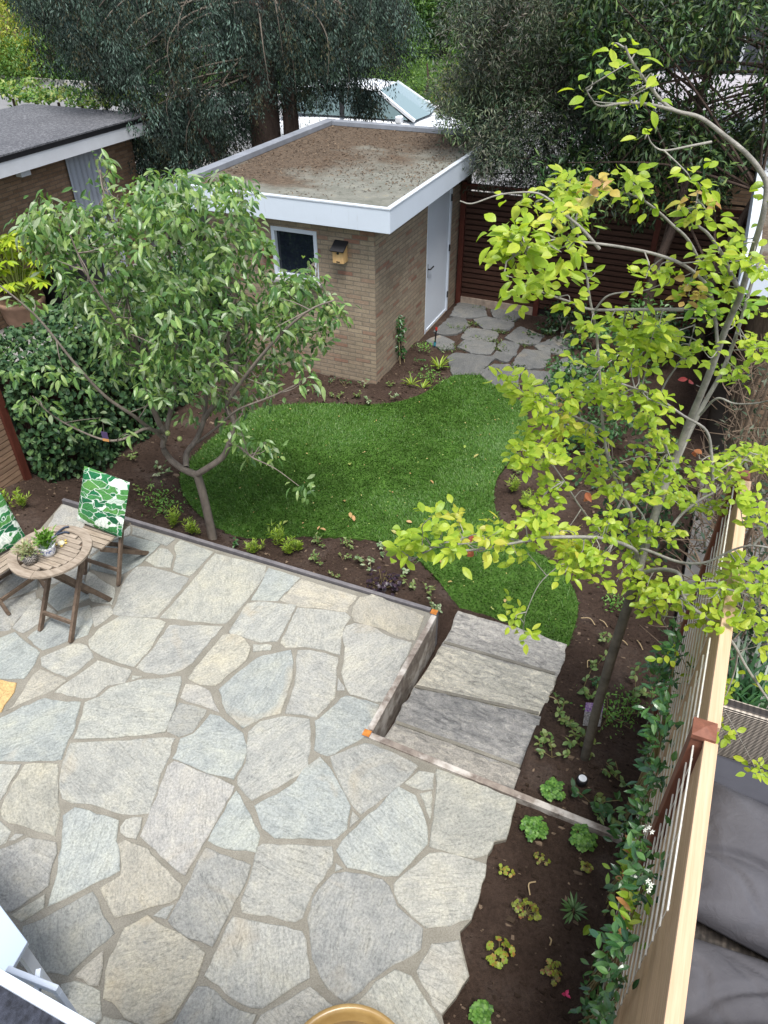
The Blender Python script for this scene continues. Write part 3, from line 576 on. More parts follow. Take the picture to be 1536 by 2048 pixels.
m_fascia = t.fin(c, 0.4, None, 0.4)
m_greyp = plain('grey_white_paint', (0.50, 0.52, 0.54), 0.45, 0.4, 0.05, 4, 0.08)
m_zinc = plain('zinc_coping', (0.20, 0.215, 0.24), 0.45, 0.5, 0.18, 4, 0.15)
m_alu = plain('aluminium_trim', (0.50, 0.54, 0.58), 0.4, 0.5, 0.1, 6, 0.1)
m_black = plain('black_plastic', (0.012, 0.012, 0.014), 0.5, 0.4, 0.2, 8, 0.1)
m_metal = plain('brushed_steel', (0.45, 0.45, 0.46), 0.35, 0.5, 0.1, 10, 0.05, 0.9)
t = NT('dark_glass'); m_glass = t.fin((0.012, 0.016, 0.024), 0.04, None, 0.8)
# bitumen roof with litter stains
t = NT('mossy_bitumen'); v = t.coord(); n1 = t.noise(v, 0.85, 5, 0.6, 0.4); n2 = t.noise(v, 22, 6, 0.75); n3 = t.noise(v, 6, 5, 0.65)
c = t.ramp(n3, [(0.3, (0.115, 0.118, 0.098)), (0.6, (0.17, 0.17, 0.145)), (0.75, (0.205, 0.19, 0.135))])
br = t.ramp(n2, [(0.3, (0.040, 0.028, 0.019)), (0.55, (0.085, 0.058, 0.038)), (0.75, (0.15, 0.11, 0.075))])
sx = t.n('SeparateXYZ'); t.l(t.n('TexCoord').outputs['Object'], sx.inputs[0])
m1 = t.n('Math', operation='MULTIPLY_ADD'); t.l(sx.outputs[0], m1.inputs[0]); m1.inputs[1].default_value = -0.115; m1.inputs[2].default_value = 0.072
m2 = t.n('Math', operation='MULTIPLY_ADD'); t.l(sx.outputs[1], m2.inputs[0]); m2.inputs[1].default_value = 0.095; m2.inputs[2].default_value = 0.044
m3 = t.n('Math', operation='ADD'); t.l(m1.outputs[0], m3.inputs[0]); t.l(m2.outputs[0], m3.inputs[1])
m4 = t.n('Math', operation='ADD'); t.l(m3.outputs[0], m4.inputs[0]); t.l(n1, m4.inputs[1])
f = t.ramp(m4.outputs[0], [(0.46, (0, 0, 0)), (0.66, (0.9, 0.9, 0.9))])
c = t.mix(f, c, br); c = t.mix(0.6, c, t.ramp(n2, [(0.3, (0.75, 0.75, 0.75)), (0.7, (1.25, 1.25, 1.25))]), 'MULTIPLY')
m_roof = t.fin(c, 0.95, t.bump(n2, 0.8, 0.012), 0.15)
t = NT('slate_grit_roof'); v = t.coord(); n1 = t.noise(v, 1.2, 4); n2 = t.noise(v, 26, 6, 0.9)
c = t.ramp(n2, [(0.30, (0.02, 0.021, 0.026)), (0.5, (0.085, 0.088, 0.098)), (0.70, (0.26, 0.26, 0.27))]); c = t.mix(0.8, c, t.ramp(n1, [(0.3, (0.8, 0.8, 0.8)), (0.7, (1.15, 1.15, 1.12))]), 'MULTIPLY')
m_grit = t.fin(c, 0.9, t.bump(n2, 0.6, 0.004), 0.2)

# --- garden shed
sh = empty('garden_shed', (-4.97, 10.25, -0.45), 'buff brick garden shed with flat leaf-strewn roof and white fascia', 'shed')
x0, x1, y0, y1, zb, zt = -6.17, -3.766, 8.33, 12.16, -0.60, 1.72
wx0, wx1, wz0, wz1 = -5.215, -4.555, 0.905, 1.555
dy0, dy1, dz1 = 10.17, 11.22, 1.60
W = [box(x0, wx0, y0, y0 + .1, zb, zt), box(wx1, x1, y0, y0 + .1, zb, zt), box(wx0, wx1, y0, y0 + .1, zb, wz0), box(wx0, wx1, y0, y0 + .1, wz1, zt),
     box(x1 - .1, x1, y0 + .1, dy0, zb, zt), box(x1 - .1, x1, dy1, y1, zb, zt), box(x1 - .1, x1, dy0, dy1, dz1, zt), box(x1 - .1, x1, dy0, dy1, zb, -0.44),
     box(x0, x1 - .1, y1 - .1, y1, zb, zt), box(x0, x0 + .1, y0 + .1, y1 - .1, zb, zt)]
mk('wall', W, m_brick, sh, uv=wall_uv)
rx0, rx1, ry0, ry1 = -6.47, -3.475, 8.125, 12.46
mk('roof', [box(rx0 + .03, rx1 - .03, ry0 + .03, ry1 - .03, 1.73, 1.968)], m_roof, sh)
fa = mk('fascia', [box(rx0, rx1, ry0, ry0 + .028, 1.705, 1.968), box(rx1 - .028, rx1, ry0 + .028, ry1, 1.705, 1.968), box(rx0, rx0 + .028, ry0 + .028, ry1, 1.705, 1.968), box(rx0 + .028, rx1 - .028, ry1 - .028, ry1, 1.705, 1.968)], m_fascia, sh, bevel=0.003)
mk('soffit', [box(rx0 + .03, rx1 - .03, ry0 + .03, ry1 - .03, 1.712, 1.728)], m_greyp, sh)
mk('roof_trim', [box(rx0, rx1 + .006, ry0 - .006, ry0 + .055, 1.970, 1.992), box(rx1 - .055, rx1 + .006, ry0 + .055, ry1 - .16, 1.970, 1.992)], m_alu, sh, bevel=0.004)
mk('coping', [box(rx0 - .01, rx0 + .15, ry0 + .056, ry1 + .01, 1.970, 2.045), box(rx0 + .15, rx1 + .006, ry1 - .14, ry1 + .01, 1.970, 2.04)], m_zinc, sh, bevel=0.006)
win = mk('window', [box(wx0, wx0 + .05, y0 - .012, y0 + .07, wz0, wz1), box(wx1 - .05, wx1, y0 - .012, y0 + .07, wz0, wz1), box(wx0 + .05, wx1 - .05, y0 - .012, y0 + .07, wz1 - .05, wz1), box(wx0 + .05, wx1 - .05, y0 - .012, y0 + .07, wz0, wz0 + .055)], m_white, sh, bevel=0.004)
mk('pane', [box(wx0 + .05, wx1 - .05, y0 + .05, y0 + .058, wz0 + .055, wz1 - .05)], m_glass, win)
mk('sill', [bar((wx0 - .04, y0 - .03, wz0 - .03), (wx1 + .04, y0 - .03, wz0 - .03), 0.12, 0.05)], plain('sill_stone', (0.30, 0.29, 0.27), 0.85), win, bevel=0.004)
door = mk('door', [box(x1 - .05, x1 - .018, dy0 + .05, dy1 - .055, -0.40, dz1 - .05), box(x1 - .06, x1 + .006, dy0, dy0 + .05, -0.44, dz1), box(x1 - .06, x1 + .006, dy1 - .055, dy1, -0.44, dz1), box(x1 - .06, x1 + .006, dy0 + .05, dy1 - .055, dz1 - .05, dz1), box(x1 - .06, x1 - .004, dy0 + .05, dy1 - .055, -0.44, -0.40)], m_white, sh, bevel=0.003)
mk('handle', [tube([(x1 - .02, dy0 + .1, 0.55), (x1 + .03, dy0 + .1, 0.55), (x1 + .035, dy0 + .22, 0.56)], 0.011, 8), box(x1 - .018, x1 - .010, dy0 + .085, dy0 + .115, 0.42, 0.62)], m_black, door)
for z in (-0.2, 0.55, 1.3): mk('hinge', [box(x1 + .006, x1 + .02, dy1 - .07, dy1 - .045, z, z + .1)], m_black, door)

# bird box and ornament on the shed wall
m_pine = wood('pale_pine', (0.50, 0.31, 0.13), (0.62, 0.42, 0.20), 1, (10, 10, 2), 0.6, 0.1)
bh = empty('bird_box', (-4.2, 8.33, 1.24), 'small pine bird box with black sloping roof on shed wall', 'bird box')
bx0, bx1, by0, bz0, bzf, bzb = -4.285, -4.135, 8.21, 1.24, 1.405, 1.47
P = np.array([(bx0, by0, bz0), (bx1, by0, bz0), (bx1, 8.33, bz0), (bx0, 8.33, bz0), (bx0, by0, bzf), (bx1, by0, bzf), (bx1, 8.33, bzb), (bx0, 8.33, bzb)])
mk('body', [(P, CUBEF)], m_pine, bh, bevel=0.002)
mk('roof', [bar((-4.21, by0 - .035, bzf - .012), (-4.21, 8.33, bzb + .012), 0.185, 0.016)], m_black, bh)
th = np.arange(16) * 2 * math.pi / 16
mk('entrance_hole', [(np.vstack([np.c_[-4.21 + .018 * np.cos(th), np.full(16, by0 - .002), 1.365 + .018 * np.sin(th)]]), [list(range(16))])], m_black, bh)
mk('slot', [box(-4.235, -4.185, by0 - .002, by0 - .001, 1.25, 1.264)], m_black, bh)
orn = atY(535, 504, 8.33)
o = empty('wall_ornament', orn, 'small round terracotta ornament with white centre left of shed window', 'ornament')
mk('disc', [(lambda q: (np.c_[q[0][:, 0], q[0][:, 2], q[0][:, 1]] * [1, -1, 1] + orn, q[1], 0))(lathe([(0.001, 0.05), (0.05, 0.045), (0.085, 0.02), (0.09, 0.0)], (0, 0, 0), 20))], plain('terracotta_glaze', (0.20, 0.085, 0.05), 0.5), o, True)
mk('knob', [(lambda q: (np.c_[q[0][:, 0], q[0][:, 2], q[0][:, 1]] * [1, -1, 1] + orn, q[1], 0))(lathe([(0.001, 0.085), (0.022, 0.08), (0.032, 0.06), (0.03, 0.04)], (0, 0, 0), 14))], m_white, o, True)

# leaf litter on shed roof
rng = np.random.default_rng(31); n = 5200
P = np.c_[rng.uniform(rx0 + .2, rx1 - .08, n), rng.uniform(ry0 + .1, ry1 - .16, n)]
dens = np.clip(0.15 + 0.45 * (P[:, 1] - ry0) / 4.3 + 0.35 * (rx1 - P[:, 0]) / 3 + 0.55 * fbm(P[:, 0], P[:, 1], 1.1, 4.0, 3) + 0.5 * (P[:, 0] > rx1 - .5) * (P[:, 1] > 9.2), 0, 1)
P = P[rng.uniform(0, 1, n) < dens]; n = len(P)
d = rand_dirs(rng, n); d[:, 2] *= 0.25; nn = nrm(np.c_[rng.normal(0, .4, (n, 2)), np.ones(n)])
m_litter = leafmat('dry_litter', [(0.05, 0.033, 0.022), (0.085, 0.055, 0.035), (0.12, 0.08, 0.052), (0.20, 0.15, 0.105), (0.04, 0.028, 0.02)], 0, 0.8, 0.2)
tag(mk('roof_litter', leaves(np.c_[P, np.full(n, 1.972)], d, nn, rng.uniform(0.02, 0.05, n), rng.uniform(0.01, 0.022, n), 1, 0.4, -0.1), m_litter), 'brown fallen leaves and needles lying on the shed roof', 'leaf litter', kind='stuff')

# --- neighbouring shed on the left
ns = empty('neighbour_shed', (-11.4, 9.8, -0.45), 'brown brick shed with dark grey grit roof beyond the ivy hedge', 'shed')
mk('wall', [box(-12.4, -10.1, 7.2, 11.7, -0.62, 1.80)], m_brickd, ns, uv=wall_uv)
mk('roof', [box(-12.64, -9.735, 6.9, 11.93, 1.976, 2.0)], m_grit, ns)
mk('drip_edge', [box(-12.6, -9.755, 6.92, 11.91, 1.90, 1.975)], m_black, ns)
mk('fascia', [box(-9.80, -9.765, 6.93, 11.90, 1.70, 1.898), box(-12.6, -9.802, 6.93, 6.965, 1.70, 1.898)], m_greyp, ns)
a, b = atX(125, 305, -10.08), atX(199, 281, -10.08)
ys = np.arange(a[1], b[1], 0.02); xs = -10.06 + 0.012 * np.sign(np.sin((ys - a[1]) * 2 * math.pi / 0.12)) * np.minimum(1, np.abs(np.sin((ys - a[1]) * 2 * math.pi / 0.12)) * 2)
V = np.vstack([np.c_[xs, ys, np.full(len(ys), -0.5)], np.c_[xs, ys, np.full(len(ys), 1.70)]]); k = len(ys); i = np.arange(k - 1)
mk('corrugated_door', [(V, np.stack([i, i + 1, k + i + 1, k + i], 1))], plain('blue_grey_steel', (0.27, 0.30, 0.34), 0.5, 0.4, 0.08, 3), ns)
a = atX(48, 345, -10.02)
lb = mk('wall_lamp', [box(-10.1, -9.98, a[1] - .1, a[1] + .1, a[2] - .05, a[2] + .05)], m_white, bevel=0.01)
tag(lb, 'small white box lamp under the left shed fascia', 'wall lamp')

# --- neighbouring shed on the right edge
rs = empty('neighbour_shed', (2.0, 10, -0.45), 'flat roofed shed with white fascia behind the yellow-green tree at right edge', 'shed')
mk('wall', [box(0.75, 4.0, 8.0, 12.2, -0.62, 1.74)], m_brickd, rs, uv=wall_uv)
mk('roof', [box(0.36, 4.3, 7.78, 12.4, 1.74, 1.965)], m_roof, rs)
mk('fascia', [box(0.33, 4.33, 7.75, 7.779, 1.70, 1.965), box(0.33, 0.359, 7.779, 12.42, 1.70, 1.965)], m_white, rs)
mk('coping', [box(0.32, 0.45, 7.80, 12.42, 1.967, 2.03), box(0.32, 4.33, 7.745, 7.80, 1.967, 1.99)], m_alu, rs, bevel=0.004)

# --- slat fence at the back
m_hard = wood('dark_hardwood', (0.036, 0.017, 0.012), (0.070, 0.033, 0.022), 1, (2, 14, 14), 0.6, 0.2)
m_redpost = wood('red_hardwood', (0.065, 0.018, 0.012), (0.10, 0.030, 0.020), 1, (10, 10, 2), 0.6, 0.15)
def slat_fence(name, label, a, b, zb, zt, pitch, posts, mats, slat_h=0.06, cap=True, board=None):
    a = np.array([*a, 0.0]); b = np.array([*b, 0.0]); u = nrm(b - a); L = np.linalg.norm(b - a)
    e = empty(name, tuple(a + [0, 0, zb]), label, 'fence')
    ps = [L * q for q in posts]
    for i in range(len(ps) - 1):
        p, q = a + u * (ps[i] + .045), a + u * (ps[i + 1] - .045)
        mk('slat_panel', [bar(p + [0, 0, z], q + [0, 0, z], 0.02, slat_h) for z in np.arange(zb + .16, zt - .03, pitch)], mats[0], e)
        mk('backing_board', [bar(p + [0, 0, (zb + zt) / 2] + np.cross(u, [0, 0, 1]) * -0.03, q + [0, 0, (zb + zt) / 2] + np.cross(u, [0, 0, 1]) * -0.03, 0.012, zt - zb - .2)], mats[2], e)
        if cap: mk('top_rail', [bar(p + [0, 0, zt], q + [0, 0, zt], 0.06, 0.03)], mats[1], e)
        if board and i in board: mk('gravel_board', [bar(p + [0, 0, zb + .06] + np.cross(u, [0, 0, 1]) * 0.01, q + [0, 0, zb + .06] + np.cross(u, [0, 0, 1]) * 0.01, 0.04, 0.14)], mats[3], e)
    for s in ps: mk('post', [bar(a + u * s + [0, 0, zb - .1], a + u * s + [0, 0, zt + .04], 0.08, 0.08, u)], mats[1], e)
    return e
m_hardd = plain('black_brown_board', (0.03, 0.015, 0.010), 0.8, 0.15)
slat_fence('slat_fence', 'dark brown horizontal slat fence with red posts behind the paved path', (-3.70, 11.6), (0.72, 11.6), -0.45, 1.45, 0.085, (0.0, 0.30, 0.664, 1.0), (m_hard, m_redpost, m_hardd, plain('stained_concrete', (0.30, 0.24, 0.19), 0.9, 0.1, 0.3, 12)), board=(0,))
m_slatl = wood('brown_grey_slat', (0.16, 0.10, 0.065), (0.27, 0.18, 0.12), 1, (14, 2, 14), 0.75, 0.3)
slat_fence('slat_fence', 'weathered brown slat fence beside the ivy at left edge', (-6.16, 0.8), (-6.16, 4.45), -0.30, 1.45, 0.062, (0.0, 0.5, 1.0), (m_slatl, m_redpost, m_hardd), slat_h=0.05)

# --- timber fence on the right with wire trellis panels
FX = lambda y: 0.385 + 0.025 * y
m_cedar = wood('fresh_larch', (0.36, 0.225, 0.125), (0.56, 0.39, 0.24), 1, (24, 0.6, 30), 0.65, 0.3)
m_cedar2 = wood('larch_cap', (0.42, 0.275, 0.165), (0.56, 0.40, 0.27), 1, (26, 0.7, 12), 0.6, 0.2)
m_redp = wood('padouk_post', (0.125, 0.050, 0.032), (0.20, 0.082, 0.052), 1, (12, 12, 2), 0.6, 0.15)
m_rod = plain('galvanised_rod', (0.62, 0.60, 0.54), 0.45, 0.5, 0.12, 20, 0.1, 0.3)
fe = empty('timber_fence', (FX(3), 3.0, -0.3), 'tall pale timber boundary fence with red posts and steel wire trellis', 'fence')
PY = [0.18, 2.13, 4.06]
for i in range(2):
    ya, yb = PY[i] + .04, PY[i + 1] - .04
    bs = []
    for z in np.arange(-0.42, 1.87, 0.116):
        zt_ = min(z + .1135, 1.925); bs.append(bar((FX(ya) + .022, ya, (z + zt_) / 2), (FX(yb) + .022, yb, (z + zt_) / 2), 0.040, zt_ - z))
    mk('board_panel', bs, m_cedar, fe, bevel=0.002)
    mk('cap_rail', [bar((FX(ya) + .024, ya, 1.940), (FX(yb) + .024, yb, 1.940), 0.052, 0.028)], m_cedar2, fe, bevel=0.003)
for y in PY:
    p = mk('post', [box(FX(y) - .050, FX(y) + .032, y - .038, y + .038, -0.5, 1.945)], m_redp, fe, bevel=0.003)
    c = np.array([FX(y) - .008, y]); s = .045
    V = np.array([(c[0] - s, c[1] - s, 1.946), (c[0] + s, c[1] - s, 1.946), (c[0] + s, c[1] + s, 1.946), (c[0] - s, c[1] + s, 1.946), (c[0] - s, c[1] - s, 1.968), (c[0] + s, c[1] - s, 1.968), (c[0] + s, c[1] + s, 1.968), (c[0] - s, c[1] + s, 1.968), (c[0], c[1], 1.985)])
    mk('post_cap', [(V, [[0, 3, 2, 1], [0, 1, 5, 4], [1, 2, 6, 5], [2, 3, 7, 6], [3, 0, 4, 7], [4, 5, 8], [5, 6, 8], [6, 7, 8], [7, 4, 8]])], m_redp, p)
for (ya, yb) in ((1.40, 2.72), (2.84, 4.02)):
    rods = []
    for z in np.arange(1.895, 0.0, -0.115):
        for dz in (-.0,): rods.append(tube([(FX(ya) - .030, ya, z), (FX(yb) - .030, yb, z)], 0.0038, 6))
    for y in np.arange(ya + .03, yb, 0.3): rods.append(tube([(FX(y) - .025, y, 0.0), (FX(y) - .025, y, 1.895)], 0.0018, 5))
    mk('wire_trellis', rods, m_rod, fe)

# --- buildings beyond the back fence
gb = empty('brick_garage', (2.5, 15.5, -0.6), 'low brick garage with pale flat roof glimpsed through the dark tree', 'garage')
mk('wall', [box(-1.9, 9.0, 14.0, 18.4, -0.62, 2.05)], m_brickd, gb, uv=wall_uv)
mk('fascia', [box(-2.1, 9.2, 13.72, 13.76, 2.02, 2.25), box(-2.1, -2.06, 13.76, 18.6, 2.02, 2.25)], m_white, gb)
mk('roof', [box(-2.06, 9.2, 13.762, 18.6, 2.06, 2.235)], plain('pale_roof_gravel', (0.30, 0.285, 0.30), 0.9, 0.1, 0.2, 6), gb)
dh = empty('terraced_house', (3, 27, -0.6), 'dark slate clad house behind the garage at upper right', 'house')
mk('wall', [box(-3.5, 14, 24.0, 32, -0.62, 5.5)], plain('slate_cladding', (0.045, 0.047, 0.058), 0.7, 0.3, 0.25, 2), dh)
for xx in (-2.0, 1.0, 4.0, 7.0):
    wd = mk('window', [box(xx, xx + 1.6, 23.94, 24.0, 1.0, 2.6)], m_greyp, dh); mk('pane', [box(xx + .08, xx + 1.52, 23.92, 23.94, 1.08, 2.52)], m_glass, wd)
bl = empty('terraced_house', (-40, 42, -0.6), 'dark brown brick house far behind the yellow shrub at upper left', 'house')
mk('wall', [box(-60, -24, 38.0, 46, -0.62, 7.0)], m_brickd, bl, uv=wall_uv)
for xx in (-56, -50, -44, -38, -32, -28):
    wd = mk('window', [box(xx, xx + 1.8, 37.94, 38.0, 0.6, 2.4)], m_white, bl); mk('pane', [box(xx + .1, xx + 1.7, 37.92, 37.94, 0.7, 2.3)], m_glass, wd)
t = NT('asphalt'); v = t.coord(); n1 = t.noise(v, 0.6, 4); n2 = t.noise(v, 60, 4, 0.8); c = t.ramp(n2, [(0.3, (0.13, 0.13, 0.132)), (0.7, (0.21, 0.21, 0.212))]); c = t.mix(0.6, c, t.ramp(n1, [(0.3, (0.8, 0.8, 0.8)), (0.7, (1.2, 1.2, 1.2))]), 'MULTIPLY')
m_asph = t.fin(c, 0.9, t.bump(n2, 0.5, 0.005), 0.2)
mk('road', [box(-110, -2.4, 16.3, 25.2, -0.66, 0.10)], m_asph)['kind'] = 'structure'
mk('pavement', [box(-110, -2.4, 14.0, 16.15, -0.66, 0.20)], plain('pale_paving', (0.24, 0.232, 0.22), 0.9, 0.1, 0.15, 5))['kind'] = 'structure'
mk('kerb', [box(-110, -2.4, 16.151, 16.299, -0.66, 0.22), box(-110, -2.4, 25.201, 25.35, -0.66, 0.22)], plain('kerb_concrete', (0.33, 0.32, 0.30), 0.9, 0.1))['kind'] = 'structure'
mk('verge', [box(-110, 60, 25.351, 120, -0.66, 0.16)], plain('verge_grass', (0.03, 0.06, 0.014), 0.95, 0.1, 0.4, 2, 0.4))['kind'] = 'structure'
mk('neighbour_terrace', [box(0.52, 8, -2, 7.7, -0.6, -0.43)], plain('terrace_tile', (0.20, 0.19, 0.175), 0.85, 0.2, 0.2, 3))['kind'] = 'structure'
mk('neighbour_ground', [box(-14, -6.6, 2, 12.3, -0.62, -0.47)], plain('neighbour_paving', (0.21, 0.20, 0.19), 0.9, 0.1, 0.25, 3))['kind'] = 'structure'
# ------------------------------------------------------------------ furniture and other things
def rot(rz, rx=0.0, ry=0.0):
    return np.array((Matrix.Rotation(rz, 3, 'Z') @ Matrix.Rotation(rx, 3, 'X') @ Matrix.Rotation(ry, 3, 'Y')))
def xf(part, c, R):
    return (np.asarray(part[0]) @ np.asarray(R).T + np.asarray(c),) + tuple(part[1:])
def cushion(c, dims, R, puff=0.5, wr=0.012, seed=1.0, n=22, wscale=5.0):
    """soft pillow: rounded box with creases"""
    u = np.linspace(-1, 1, n); U, Vv = np.meshgrid(u, u); e = np.clip(1 - np.maximum(np.abs(U), np.abs(Vv)) ** 4, 0, 1) ** 0.5
    e = e * (1 - puff * 0.5 * (U ** 2 + Vv ** 2) / 2)
    pin = 1 - 0.05 * (1 - np.abs(U)) * 0
    wa = fbm(U + 0.25 * Vv, Vv * 1.5 - 0.5 * U, wscale * 0.33, seed, 2); wb = fbm(U * 1.3, Vv * 1.3 + U, wscale * 0.5, seed + 4, 2)
    wn = (fbm(U, Vv, 1.1, seed + 9, 2) * 0.8 - 1.4 * np.clip(0.16 - np.abs(wa), 0, 1) / 0.16 * 0.6 - 1.0 * np.clip(0.10 - np.abs(wb), 0, 1) / 0.10 * 0.5) * wr * 1.6
    top = np.stack([U * dims[0] / 2, Vv * dims[1] / 2, e * dims[2] / 2 + wn * (e > 0.1)], -1).reshape(-1, 3)
    bot = np.stack([U * dims[0] / 2, Vv * dims[1] / 2, -e * dims[2] / 2], -1).reshape(-1, 3)
    ii = (np.arange(n - 1)[:, None] * n + np.arange(n - 1)[None]).ravel()
    F = np.stack([ii, ii + 1, ii + n + 1, ii + n], 1)
    V = np.vstack([top, bot]) @ np.asarray(R).T + np.asarray(c)
    uvv = np.vstack([np.c_[U.ravel(), Vv.ravel()]] * 2)
    return (V, np.vstack([F, F[:, ::-1] + n * n]), 0)
m_teak = wood('grey_teak', (0.14, 0.105, 0.08), (0.27, 0.22, 0.17), 1, (3, 18, 18), 0.8, 0.3, 0.15)
m_teaky = wood('grey_teak_slat', (0.17, 0.135, 0.10), (0.33, 0.28, 0.225), 1, (3, 16, 16), 0.8, 0.3, 0.15)
m_teakd = wood('brown_teak', (0.085, 0.06, 0.043), (0.165, 0.122, 0.09), 1, (8, 8, 8), 0.75, 0.2, 0.15)
# leaf print fabric
def leaf_print():
    t = NT('leaf_print_fabric'); v = t.coord((1, 1, 1)); nd = t.n('TexNoise'); nd.inputs['Scale'].default_value = 9; nd.inputs['Detail'].default_value = 2; t.l(v, nd.inputs['Vector'])
    vm = t.n('VectorMath', operation='MULTIPLY_ADD'); t.l(nd.outputs['Color'], vm.inputs[0]); vm.inputs[1].default_value = (0.10, 0.10, 0.10); t.l(v, vm.inputs[2])
    mp = t.n('Mapping'); mp.inputs['Rotation'].default_value = (0, 0, 0.6); mp.inputs['Scale'].default_value = (0.85, 2.3, 2.3); t.l(vm.outputs[0], mp.inputs[0])
    vo = t.n('TexVoronoi', feature='F1'); vo.inputs['Scale'].default_value = 8.5; t.l(mp.outputs[0], vo.inputs['Vector'])
    ve = t.n('TexVoronoi', feature='DISTANCE_TO_EDGE'); ve.inputs['Scale'].default_value = 8.5; t.l(mp.outputs[0], ve.inputs['Vector'])
    sp = t.n('SeparateColor'); t.l(vo.outputs['Color'], sp.inputs[0])
    leaf = t.ramp(sp.outputs[0], [(0.0, (0.010, 0.075, 0.033)), (0.3, (0.014, 0.125, 0.048)), (0.55, (0.075, 0.20, 0.05)), (0.74, (0.02, 0.13, 0.055)), (0.83, (0.50, 0.54, 0.50)), (1, (0.52, 0.56, 0.52))])
    wv = t.n('TexWave'); wv.inputs['Scale'].default_value = 14; wv.inputs['Distortion'].default_value = 3; t.l(mp.outputs[0], wv.inputs['Vector'])
    leaf = t.mix(0.45, leaf, t.ramp(wv.outputs[0], [(0.2, (0.6, 0.65, 0.6)), (0.8, (1.35, 1.3, 1.2))]), 'MULTIPLY')
    c = t.mix(t.ramp(ve.outputs[0], [(0.01, (0.9, 0.9, 0.9)), (0.05, (0, 0, 0))]), leaf, (0.50, 0.55, 0.50))
    n2 = t.noise(v, 300, 2); return t.fin(c, 0.85, t.bump(n2, 0.2, 0.001), 0.15)
m_print = leaf_print()
def make_chair(loc, rz, label):
    e = empty('folding_chair', loc, label, 'chair', 'wooden folding bistro chairs', rz)
    w2 = 0.185
    for s in (-1, 1):
        mk('front_leg', [bar((s * w2, 0, 0), (s * w2, 0.37, 0.86), 0.024, 0.036, (0, 1, 0))], m_teakd, e, local=True, bevel=0.003)
        mk('rear_leg', [bar((s * (w2 - .035), 0.45, 0), (s * (w2 - .035), -0.03, 0.425), 0.024, 0.04, (0, 1, 1))], m_teakd, e, local=True, bevel=0.003)
    mk('seat', [bar((-w2 + .015, y, 0.44), (w2 - .015, y, 0.44), 0.047, 0.018) for y in np.arange(-0.02, 0.33, 0.056)], m_teaky, e, local=True, bevel=0.002)
    mk('backrest', [bar((-w2, 0.37 * q, 0.86 * q), (w2, 0.37 * q, 0.86 * q), 0.018, 0.05, (0, 0.4, 0.9)) for q in (0.68, 0.78, 0.88, 0.98)], m_teak, e, local=True, bevel=0.002)
    mk('stretcher', [bar((-w2, 0.055, 0.13), (w2, 0.055, 0.13), 0.018, 0.034)], m_teakd, e, local=True)
    mk('stretcher', [bar((-w2 + .035, 0.40, 0.045), (w2 - .035, 0.40, 0.045), 0.018, 0.034)], m_teakd, e, local=True)
    c = mk('cushion', [cushion((0.025, 0.235, 0.70), (0.48, 0.49, 0.09), rot(0, math.radians(64)) @ rot(math.radians(-4)), 0.6, 0.005, rz + 2.0)], m_print, None, smooth=True)
    R = Matrix.Rotation(rz, 4, 'Z'); c.data.transform(Matrix.Translation((0, 0, 0))); c.location = loc; c.rotation_euler = (0, 0, rz)
    return c
c1 = make_chair((-4.205, 3.39, 0), 0.0, 'weathered wooden folding chair behind the round table, all in view')
tag(c1, 'green leaf print cushion leaning on the chair behind the table', 'cushion', 'leaf print chair cushions')
c2 = make_chair((-4.60, 2.93, 0), math.radians(82), 'weathered wooden folding chair cut off by left edge of photo')
tag(c2, 'green leaf print cushion on the chair cut off at left edge', 'cushion', 'leaf print chair cushions')

# round folding table
TC = np.array([-4.12, 2.955]); TZ = 0.715
tb = empty('round_table', (TC[0], TC[1], 0), 'round weathered slatted wooden folding table on the stone patio', 'table')
r1, r0 = 0.31, 0.238
th = np.linspace(0, 2 * math.pi, 65)[:-1]; n = 64
def ring(ra, rb, z0, z1, a0, a1, n=18):
    t_ = np.linspace(a0, a1, n); c, s = np.cos(t_), np.sin(t_)
    V = np.vstack([np.c_[ra * c, ra * s, np.full(n, z0)], np.c_[rb * c, rb * s, np.full(n, z0)], np.c_[rb * c, rb * s, np.full(n, z1)], np.c_[ra * c, ra * s, np.full(n, z1)]]) + [TC[0], TC[1], 0]
    i = np.arange(n - 1); F = [np.stack([k * n + i, k * n + i + 1, ((k + 1) % 4) * n + i + 1, ((k + 1) % 4) * n + i], 1)[:, ::-1] for k in range(4)]
    F = np.vstack(F).tolist() + [[0, n, 2 * n, 3 * n], [n - 1, 4 * n - 1, 3 * n - 1, 2 * n - 1]]
    return (V, F, 0)
mk('rim', [ring(r0, r1, TZ - .022, TZ, k * math.pi / 2 + .30, (k + 1) * math.pi / 2 + .295) for k in range(4)], m_teaky, tb, bevel=0.003)
sl = []
for y in np.arange(-0.205, 0.21, 0.0455):
    h = math.sqrt(max(r0 ** 2 - (abs(y) + .02) ** 2, 0.001)) - .002
    sl.append(bar((TC[0] - h, TC[1] + y, TZ - .011), (TC[0] + h, TC[1] + y, TZ - .011), 0.041, 0.02))
mk('tabletop_slats', sl, m_teaky, tb, bevel=0.002)
for s in (-.15, .15): mk('batten', [bar((TC[0] + s, TC[1] - .25, TZ - .04), (TC[0] + s, TC[1] + .25, TZ - .04), 0.03, 0.035)], m_teakd, tb)
for x in (-4.253, -3.937): mk('leg', [bar((x, 2.71, 0), (x + (TC[0] - x) * .08, 3.13, TZ - .03), 0.026, 0.04, (0, 1, 0))], m_teakd, tb, bevel=0.003)
for x in (-4.20, -3.965): mk('leg', [bar((x, 3.22, 0), (x + (TC[0] - x) * .08, 2.80, TZ - .03), 0.026, 0.04, (0, 1, 0))], m_teakd, tb, bevel=0.003)
mk('crossbar', [bar((-4.25, 2.79, 0.14), (-3.94, 2.79, 0.14), 0.02, 0.036)], m_teakd, tb)
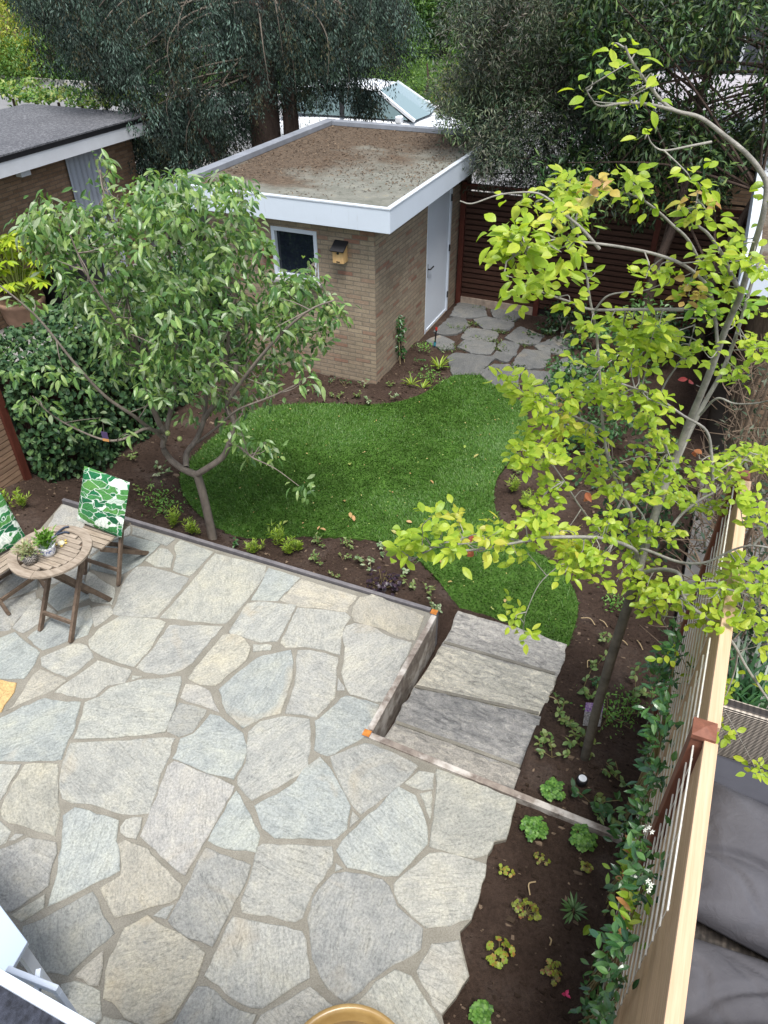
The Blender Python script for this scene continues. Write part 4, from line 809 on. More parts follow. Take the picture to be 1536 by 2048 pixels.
mk('crossbar', [bar((-4.19, 3.13, 0.15), (-3.97, 3.13, 0.15), 0.02, 0.036)], m_teakd, tb)

# things on the table
m_bw = plain('glazed_white', (0.72, 0.73, 0.74), 0.2, 0.5, 0.05, 20, 0.05)
t = NT('blue_white_glaze'); v = t.coord(); n1 = t.noise(v, 55, 2, 0.5); sx = t.n('SeparateXYZ'); t.l(v, sx.inputs[0])
band = t.ramp(sx.outputs[2], [(0.30, (0, 0, 0)), (0.32, (1, 1, 1)), (0.70, (1, 1, 1)), (0.72, (0, 0, 0))]); mm = t.n('Math', operation='MULTIPLY'); sc_ = t.n('Math', operation='MULTIPLY'); sc_.inputs[1].default_value = 11.0; t.l(sx.outputs[2], sc_.inputs[0])
band = t.ramp(sc_.outputs[0], [(0.30, (0, 0, 0)), (0.34, (1, 1, 1)), (0.72, (1, 1, 1)), (0.76, (0, 0, 0))]); t.l(band, mm.inputs[0]); t.l(t.ramp(n1, [(0.50, (0, 0, 0)), (0.53, (1, 1, 1))]), mm.inputs[1])
m_bluew = t.fin(t.mix(mm.outputs[0], (0.70, 0.72, 0.74), (0.05, 0.09, 0.30)), 0.2, None, 0.5)
t = NT('woven_basket'); v = t.coord(); ck = t.n('TexChecker'); ck.inputs['Scale'].default_value = 90; ck.inputs['Color1'].default_value = (0.38, 0.35, 0.31, 1); ck.inputs['Color2'].default_value = (0.03, 0.027, 0.025, 1); t.l(v, ck.inputs['Vector'])
m_weave = t.fin(ck.outputs[0], 0.8, t.bump(ck.outputs['Fac'], 0.5, 0.004), 0.2)
m_herb = leafmat('herb_leaf', [(0.07, 0.17, 0.02), (0.11, 0.24, 0.03), (0.16, 0.30, 0.05)], 0.3)
m_pale = leafmat('pale_succulent', [(0.20, 0.26, 0.12), (0.33, 0.33, 0.19), (0.45, 0.33, 0.22), (0.24, 0.30, 0.14)], 0.2)
def bushy(rng, c, r, h, n, L, Wd, up=0.9, k=2, spread=0.5):
    P = np.c_[rng.normal(0, r * .4, (n, 2)), rng.uniform(0, h, n)]
    D = nrm(np.c_[P[:, :2] / max(r, 1e-3) * spread + rng.normal(0, .35, (n, 2)), np.full(n, up) * rng.uniform(0.3, 1.2, n)])
    N = nrm(np.c_[rng.normal(0, .5, (n, 2)), np.ones(n)])
    return leaves(P + c, D, N, rng.uniform(.7, 1.2, n) * L, rng.uniform(.8, 1.2, n) * Wd, k, 0.3, 0.15)
rng = np.random.default_rng(41)
b = at(99, 1108, TZ); pw = empty('flower_pot', tuple(b), 'white pot with blue pattern holding bright green herb on table', 'flower pot')
mk('pot', [lathe([(0.0, 0.0), (0.042, 0.0), (0.054, 0.03), (0.060, 0.085), (0.061, 0.09), (0.055, 0.09), (0.052, 0.075), (0.0, 0.075)], b, 26)], m_bluew, pw, True)
mk('herb', bushy(rng, b + [0, 0, .07], .055, .11, 150, .065, .016), m_herb, pw)
b = at(62, 1124, TZ); pb = empty('flower_pot', tuple(b), 'dark woven pot holding a pale pinkish succulent on table', 'flower pot')
mk('pot', [lathe([(0.0, 0.0), (0.045, 0.0), (0.058, 0.04), (0.060, 0.09), (0.054, 0.09), (0.0, 0.08)], b, 26)], m_weave, pb, True)
mk('succulent', bushy(rng, b + [0, 0, .08], .075, .07, 190, .045, .016, .8, 2, .8), m_pale, pb)
b = at(124, 1068, TZ + .01); g = empty('pruning_shears', tuple(b), 'open pruning shears with dark blue handles on round table', 'pruning shears')
m_navy = plain('navy_handle', (0.03, 0.04, 0.065), 0.5)
q = lambda x, y: at(x, y, TZ + .012)
mk('blade', [bar(q(112, 1070), q(103, 1076), 0.02, 0.006), bar(q(112, 1071), q(105, 1070), 0.012, 0.006)], m_metal, g)
mk('handle', [tube(smooth_path([q(112, 1069), q(120, 1061), (q(129, 1055)), q(138, 1053)]), 0.008, 7)], m_navy, g, True)
mk('handle', [tube(smooth_path([q(112, 1070), q(122, 1066), q(131, 1064), q(138, 1066)]), 0.008, 7)], m_navy, g, True)
b = at(123, 1088, TZ); g = empty('turtle_figure', tuple(b), 'tiny gold and white turtle shaped ornament on the table', 'ornament')
sph = lathe([(0.001, 0.028), (0.016, 0.025), (0.027, 0.014), (0.030, 0.006), (0.001, 0.004)], b, 16)
mk('shell', [sph], plain('ivory_shell', (0.62, 0.57, 0.42), 0.4), g, True)
m_gold = plain('yellow_gold', (0.50, 0.36, 0.08), 0.4, 0.5)
mk('body', [lathe([(0.001, 0.012), (0.010, 0.010), (0.011, 0.004), (0.001, 0.0)], b + np.array([math.cos(a), math.sin(a), 0]) * r_, 8) for a, r_ in ((0.6, .034), (2.4, .034), (3.9, .034), (5.5, .034), (1.5, .042))], m_gold, g, True)

# ochre bowl at the bottom edge
bo = empty('planter_bowl', (-0.60, 0.905, 0), 'large round ochre glazed bowl cut off by the bottom edge', 'planter')
t = NT('ochre_glaze'); v = t.coord(); n1 = t.noise(v, 5, 4); m_och = t.fin(t.ramp(n1, [(0.3, (0.24, 0.145, 0.042)), (0.7, (0.38, 0.255, 0.10))]), 0.3, None, 0.5)
mk('bowl', [lathe([(0.0, 0.0), (0.20, 0.0), (0.27, 0.12), (0.305, 0.33), (0.318, 0.345), (0.316, 0.36), (0.298, 0.36), (0.282, 0.345), (0.265, 0.2), (0.0, 0.19)], (-0.60, 0.905, 0), 56)], m_och, bo, True)
mk('soil_fill', [lathe([(0.275, 0.27), (0.15, 0.28), (0.0, 0.285)], (-0.60, 0.905, 0), 40)], plain('brown_compost', (0.16, 0.10, 0.035), 0.6, 0.4, 0.3, 12), bo, True)

# own house: flat roof edge, open window and white table below
hr = empty('house_extension', (-1.5, -0.8, 0), 'own house extension roof, dark grit with white edge, bottom left corner', 'house')
m_grit2 = plain('navy_grit', (0.028, 0.031, 0.042), 0.85, 0.3, 0.7, 55, 0.8, 0, 0.004)
RY = 0.287
mk('roof', [box(-1.55, 0.1, -1.2, RY - .022, 2.40, 2.588)], m_grit2, hr)
mk('roof_trim', [box(-1.55, 0.1, RY - .024, RY, 2.30, 2.602)], m_white, hr, bevel=0.003)
mk('wall', [box(-1.5, 0.05, -1.15, -0.12, -0.4, 2.40)], m_brick, hr, uv=wall_uv)
A, B = at(17, 1941, 2.42), at(118, 1981, 2.42); u = nrm(B - A)
ow = empty('open_window', tuple((A + B) / 2), 'white framed window standing open below the roof edge, bottom left', 'window')
dn = np.array([0, 0, -1.0])
nsd = np.cross(u, dn)
mk('frame', [bar(A, B, 0.03, 0.014, nsd), bar(A + u * .008 - [0, 0, .015], A + u * .008 + dn, 0.016, 0.014, nsd), bar(B - u * .008 - [0, 0, .015], B - u * .008 + dn, 0.016, 0.014, nsd), bar(A + dn, B + dn, 0.03, 0.014, nsd)], m_white, ow, bevel=0.002)
mk('glass', [bar(A + dn * .5 + u * .016, B + dn * .5 - u * .016, 0.95, 0.006, nsd)], plain('window_glass_grey', (0.30, 0.36, 0.42), 0.08, 0.7, 0.03, 2, 0), ow)
mk('catch', [bar(B - u * .09 - [0, 0, .03] + nsd * .03, B - u * .04 - [0, 0, .03] - nsd * .05, 0.012, 0.02)], m_white, ow)
e0, e1, cc = at(0, 1810, .75), at(22, 1940, .75), at(55, 1883, .75); d0, d1 = nrm(e0 - cc), nrm(e1 - cc)
wt = empty('garden_table', tuple(cc * [1, 1, 0]), 'smooth pale blue-white table corner at left edge near bottom', 'table')
P = np.array([cc, cc + d0 * .9, cc + d0 * .9 + d1 * .7, cc + d1 * .7])
mk('tabletop', [extrude(P, .72, .75)], plain('sky_tinted_lacquer', (0.36, 0.43, 0.53), 0.2, 0.5, 0.02, 2, 0.02), wt, bevel=0.004)  # glossy white top, its sky reflection painted in as blue base colour
ctr = P.mean(0)
for p in P: mk('leg', [bar((p * .88 + ctr * .12) * [1, 1, 0], (p * .88 + ctr * .12) * [1, 1, 0] + [0, 0, .72], 0.045, 0.045, (1, 0, 0))], m_white, wt)

# neighbour's rattan sofa behind the fence
t = NT('rattan_weave'); v = t.coord(); mp = t.n('Mapping'); mp.inputs['Rotation'].default_value = (0, 0, 0); t.l(v, mp.inputs[0])
wv = t.n('TexWave', wave_type='BANDS', bands_direction='Z'); wv.inputs['Scale'].default_value = 24; wv.inputs['Distortion'].default_value = 0.5; t.l(mp.outputs[0], wv.inputs['Vector'])
wx = t.n('TexWave', wave_type='BANDS', bands_direction='X'); wx.inputs['Scale'].default_value = 9; t.l(mp.outputs[0], wx.inputs['Vector'])
wm = t.n('Math', operation='MULTIPLY'); t.l(wv.outputs['Fac'], wm.inputs[0]); t.l(wx.outputs['Fac'], wm.inputs[1])
c = t.mix(0.6, t.ramp(wv.outputs['Fac'], [(0.15, (0.025, 0.021, 0.018)), (0.5, (0.20, 0.17, 0.14)), (0.85, (0.36, 0.32, 0.27))]), t.ramp(wx.outputs['Fac'], [(0.2, (0.35, 0.35, 0.35)), (0.6, (1.1, 1.1, 1.1))]), 'MULTIPLY')
m_rattan = t.fin(c, 0.55, t.bump(wv.outputs['Fac'], 0.8, 0.008), 0.35)
t = NT('grey_cushion_cloth'); v = t.coord(); n1 = t.noise(v, 3, 4); n2 = t.noise(v, 400, 2)
m_gcl = t.fin(t.ramp(n1, [(0.3, (0.062, 0.062, 0.070)), (0.7, (0.084, 0.084, 0.093))]), 0.9, t.bump(t.noise(v, 11, 5, 0.6, 1.5), 0.35, 0.02, t.bump(n2, 0.4, 0.001)), 0.1)
m_gcd = plain('charcoal_cloth', (0.045, 0.047, 0.058), 0.8, 0.2, 0.1, 6, 0.1)
so_ = empty('rattan_sofa', (1.35, 2.3, -0.43), "woven rattan sofa on the neighbour's terrace behind the timber fence", 'sofa')
mk('back', [bar((0.56, 3.42, 0.30), (2.3, 3.42, 0.30), 0.10, 0.95, (0, 0.0, 1))], m_rattan, so_, bevel=0.03)
mk('base', [box(0.55, 2.3, 1.0, 3.36, -0.43, 0.20)], m_rattan, so_, bevel=0.03)
mk('arm', [box(0.54, 0.62, 2.72, 3.36, 0.20, 0.52)], m_rattan, so_, bevel=0.03)
mk('seat_edge', [bar((0.60, 2.98, 0.34), (2.3, 3.0, 0.34), 0.10, 0.22, (0, 0.0, 1))], m_rattan, so_, bevel=0.03)
def piping(c, dims, R, z=0.0):
    a = np.linspace(0, 2 * math.pi, 60); q = np.sign(np.cos(a)) * np.abs(np.cos(a)) ** .35, np.sign(np.sin(a)) * np.abs(np.sin(a)) ** .35
    return tube(np.c_[q[0] * dims[0] / 2, q[1] * dims[1] / 2, np.full(60, z)] @ np.asarray(R).T + np.asarray(c), .006, 6)
def pillow(name_label, c, dims, R, puff, wr, seed, mat_, n=70, ws=2.2):
    P_ = [cushion(c, dims, R, puff, wr, seed, n, ws)]
    tag(mk('cushion', P_, mat_, None, True), name_label, 'cushion')
pillow('charcoal folded cushion lying along the rattan sofa back', (1.45, 3.16, 0.42), (1.70, 0.24, 0.12), rot(0, math.radians(14)), 0.1, 0.004, 1.0, m_gcd, 30)
pillow('big plump grey cushion just below the charcoal one on the sofa', (1.42, 2.56, 0.40), (1.50, 0.74, 0.44), rot(math.radians(-7), math.radians(16), math.radians(5)), 0.30, 0.030, 3.4, m_gcl)
pillow('flat grey seat cushion in front of the plump one', (1.35, 1.78, 0.24), (1.40, 0.95, 0.26), rot(math.radians(3)), 0.2, 0.024, 5.7, m_gcl)
pillow('round edged grey cushion in the bottom right corner', (1.36, 1.45, 0.50), (1.05, 0.95, 0.30), rot(math.radians(28), math.radians(-8), math.radians(8)), 0.5, 0.022, 8.1, m_gcl)

# white car on the street
t = NT('white_car_paint'); m_car = t.fin((0.70, 0.73, 0.76), 0.25, None, 0.5); t.b.inputs['Coat Weight'].default_value = 0.4
t = NT('car_glass'); m_cgl = t.fin((0.16, 0.23, 0.24), 0.04, None, 0.9)  # pale teal base stands in for sky reflected on the glass
CX, CY, CZ = -8.15, 18.2, 0.10
ca = empty('parked_car', (CX, CY, CZ), 'white car parked on the street behind the brick shed', 'car')
def loft(secs):
    V = np.array(secs).reshape(-1, 3); k, n = len(secs), len(secs[0]); i = np.arange(k - 1)[:, None] * n; j = np.arange(n)[None]; j2 = (j + 1) % n
    F = np.stack([i + j, i + n + j, i + n + j2, i + j2], -1).reshape(-1, 4).tolist() + [list(range(n)), [(k - 1) * n + q for q in range(n)][::-1]]
    return (V, F, 0)
secs = []
for x, w_, zb_, zt_, wt_ in [(-2.10, .70, .40, .78, .62), (-1.95, .80, .28, .92, .70), (-1.3, .86, .22, .96, .76), (-.3, .87, .2, .97, .78), (.55, .87, .2, .98, .78), (1.0, .87, .2, .95, .77), (1.55, .86, .22, .86, .73), (1.95, .80, .26, .74, .64), (2.12, .66, .34, .62, .52)]:
    secs.append([(CX + x, CY - w_, CZ + zb_), (CX + x, CY - w_ - .02, CZ + (zb_ + zt_) / 2), (CX + x, CY - wt_ - .04, CZ + zt_ - .05), (CX + x, CY - wt_ + .1, CZ + zt_), (CX + x, CY + wt_ - .1, CZ + zt_), (CX + x, CY + wt_ + .04, CZ + zt_ - .05), (CX + x, CY + w_ + .02, CZ + (zb_ + zt_) / 2), (CX + x, CY + w_, CZ + zb_)])
body = mk('body', [loft(secs)], m_car, ca, True); sm = body.modifiers.new('sub', 'SUBSURF'); sm.levels = sm.render_levels = 2
R4 = lambda x, w_, z: [(CX + x, CY - w_, CZ + z), (CX + x, CY + w_, CZ + z)]
ws = np.array(R4(1.12, .74, .97) + R4(.28, .60, 1.455)[::-1]); mid = (ws[0] + ws[1]) / 2 + [0.10, 0, 0]; mid2 = (ws[2] + ws[3]) / 2 + [0.05, 0, 0]
mk('windscreen', [(np.vstack([ws, mid[None], mid2[None]]), [[0, 4, 5, 3], [4, 1, 2, 5]])], m_cgl, ca)
mk('roof', [loft([[(CX + x, CY - w_, CZ + z - .03), (CX + x, CY - w_ * .8, CZ + z), (CX + x, CY + w_ * .8, CZ + z), (CX + x, CY + w_, CZ + z - .03)] for x, w_, z in ((.30, .62, 1.46), (-.2, .64, 1.51), (-1.0, .63, 1.50), (-1.55, .58, 1.42))])], m_car, ca, True)
for s in (-1, 1):
    y = lambda q: CY + s * q
    mk('side_window', [(np.array([(CX + .98, y(.775), CZ + .97), (CX + .28, y(.635), CZ + 1.42), (CX - 1.35, y(.62), CZ + 1.40), (CX - 1.75, y(.74), CZ + .98)]), [[0, 1, 2, 3]])], m_cgl, ca)
    mk('pillar', [bar((CX + 1.12, y(.765), CZ + .96), (CX + .28, y(.625), CZ + 1.45), 0.07, 0.05)], m_car, ca)
    mk('pillar', [bar((CX - .45, y(.785), CZ + .97), (CX - .5, y(.635), CZ + 1.43), 0.05, 0.09, (1, 0, 0))], m_black, ca)
    mk('pillar', [bar((CX - 1.85, y(.74), CZ + .95), (CX - 1.45, y(.61), CZ + 1.44), 0.05, 0.16, (1, 0, 0))], m_car, ca)
    mk('mirror', [box(CX + .78, CX + .92, min(y(.86), y(1.02)), max(y(.86), y(1.02)), CZ + .93, CZ + 1.07)], m_car, ca, bevel=0.03)
    for wx in (-1.35, 1.35):
        wl = mk('wheel', [(lambda q: (np.c_[q[0][:, 0], q[0][:, 2], q[0][:, 1]] + [CX + wx, y(.80), CZ + .31], q[1], 0))(lathe([(0.0, -.09), (.2, -.09), (.3, -.08), (.31, 0), (.3, .08), (.2, .09), (0.0, .09)], (0, 0, 0), 24))], m_black, ca, True)
    mk('headlight', [box(CX + 1.93, CX + 2.06, min(y(.45), y(.68)), max(y(.45), y(.68)), CZ + .60, CZ + .70)], m_glass, ca, bevel=0.03)
mk('rear_window', [(np.array(R4(-1.58, .56, 1.40) + R4(-1.98, .62, .98)[::-1]), [[0, 1, 2, 3]])], m_cgl, ca)
mk('dashboard', [box(CX + .55, CX + 1.08, CY - .66, CY + .66, CZ + .90, CZ + .965)], m_black, ca)
ca.scale = (1.12, 1.12, 1.12); ca.rotation_euler = (0, 0, math.radians(4))

# small fittings in the beds
b = at(1160, 1576, -0.13); b[2] = float(soilz(b[0], b[1])); sp = empty('garden_spotlight', tuple(b), 'small black garden spotlight in the soil at the thin tree', 'spotlight')
mk('housing', [lathe([(0.0, -.02), (.034, -.02), (.036, .055), (.03, .06), (0.0, .05)], b, 20)], m_black, sp, True)
mk('lens', [lathe([(.027, .061), (0.0, .063)], b, 18)], plain('lamp_lens', (0.60, 0.62, 0.64), 0.15, 0.5), sp, True)
b = at(869, 692, -0.43); sk = empty('garden_stake', tuple(b), 'thin dark stake with red tip and blue band in shed bed', 'stake')
mk('rod', [tube([b, b + [0.02, 0, .26]], .012, 8)], m_black, sk); mk('tip', [tube([b + [0.02, 0, .26], b + [.021, 0, .30]], .017, 8)], plain('red_plastic', (0.45, 0.03, 0.02), 0.5), sk); mk('band', [tube([b + [0.001, 0, .01], b + [.006, 0, .07]], .018, 8)], plain('teal_plastic', (0.02, 0.20, 0.28), 0.5), sk)
b = at(1183, 1452, -0.24)
t = NT('printed_plant_card'); tc = t.n('TexCoord'); sx = t.n('SeparateXYZ'); t.l(tc.outputs['Object'], sx.inputs[0]); n1 = t.noise(tc.outputs['Object'], 70, 3)
c1_ = t.ramp(n1, [(0.35, (0.10, 0.10, 0.12)), (0.6, (0.40, 0.40, 0.40))]); c2_ = t.ramp(n1, [(0.4, (0.16, 0.06, 0.30)), (0.65, (0.50, 0.42, 0.55))]); ml = t.n('Math', operation='GREATER_THAN'); ml.inputs[1].default_value = 0.125; t.l(sx.outputs[2], ml.inputs[0])
cardm = t.fin(t.mix(ml.outputs[0], c1_, c2_), 0.35, None, 0.4)
cdv = bar((0, 0.0, 0.0), (0.0, 0.055, 0.20), 0.13, 0.002, (0, 1, 0))
cdo = mk('plant_label', [xf(cdv, (0, 0, 0), rot(math.radians(20)))], cardm); cdo.location = b
tag(cdo, 'purple and grey printed plant card standing in soil behind trunk', 'plant label')
# ------------------------------------------------------------------ trees and big shrubs
m_bark = plain('grey_bark', (0.17, 0.145, 0.12), 0.9, 0.15, 0.3, 14, 0.6, 0, 0.01, (1, 1, 0.4))
m_barkpale = plain('pale_bark', (0.235, 0.225, 0.195), 0.85, 0.15, 0.35, 16, 0.5, 0, 0.008)
m_barkdark = plain('dark_bark', (0.07, 0.05, 0.04), 0.9, 0.1, 0.3, 8, 0.8, 0, 0.03, (1, 1, 0.3))
def skel(base, lines, per=5):
    """lines: [(r0, r1, [(px, py, d), ...])] on the upright plane through base -> tubes and sample points"""
    out, pts = [], []
    for r0_, r1_, L in lines:
        P = smooth_path([atd(x, y, base, d) for x, y, d in L], per)
        R = r1_ + (r0_ - r1_) * np.linspace(1, 0, len(P)) ** 1.3; out.append((P, R)); pts.append(P)
    return out, np.vstack(pts)
def rosette(rng, c, n, spread, L, Wd, droop, face, k=3, m=0, curl=0.2, fold=0.25):
    a = rng.uniform(0, 2 * math.pi, n); el = rng.normal(droop, 0.35, n)
    D = np.c_[np.cos(a) * np.cos(el), np.sin(a) * np.cos(el), np.sin(el)]
    P = c + D * (rng.uniform(0.0, 1.0, n) * spread)[:, None] * 0.6 + rng.normal(0, spread * 0.25, (n, 3))
    N = nrm(np.array([0, 0, 1.0]) * 1.0 + np.asarray(face) * 0.35 + rng.normal(0, 0.35, (n, 3)))
    return leaves(P, D, N, L * rng.uniform(0.5, 1.18, n), Wd * rng.uniform(0.7, 1.15, n), k, fold * rng.uniform(.2, 2.2, (n, 1)), curl * rng.uniform(-.4, 2.6, (n, 1)), m)
FACE = -HEAD
# --- apple tree on the left
rng = np.random.default_rng(101)
AB = np.array([-3.93, 4.62, -0.40])
alines = [
 (.046, .040, [(428, 1090, 0), (418, 1040, 0), (405, 985, 0), (393, 945, 0)]),
 (.036, .024, [(393, 950, 0), (366, 938, .05), (340, 918, .1), (326, 893, .1), (330, 868, .1), (318, 845, .1)]),
 (.033, .020, [(392, 950, 0), (415, 936, -.1), (445, 914, -.15), (460, 882, -.2), (468, 845, -.2), (452, 810, -.2), (470, 770, -.25), (472, 720, -.3)]),
 (.031, .016, [(372, 935, .05), (374, 905, .2), (392, 880, .25), (408, 838, .3), (412, 780, .35), (418, 700, .4), (420, 600, .5)]),
 (.026, .012, [(408, 838, .3), (440, 790, .1), (452, 730, 0), (460, 650, -.1), (480, 560, -.2)]),
 (.028, .010, [(320, 850, .1), (300, 800, 0), (280, 720, -.1), (262, 640, -.15), (240, 540, -.1), (215, 430, 0), (200, 340, .1)]),
 (.026, .010, [(330, 870, .1), (345, 800, .3), (352, 720, .4), (350, 620, .5), (340, 520, .5), (330, 430, .5)]),
 (.020, .006, [(326, 865, .1), (300, 857, -.1), (268, 832, -.3), (210, 792, -.45), (150, 727, -.55), (90, 652, -.6), (48, 610, -.65), (-20, 556, -.7)]),
 (.016, .005, [(330, 880, .1), (295, 857, -.2), (250, 877, -.35), (210, 880, -.4), (150, 857, -.4), (100, 827, -.45), (65, 792, -.5)]),
 (.014, .005, [(395, 885, .2), (440, 850, -.2), (475, 820, -.35), (545, 792, -.5), (600, 765, -.6)]),
 (.012, .003, [(455, 885, -.2), (480, 895, -.35), (505, 915, -.5), (550, 937, -.6), (598, 972, -.7)]),
 (.018, .006, [(450, 812, -.2), (500, 740, -.4), (560, 670, -.5), (620, 620, -.6), (670, 600, -.65)]),
 (.018, .006, [(412, 780, .35), (470, 700, .3), (530, 620, .2), (590, 560, .1), (635, 520, .1)]),
 (.016, .005, [(352, 720, .4), (400, 620, .6), (440, 520, .7), (470, 420, .7), (480, 370, .7)]),
 (.016, .005, [(345, 800, .3), (290, 690, .6), (200, 580, .7), (130, 500, .7), (80, 430, .7)]),
 (.016, .005, [(280, 720, -.1), (240, 650, -.4), (180, 560, -.5), (140, 470, -.5)]),
]
tubes_, apts = skel(AB, alines)
crown_poly = np.array([(186, 300), (206, 298), (232, 392), (285, 348), (345, 338), (400, 352), (445, 342), (505, 362), (508, 430), (528, 470), (548, 545), (588, 545), (598, 508), (630, 528), (645, 572), (685, 604), (680, 655), (625, 720), (565, 742), (545, 790), (480, 835), (440, 822), (400, 835), (350, 838), (318, 815), (262, 812), (222, 735), (160, 660), (125, 560), (62, 500), (38, 430), (80, 398), (140, 398), (184, 425), (198, 380)], float)
lf = []; tw = []
cl = []
for _ in range(20000):
    x, y = rng.uniform(30, 700), rng.uniform(290, 840)
    if not inpoly(np.array([x]), np.array([y]), crown_poly)[0]: continue
    if y > 730 and rng.random() < (y - 730) / 120: continue
    if 240 < x < 300 and y > 560 and rng.random() < .5: continue
    th_ = min(1.0, 0.25 + 0.8 * (1 - abs(x - 350) / 380))
    cl.append((x, y, rng.normal(0, .42) * th_ + .05))
    if len(cl) >= 720: break
for cx_, cy_, n_ in ((60, 600, 5), (20, 580, 3), (100, 820, 4), (60, 800, 4), (150, 850, 3), (95, 735, 5), (40, 735, 4), (130, 745, 6), (180, 765, 4), (500, 910, 6), (520, 885, 6), (600, 968, 3), (608, 975, 2), (615, 755, 4), (630, 765, 3), (250, 868, 2), (205, 842, 2), (285, 770, 4), (300, 790, 4), (475, 880, 5), (470, 850, 4), (540, 900, 4)):
    for _ in range(max(1, n_ // 2)): cl.append((cx_ + rng.normal(0, 9), cy_ + rng.normal(0, 7), -0.4 + rng.normal(0, .12)))
for x, y, d in cl:
    c = atd(x, y, AB, d); dd = np.linalg.norm(apts - c, axis=1); i = np.argsort(dd)[rng.integers(0, 14)]; q = apts[i]
    if 0.05 < dd[i] < 0.32:
        mid = (q + c) / 2 + [0, 0, -0.04 * dd[i]] + rng.normal(0, .02, 3); tw.append((smooth_path([q, mid, c], 4), np.linspace(.006, .0025, 9)))
    lf += rosette(rng, c, rng.integers(8, 14), 0.13, 0.094, 0.034, -0.5, FACE, 3, 0, 0.28, 0.3)
ap = empty('apple_tree', tuple(AB), 'leafy young apple tree with green fruit at patio edge', 'tree')
mk('trunk', [tube(P, R, 9) for P, R in tubes_[:1]], m_bark, ap, True)
mk('branches', [tube(P, R, 7) for P, R in tubes_[1:]] + [tube(P, R[:len(P)] if len(R) >= len(P) else np.linspace(.006, .0025, len(P)), 5) for P, R in tw], m_bark, ap, True)
m_apl = leafmat('apple_leaf', [(0.055, 0.125, 0.036), (0.085, 0.175, 0.050), (0.12, 0.22, 0.062), (0.165, 0.275, 0.075), (0.24, 0.34, 0.10), (0.22, 0.28, 0.17)], 0.35, 0.36, 0.5)
mk('crown', lf, m_apl, ap)
m_apple = plain('apple_skin', (0.17, 0.22, 0.07), 0.35, 0.4, 0.2, 25, 0.05)
for x, y in ((260, 424), (218, 410), (270, 492), (347, 649), (190, 667), (335, 865), (359, 876), (300, 760), (656, 616), (662, 622), (205, 440), (150, 735), (455, 740), (238, 640), (410, 575)):
    b = atd(x, y, AB, -0.45); mk('apple', [lathe([(0.001, .040), (.009, .043), (.018, .037), (.022, .023), (.018, .007), (.007, .001), (.001, .003)], b - [0, 0, .03], 14)], m_apple, ap, True)
# hanging plant tag
b = atd(207, 862, AB, -0.42)
tg = mk('plant_tag', [bar((0, 0, -.075), (.012, -.01, .0), 0.055, 0.002, (0.3, -1, 0))], plain('purple_card', (0.09, 0.06, 0.14), 0.4), smooth=False); tg.location = b
mk('orange_band', [bar((-.005, .002, -.105), (0, 0, -.0755), 0.055, 0.002, (0.3, -1, 0))], plain('orange_card', (0.62, 0.30, 0.10), 0.4), tg, local=True)
mk('tie', [tube([(.012, -.01, 0), (0.02, 0.0, 0.10)], .0015, 5)], m_bark, tg, local=True)
tag(tg, 'purple and orange plant tag hanging from a low apple branch', 'plant tag')

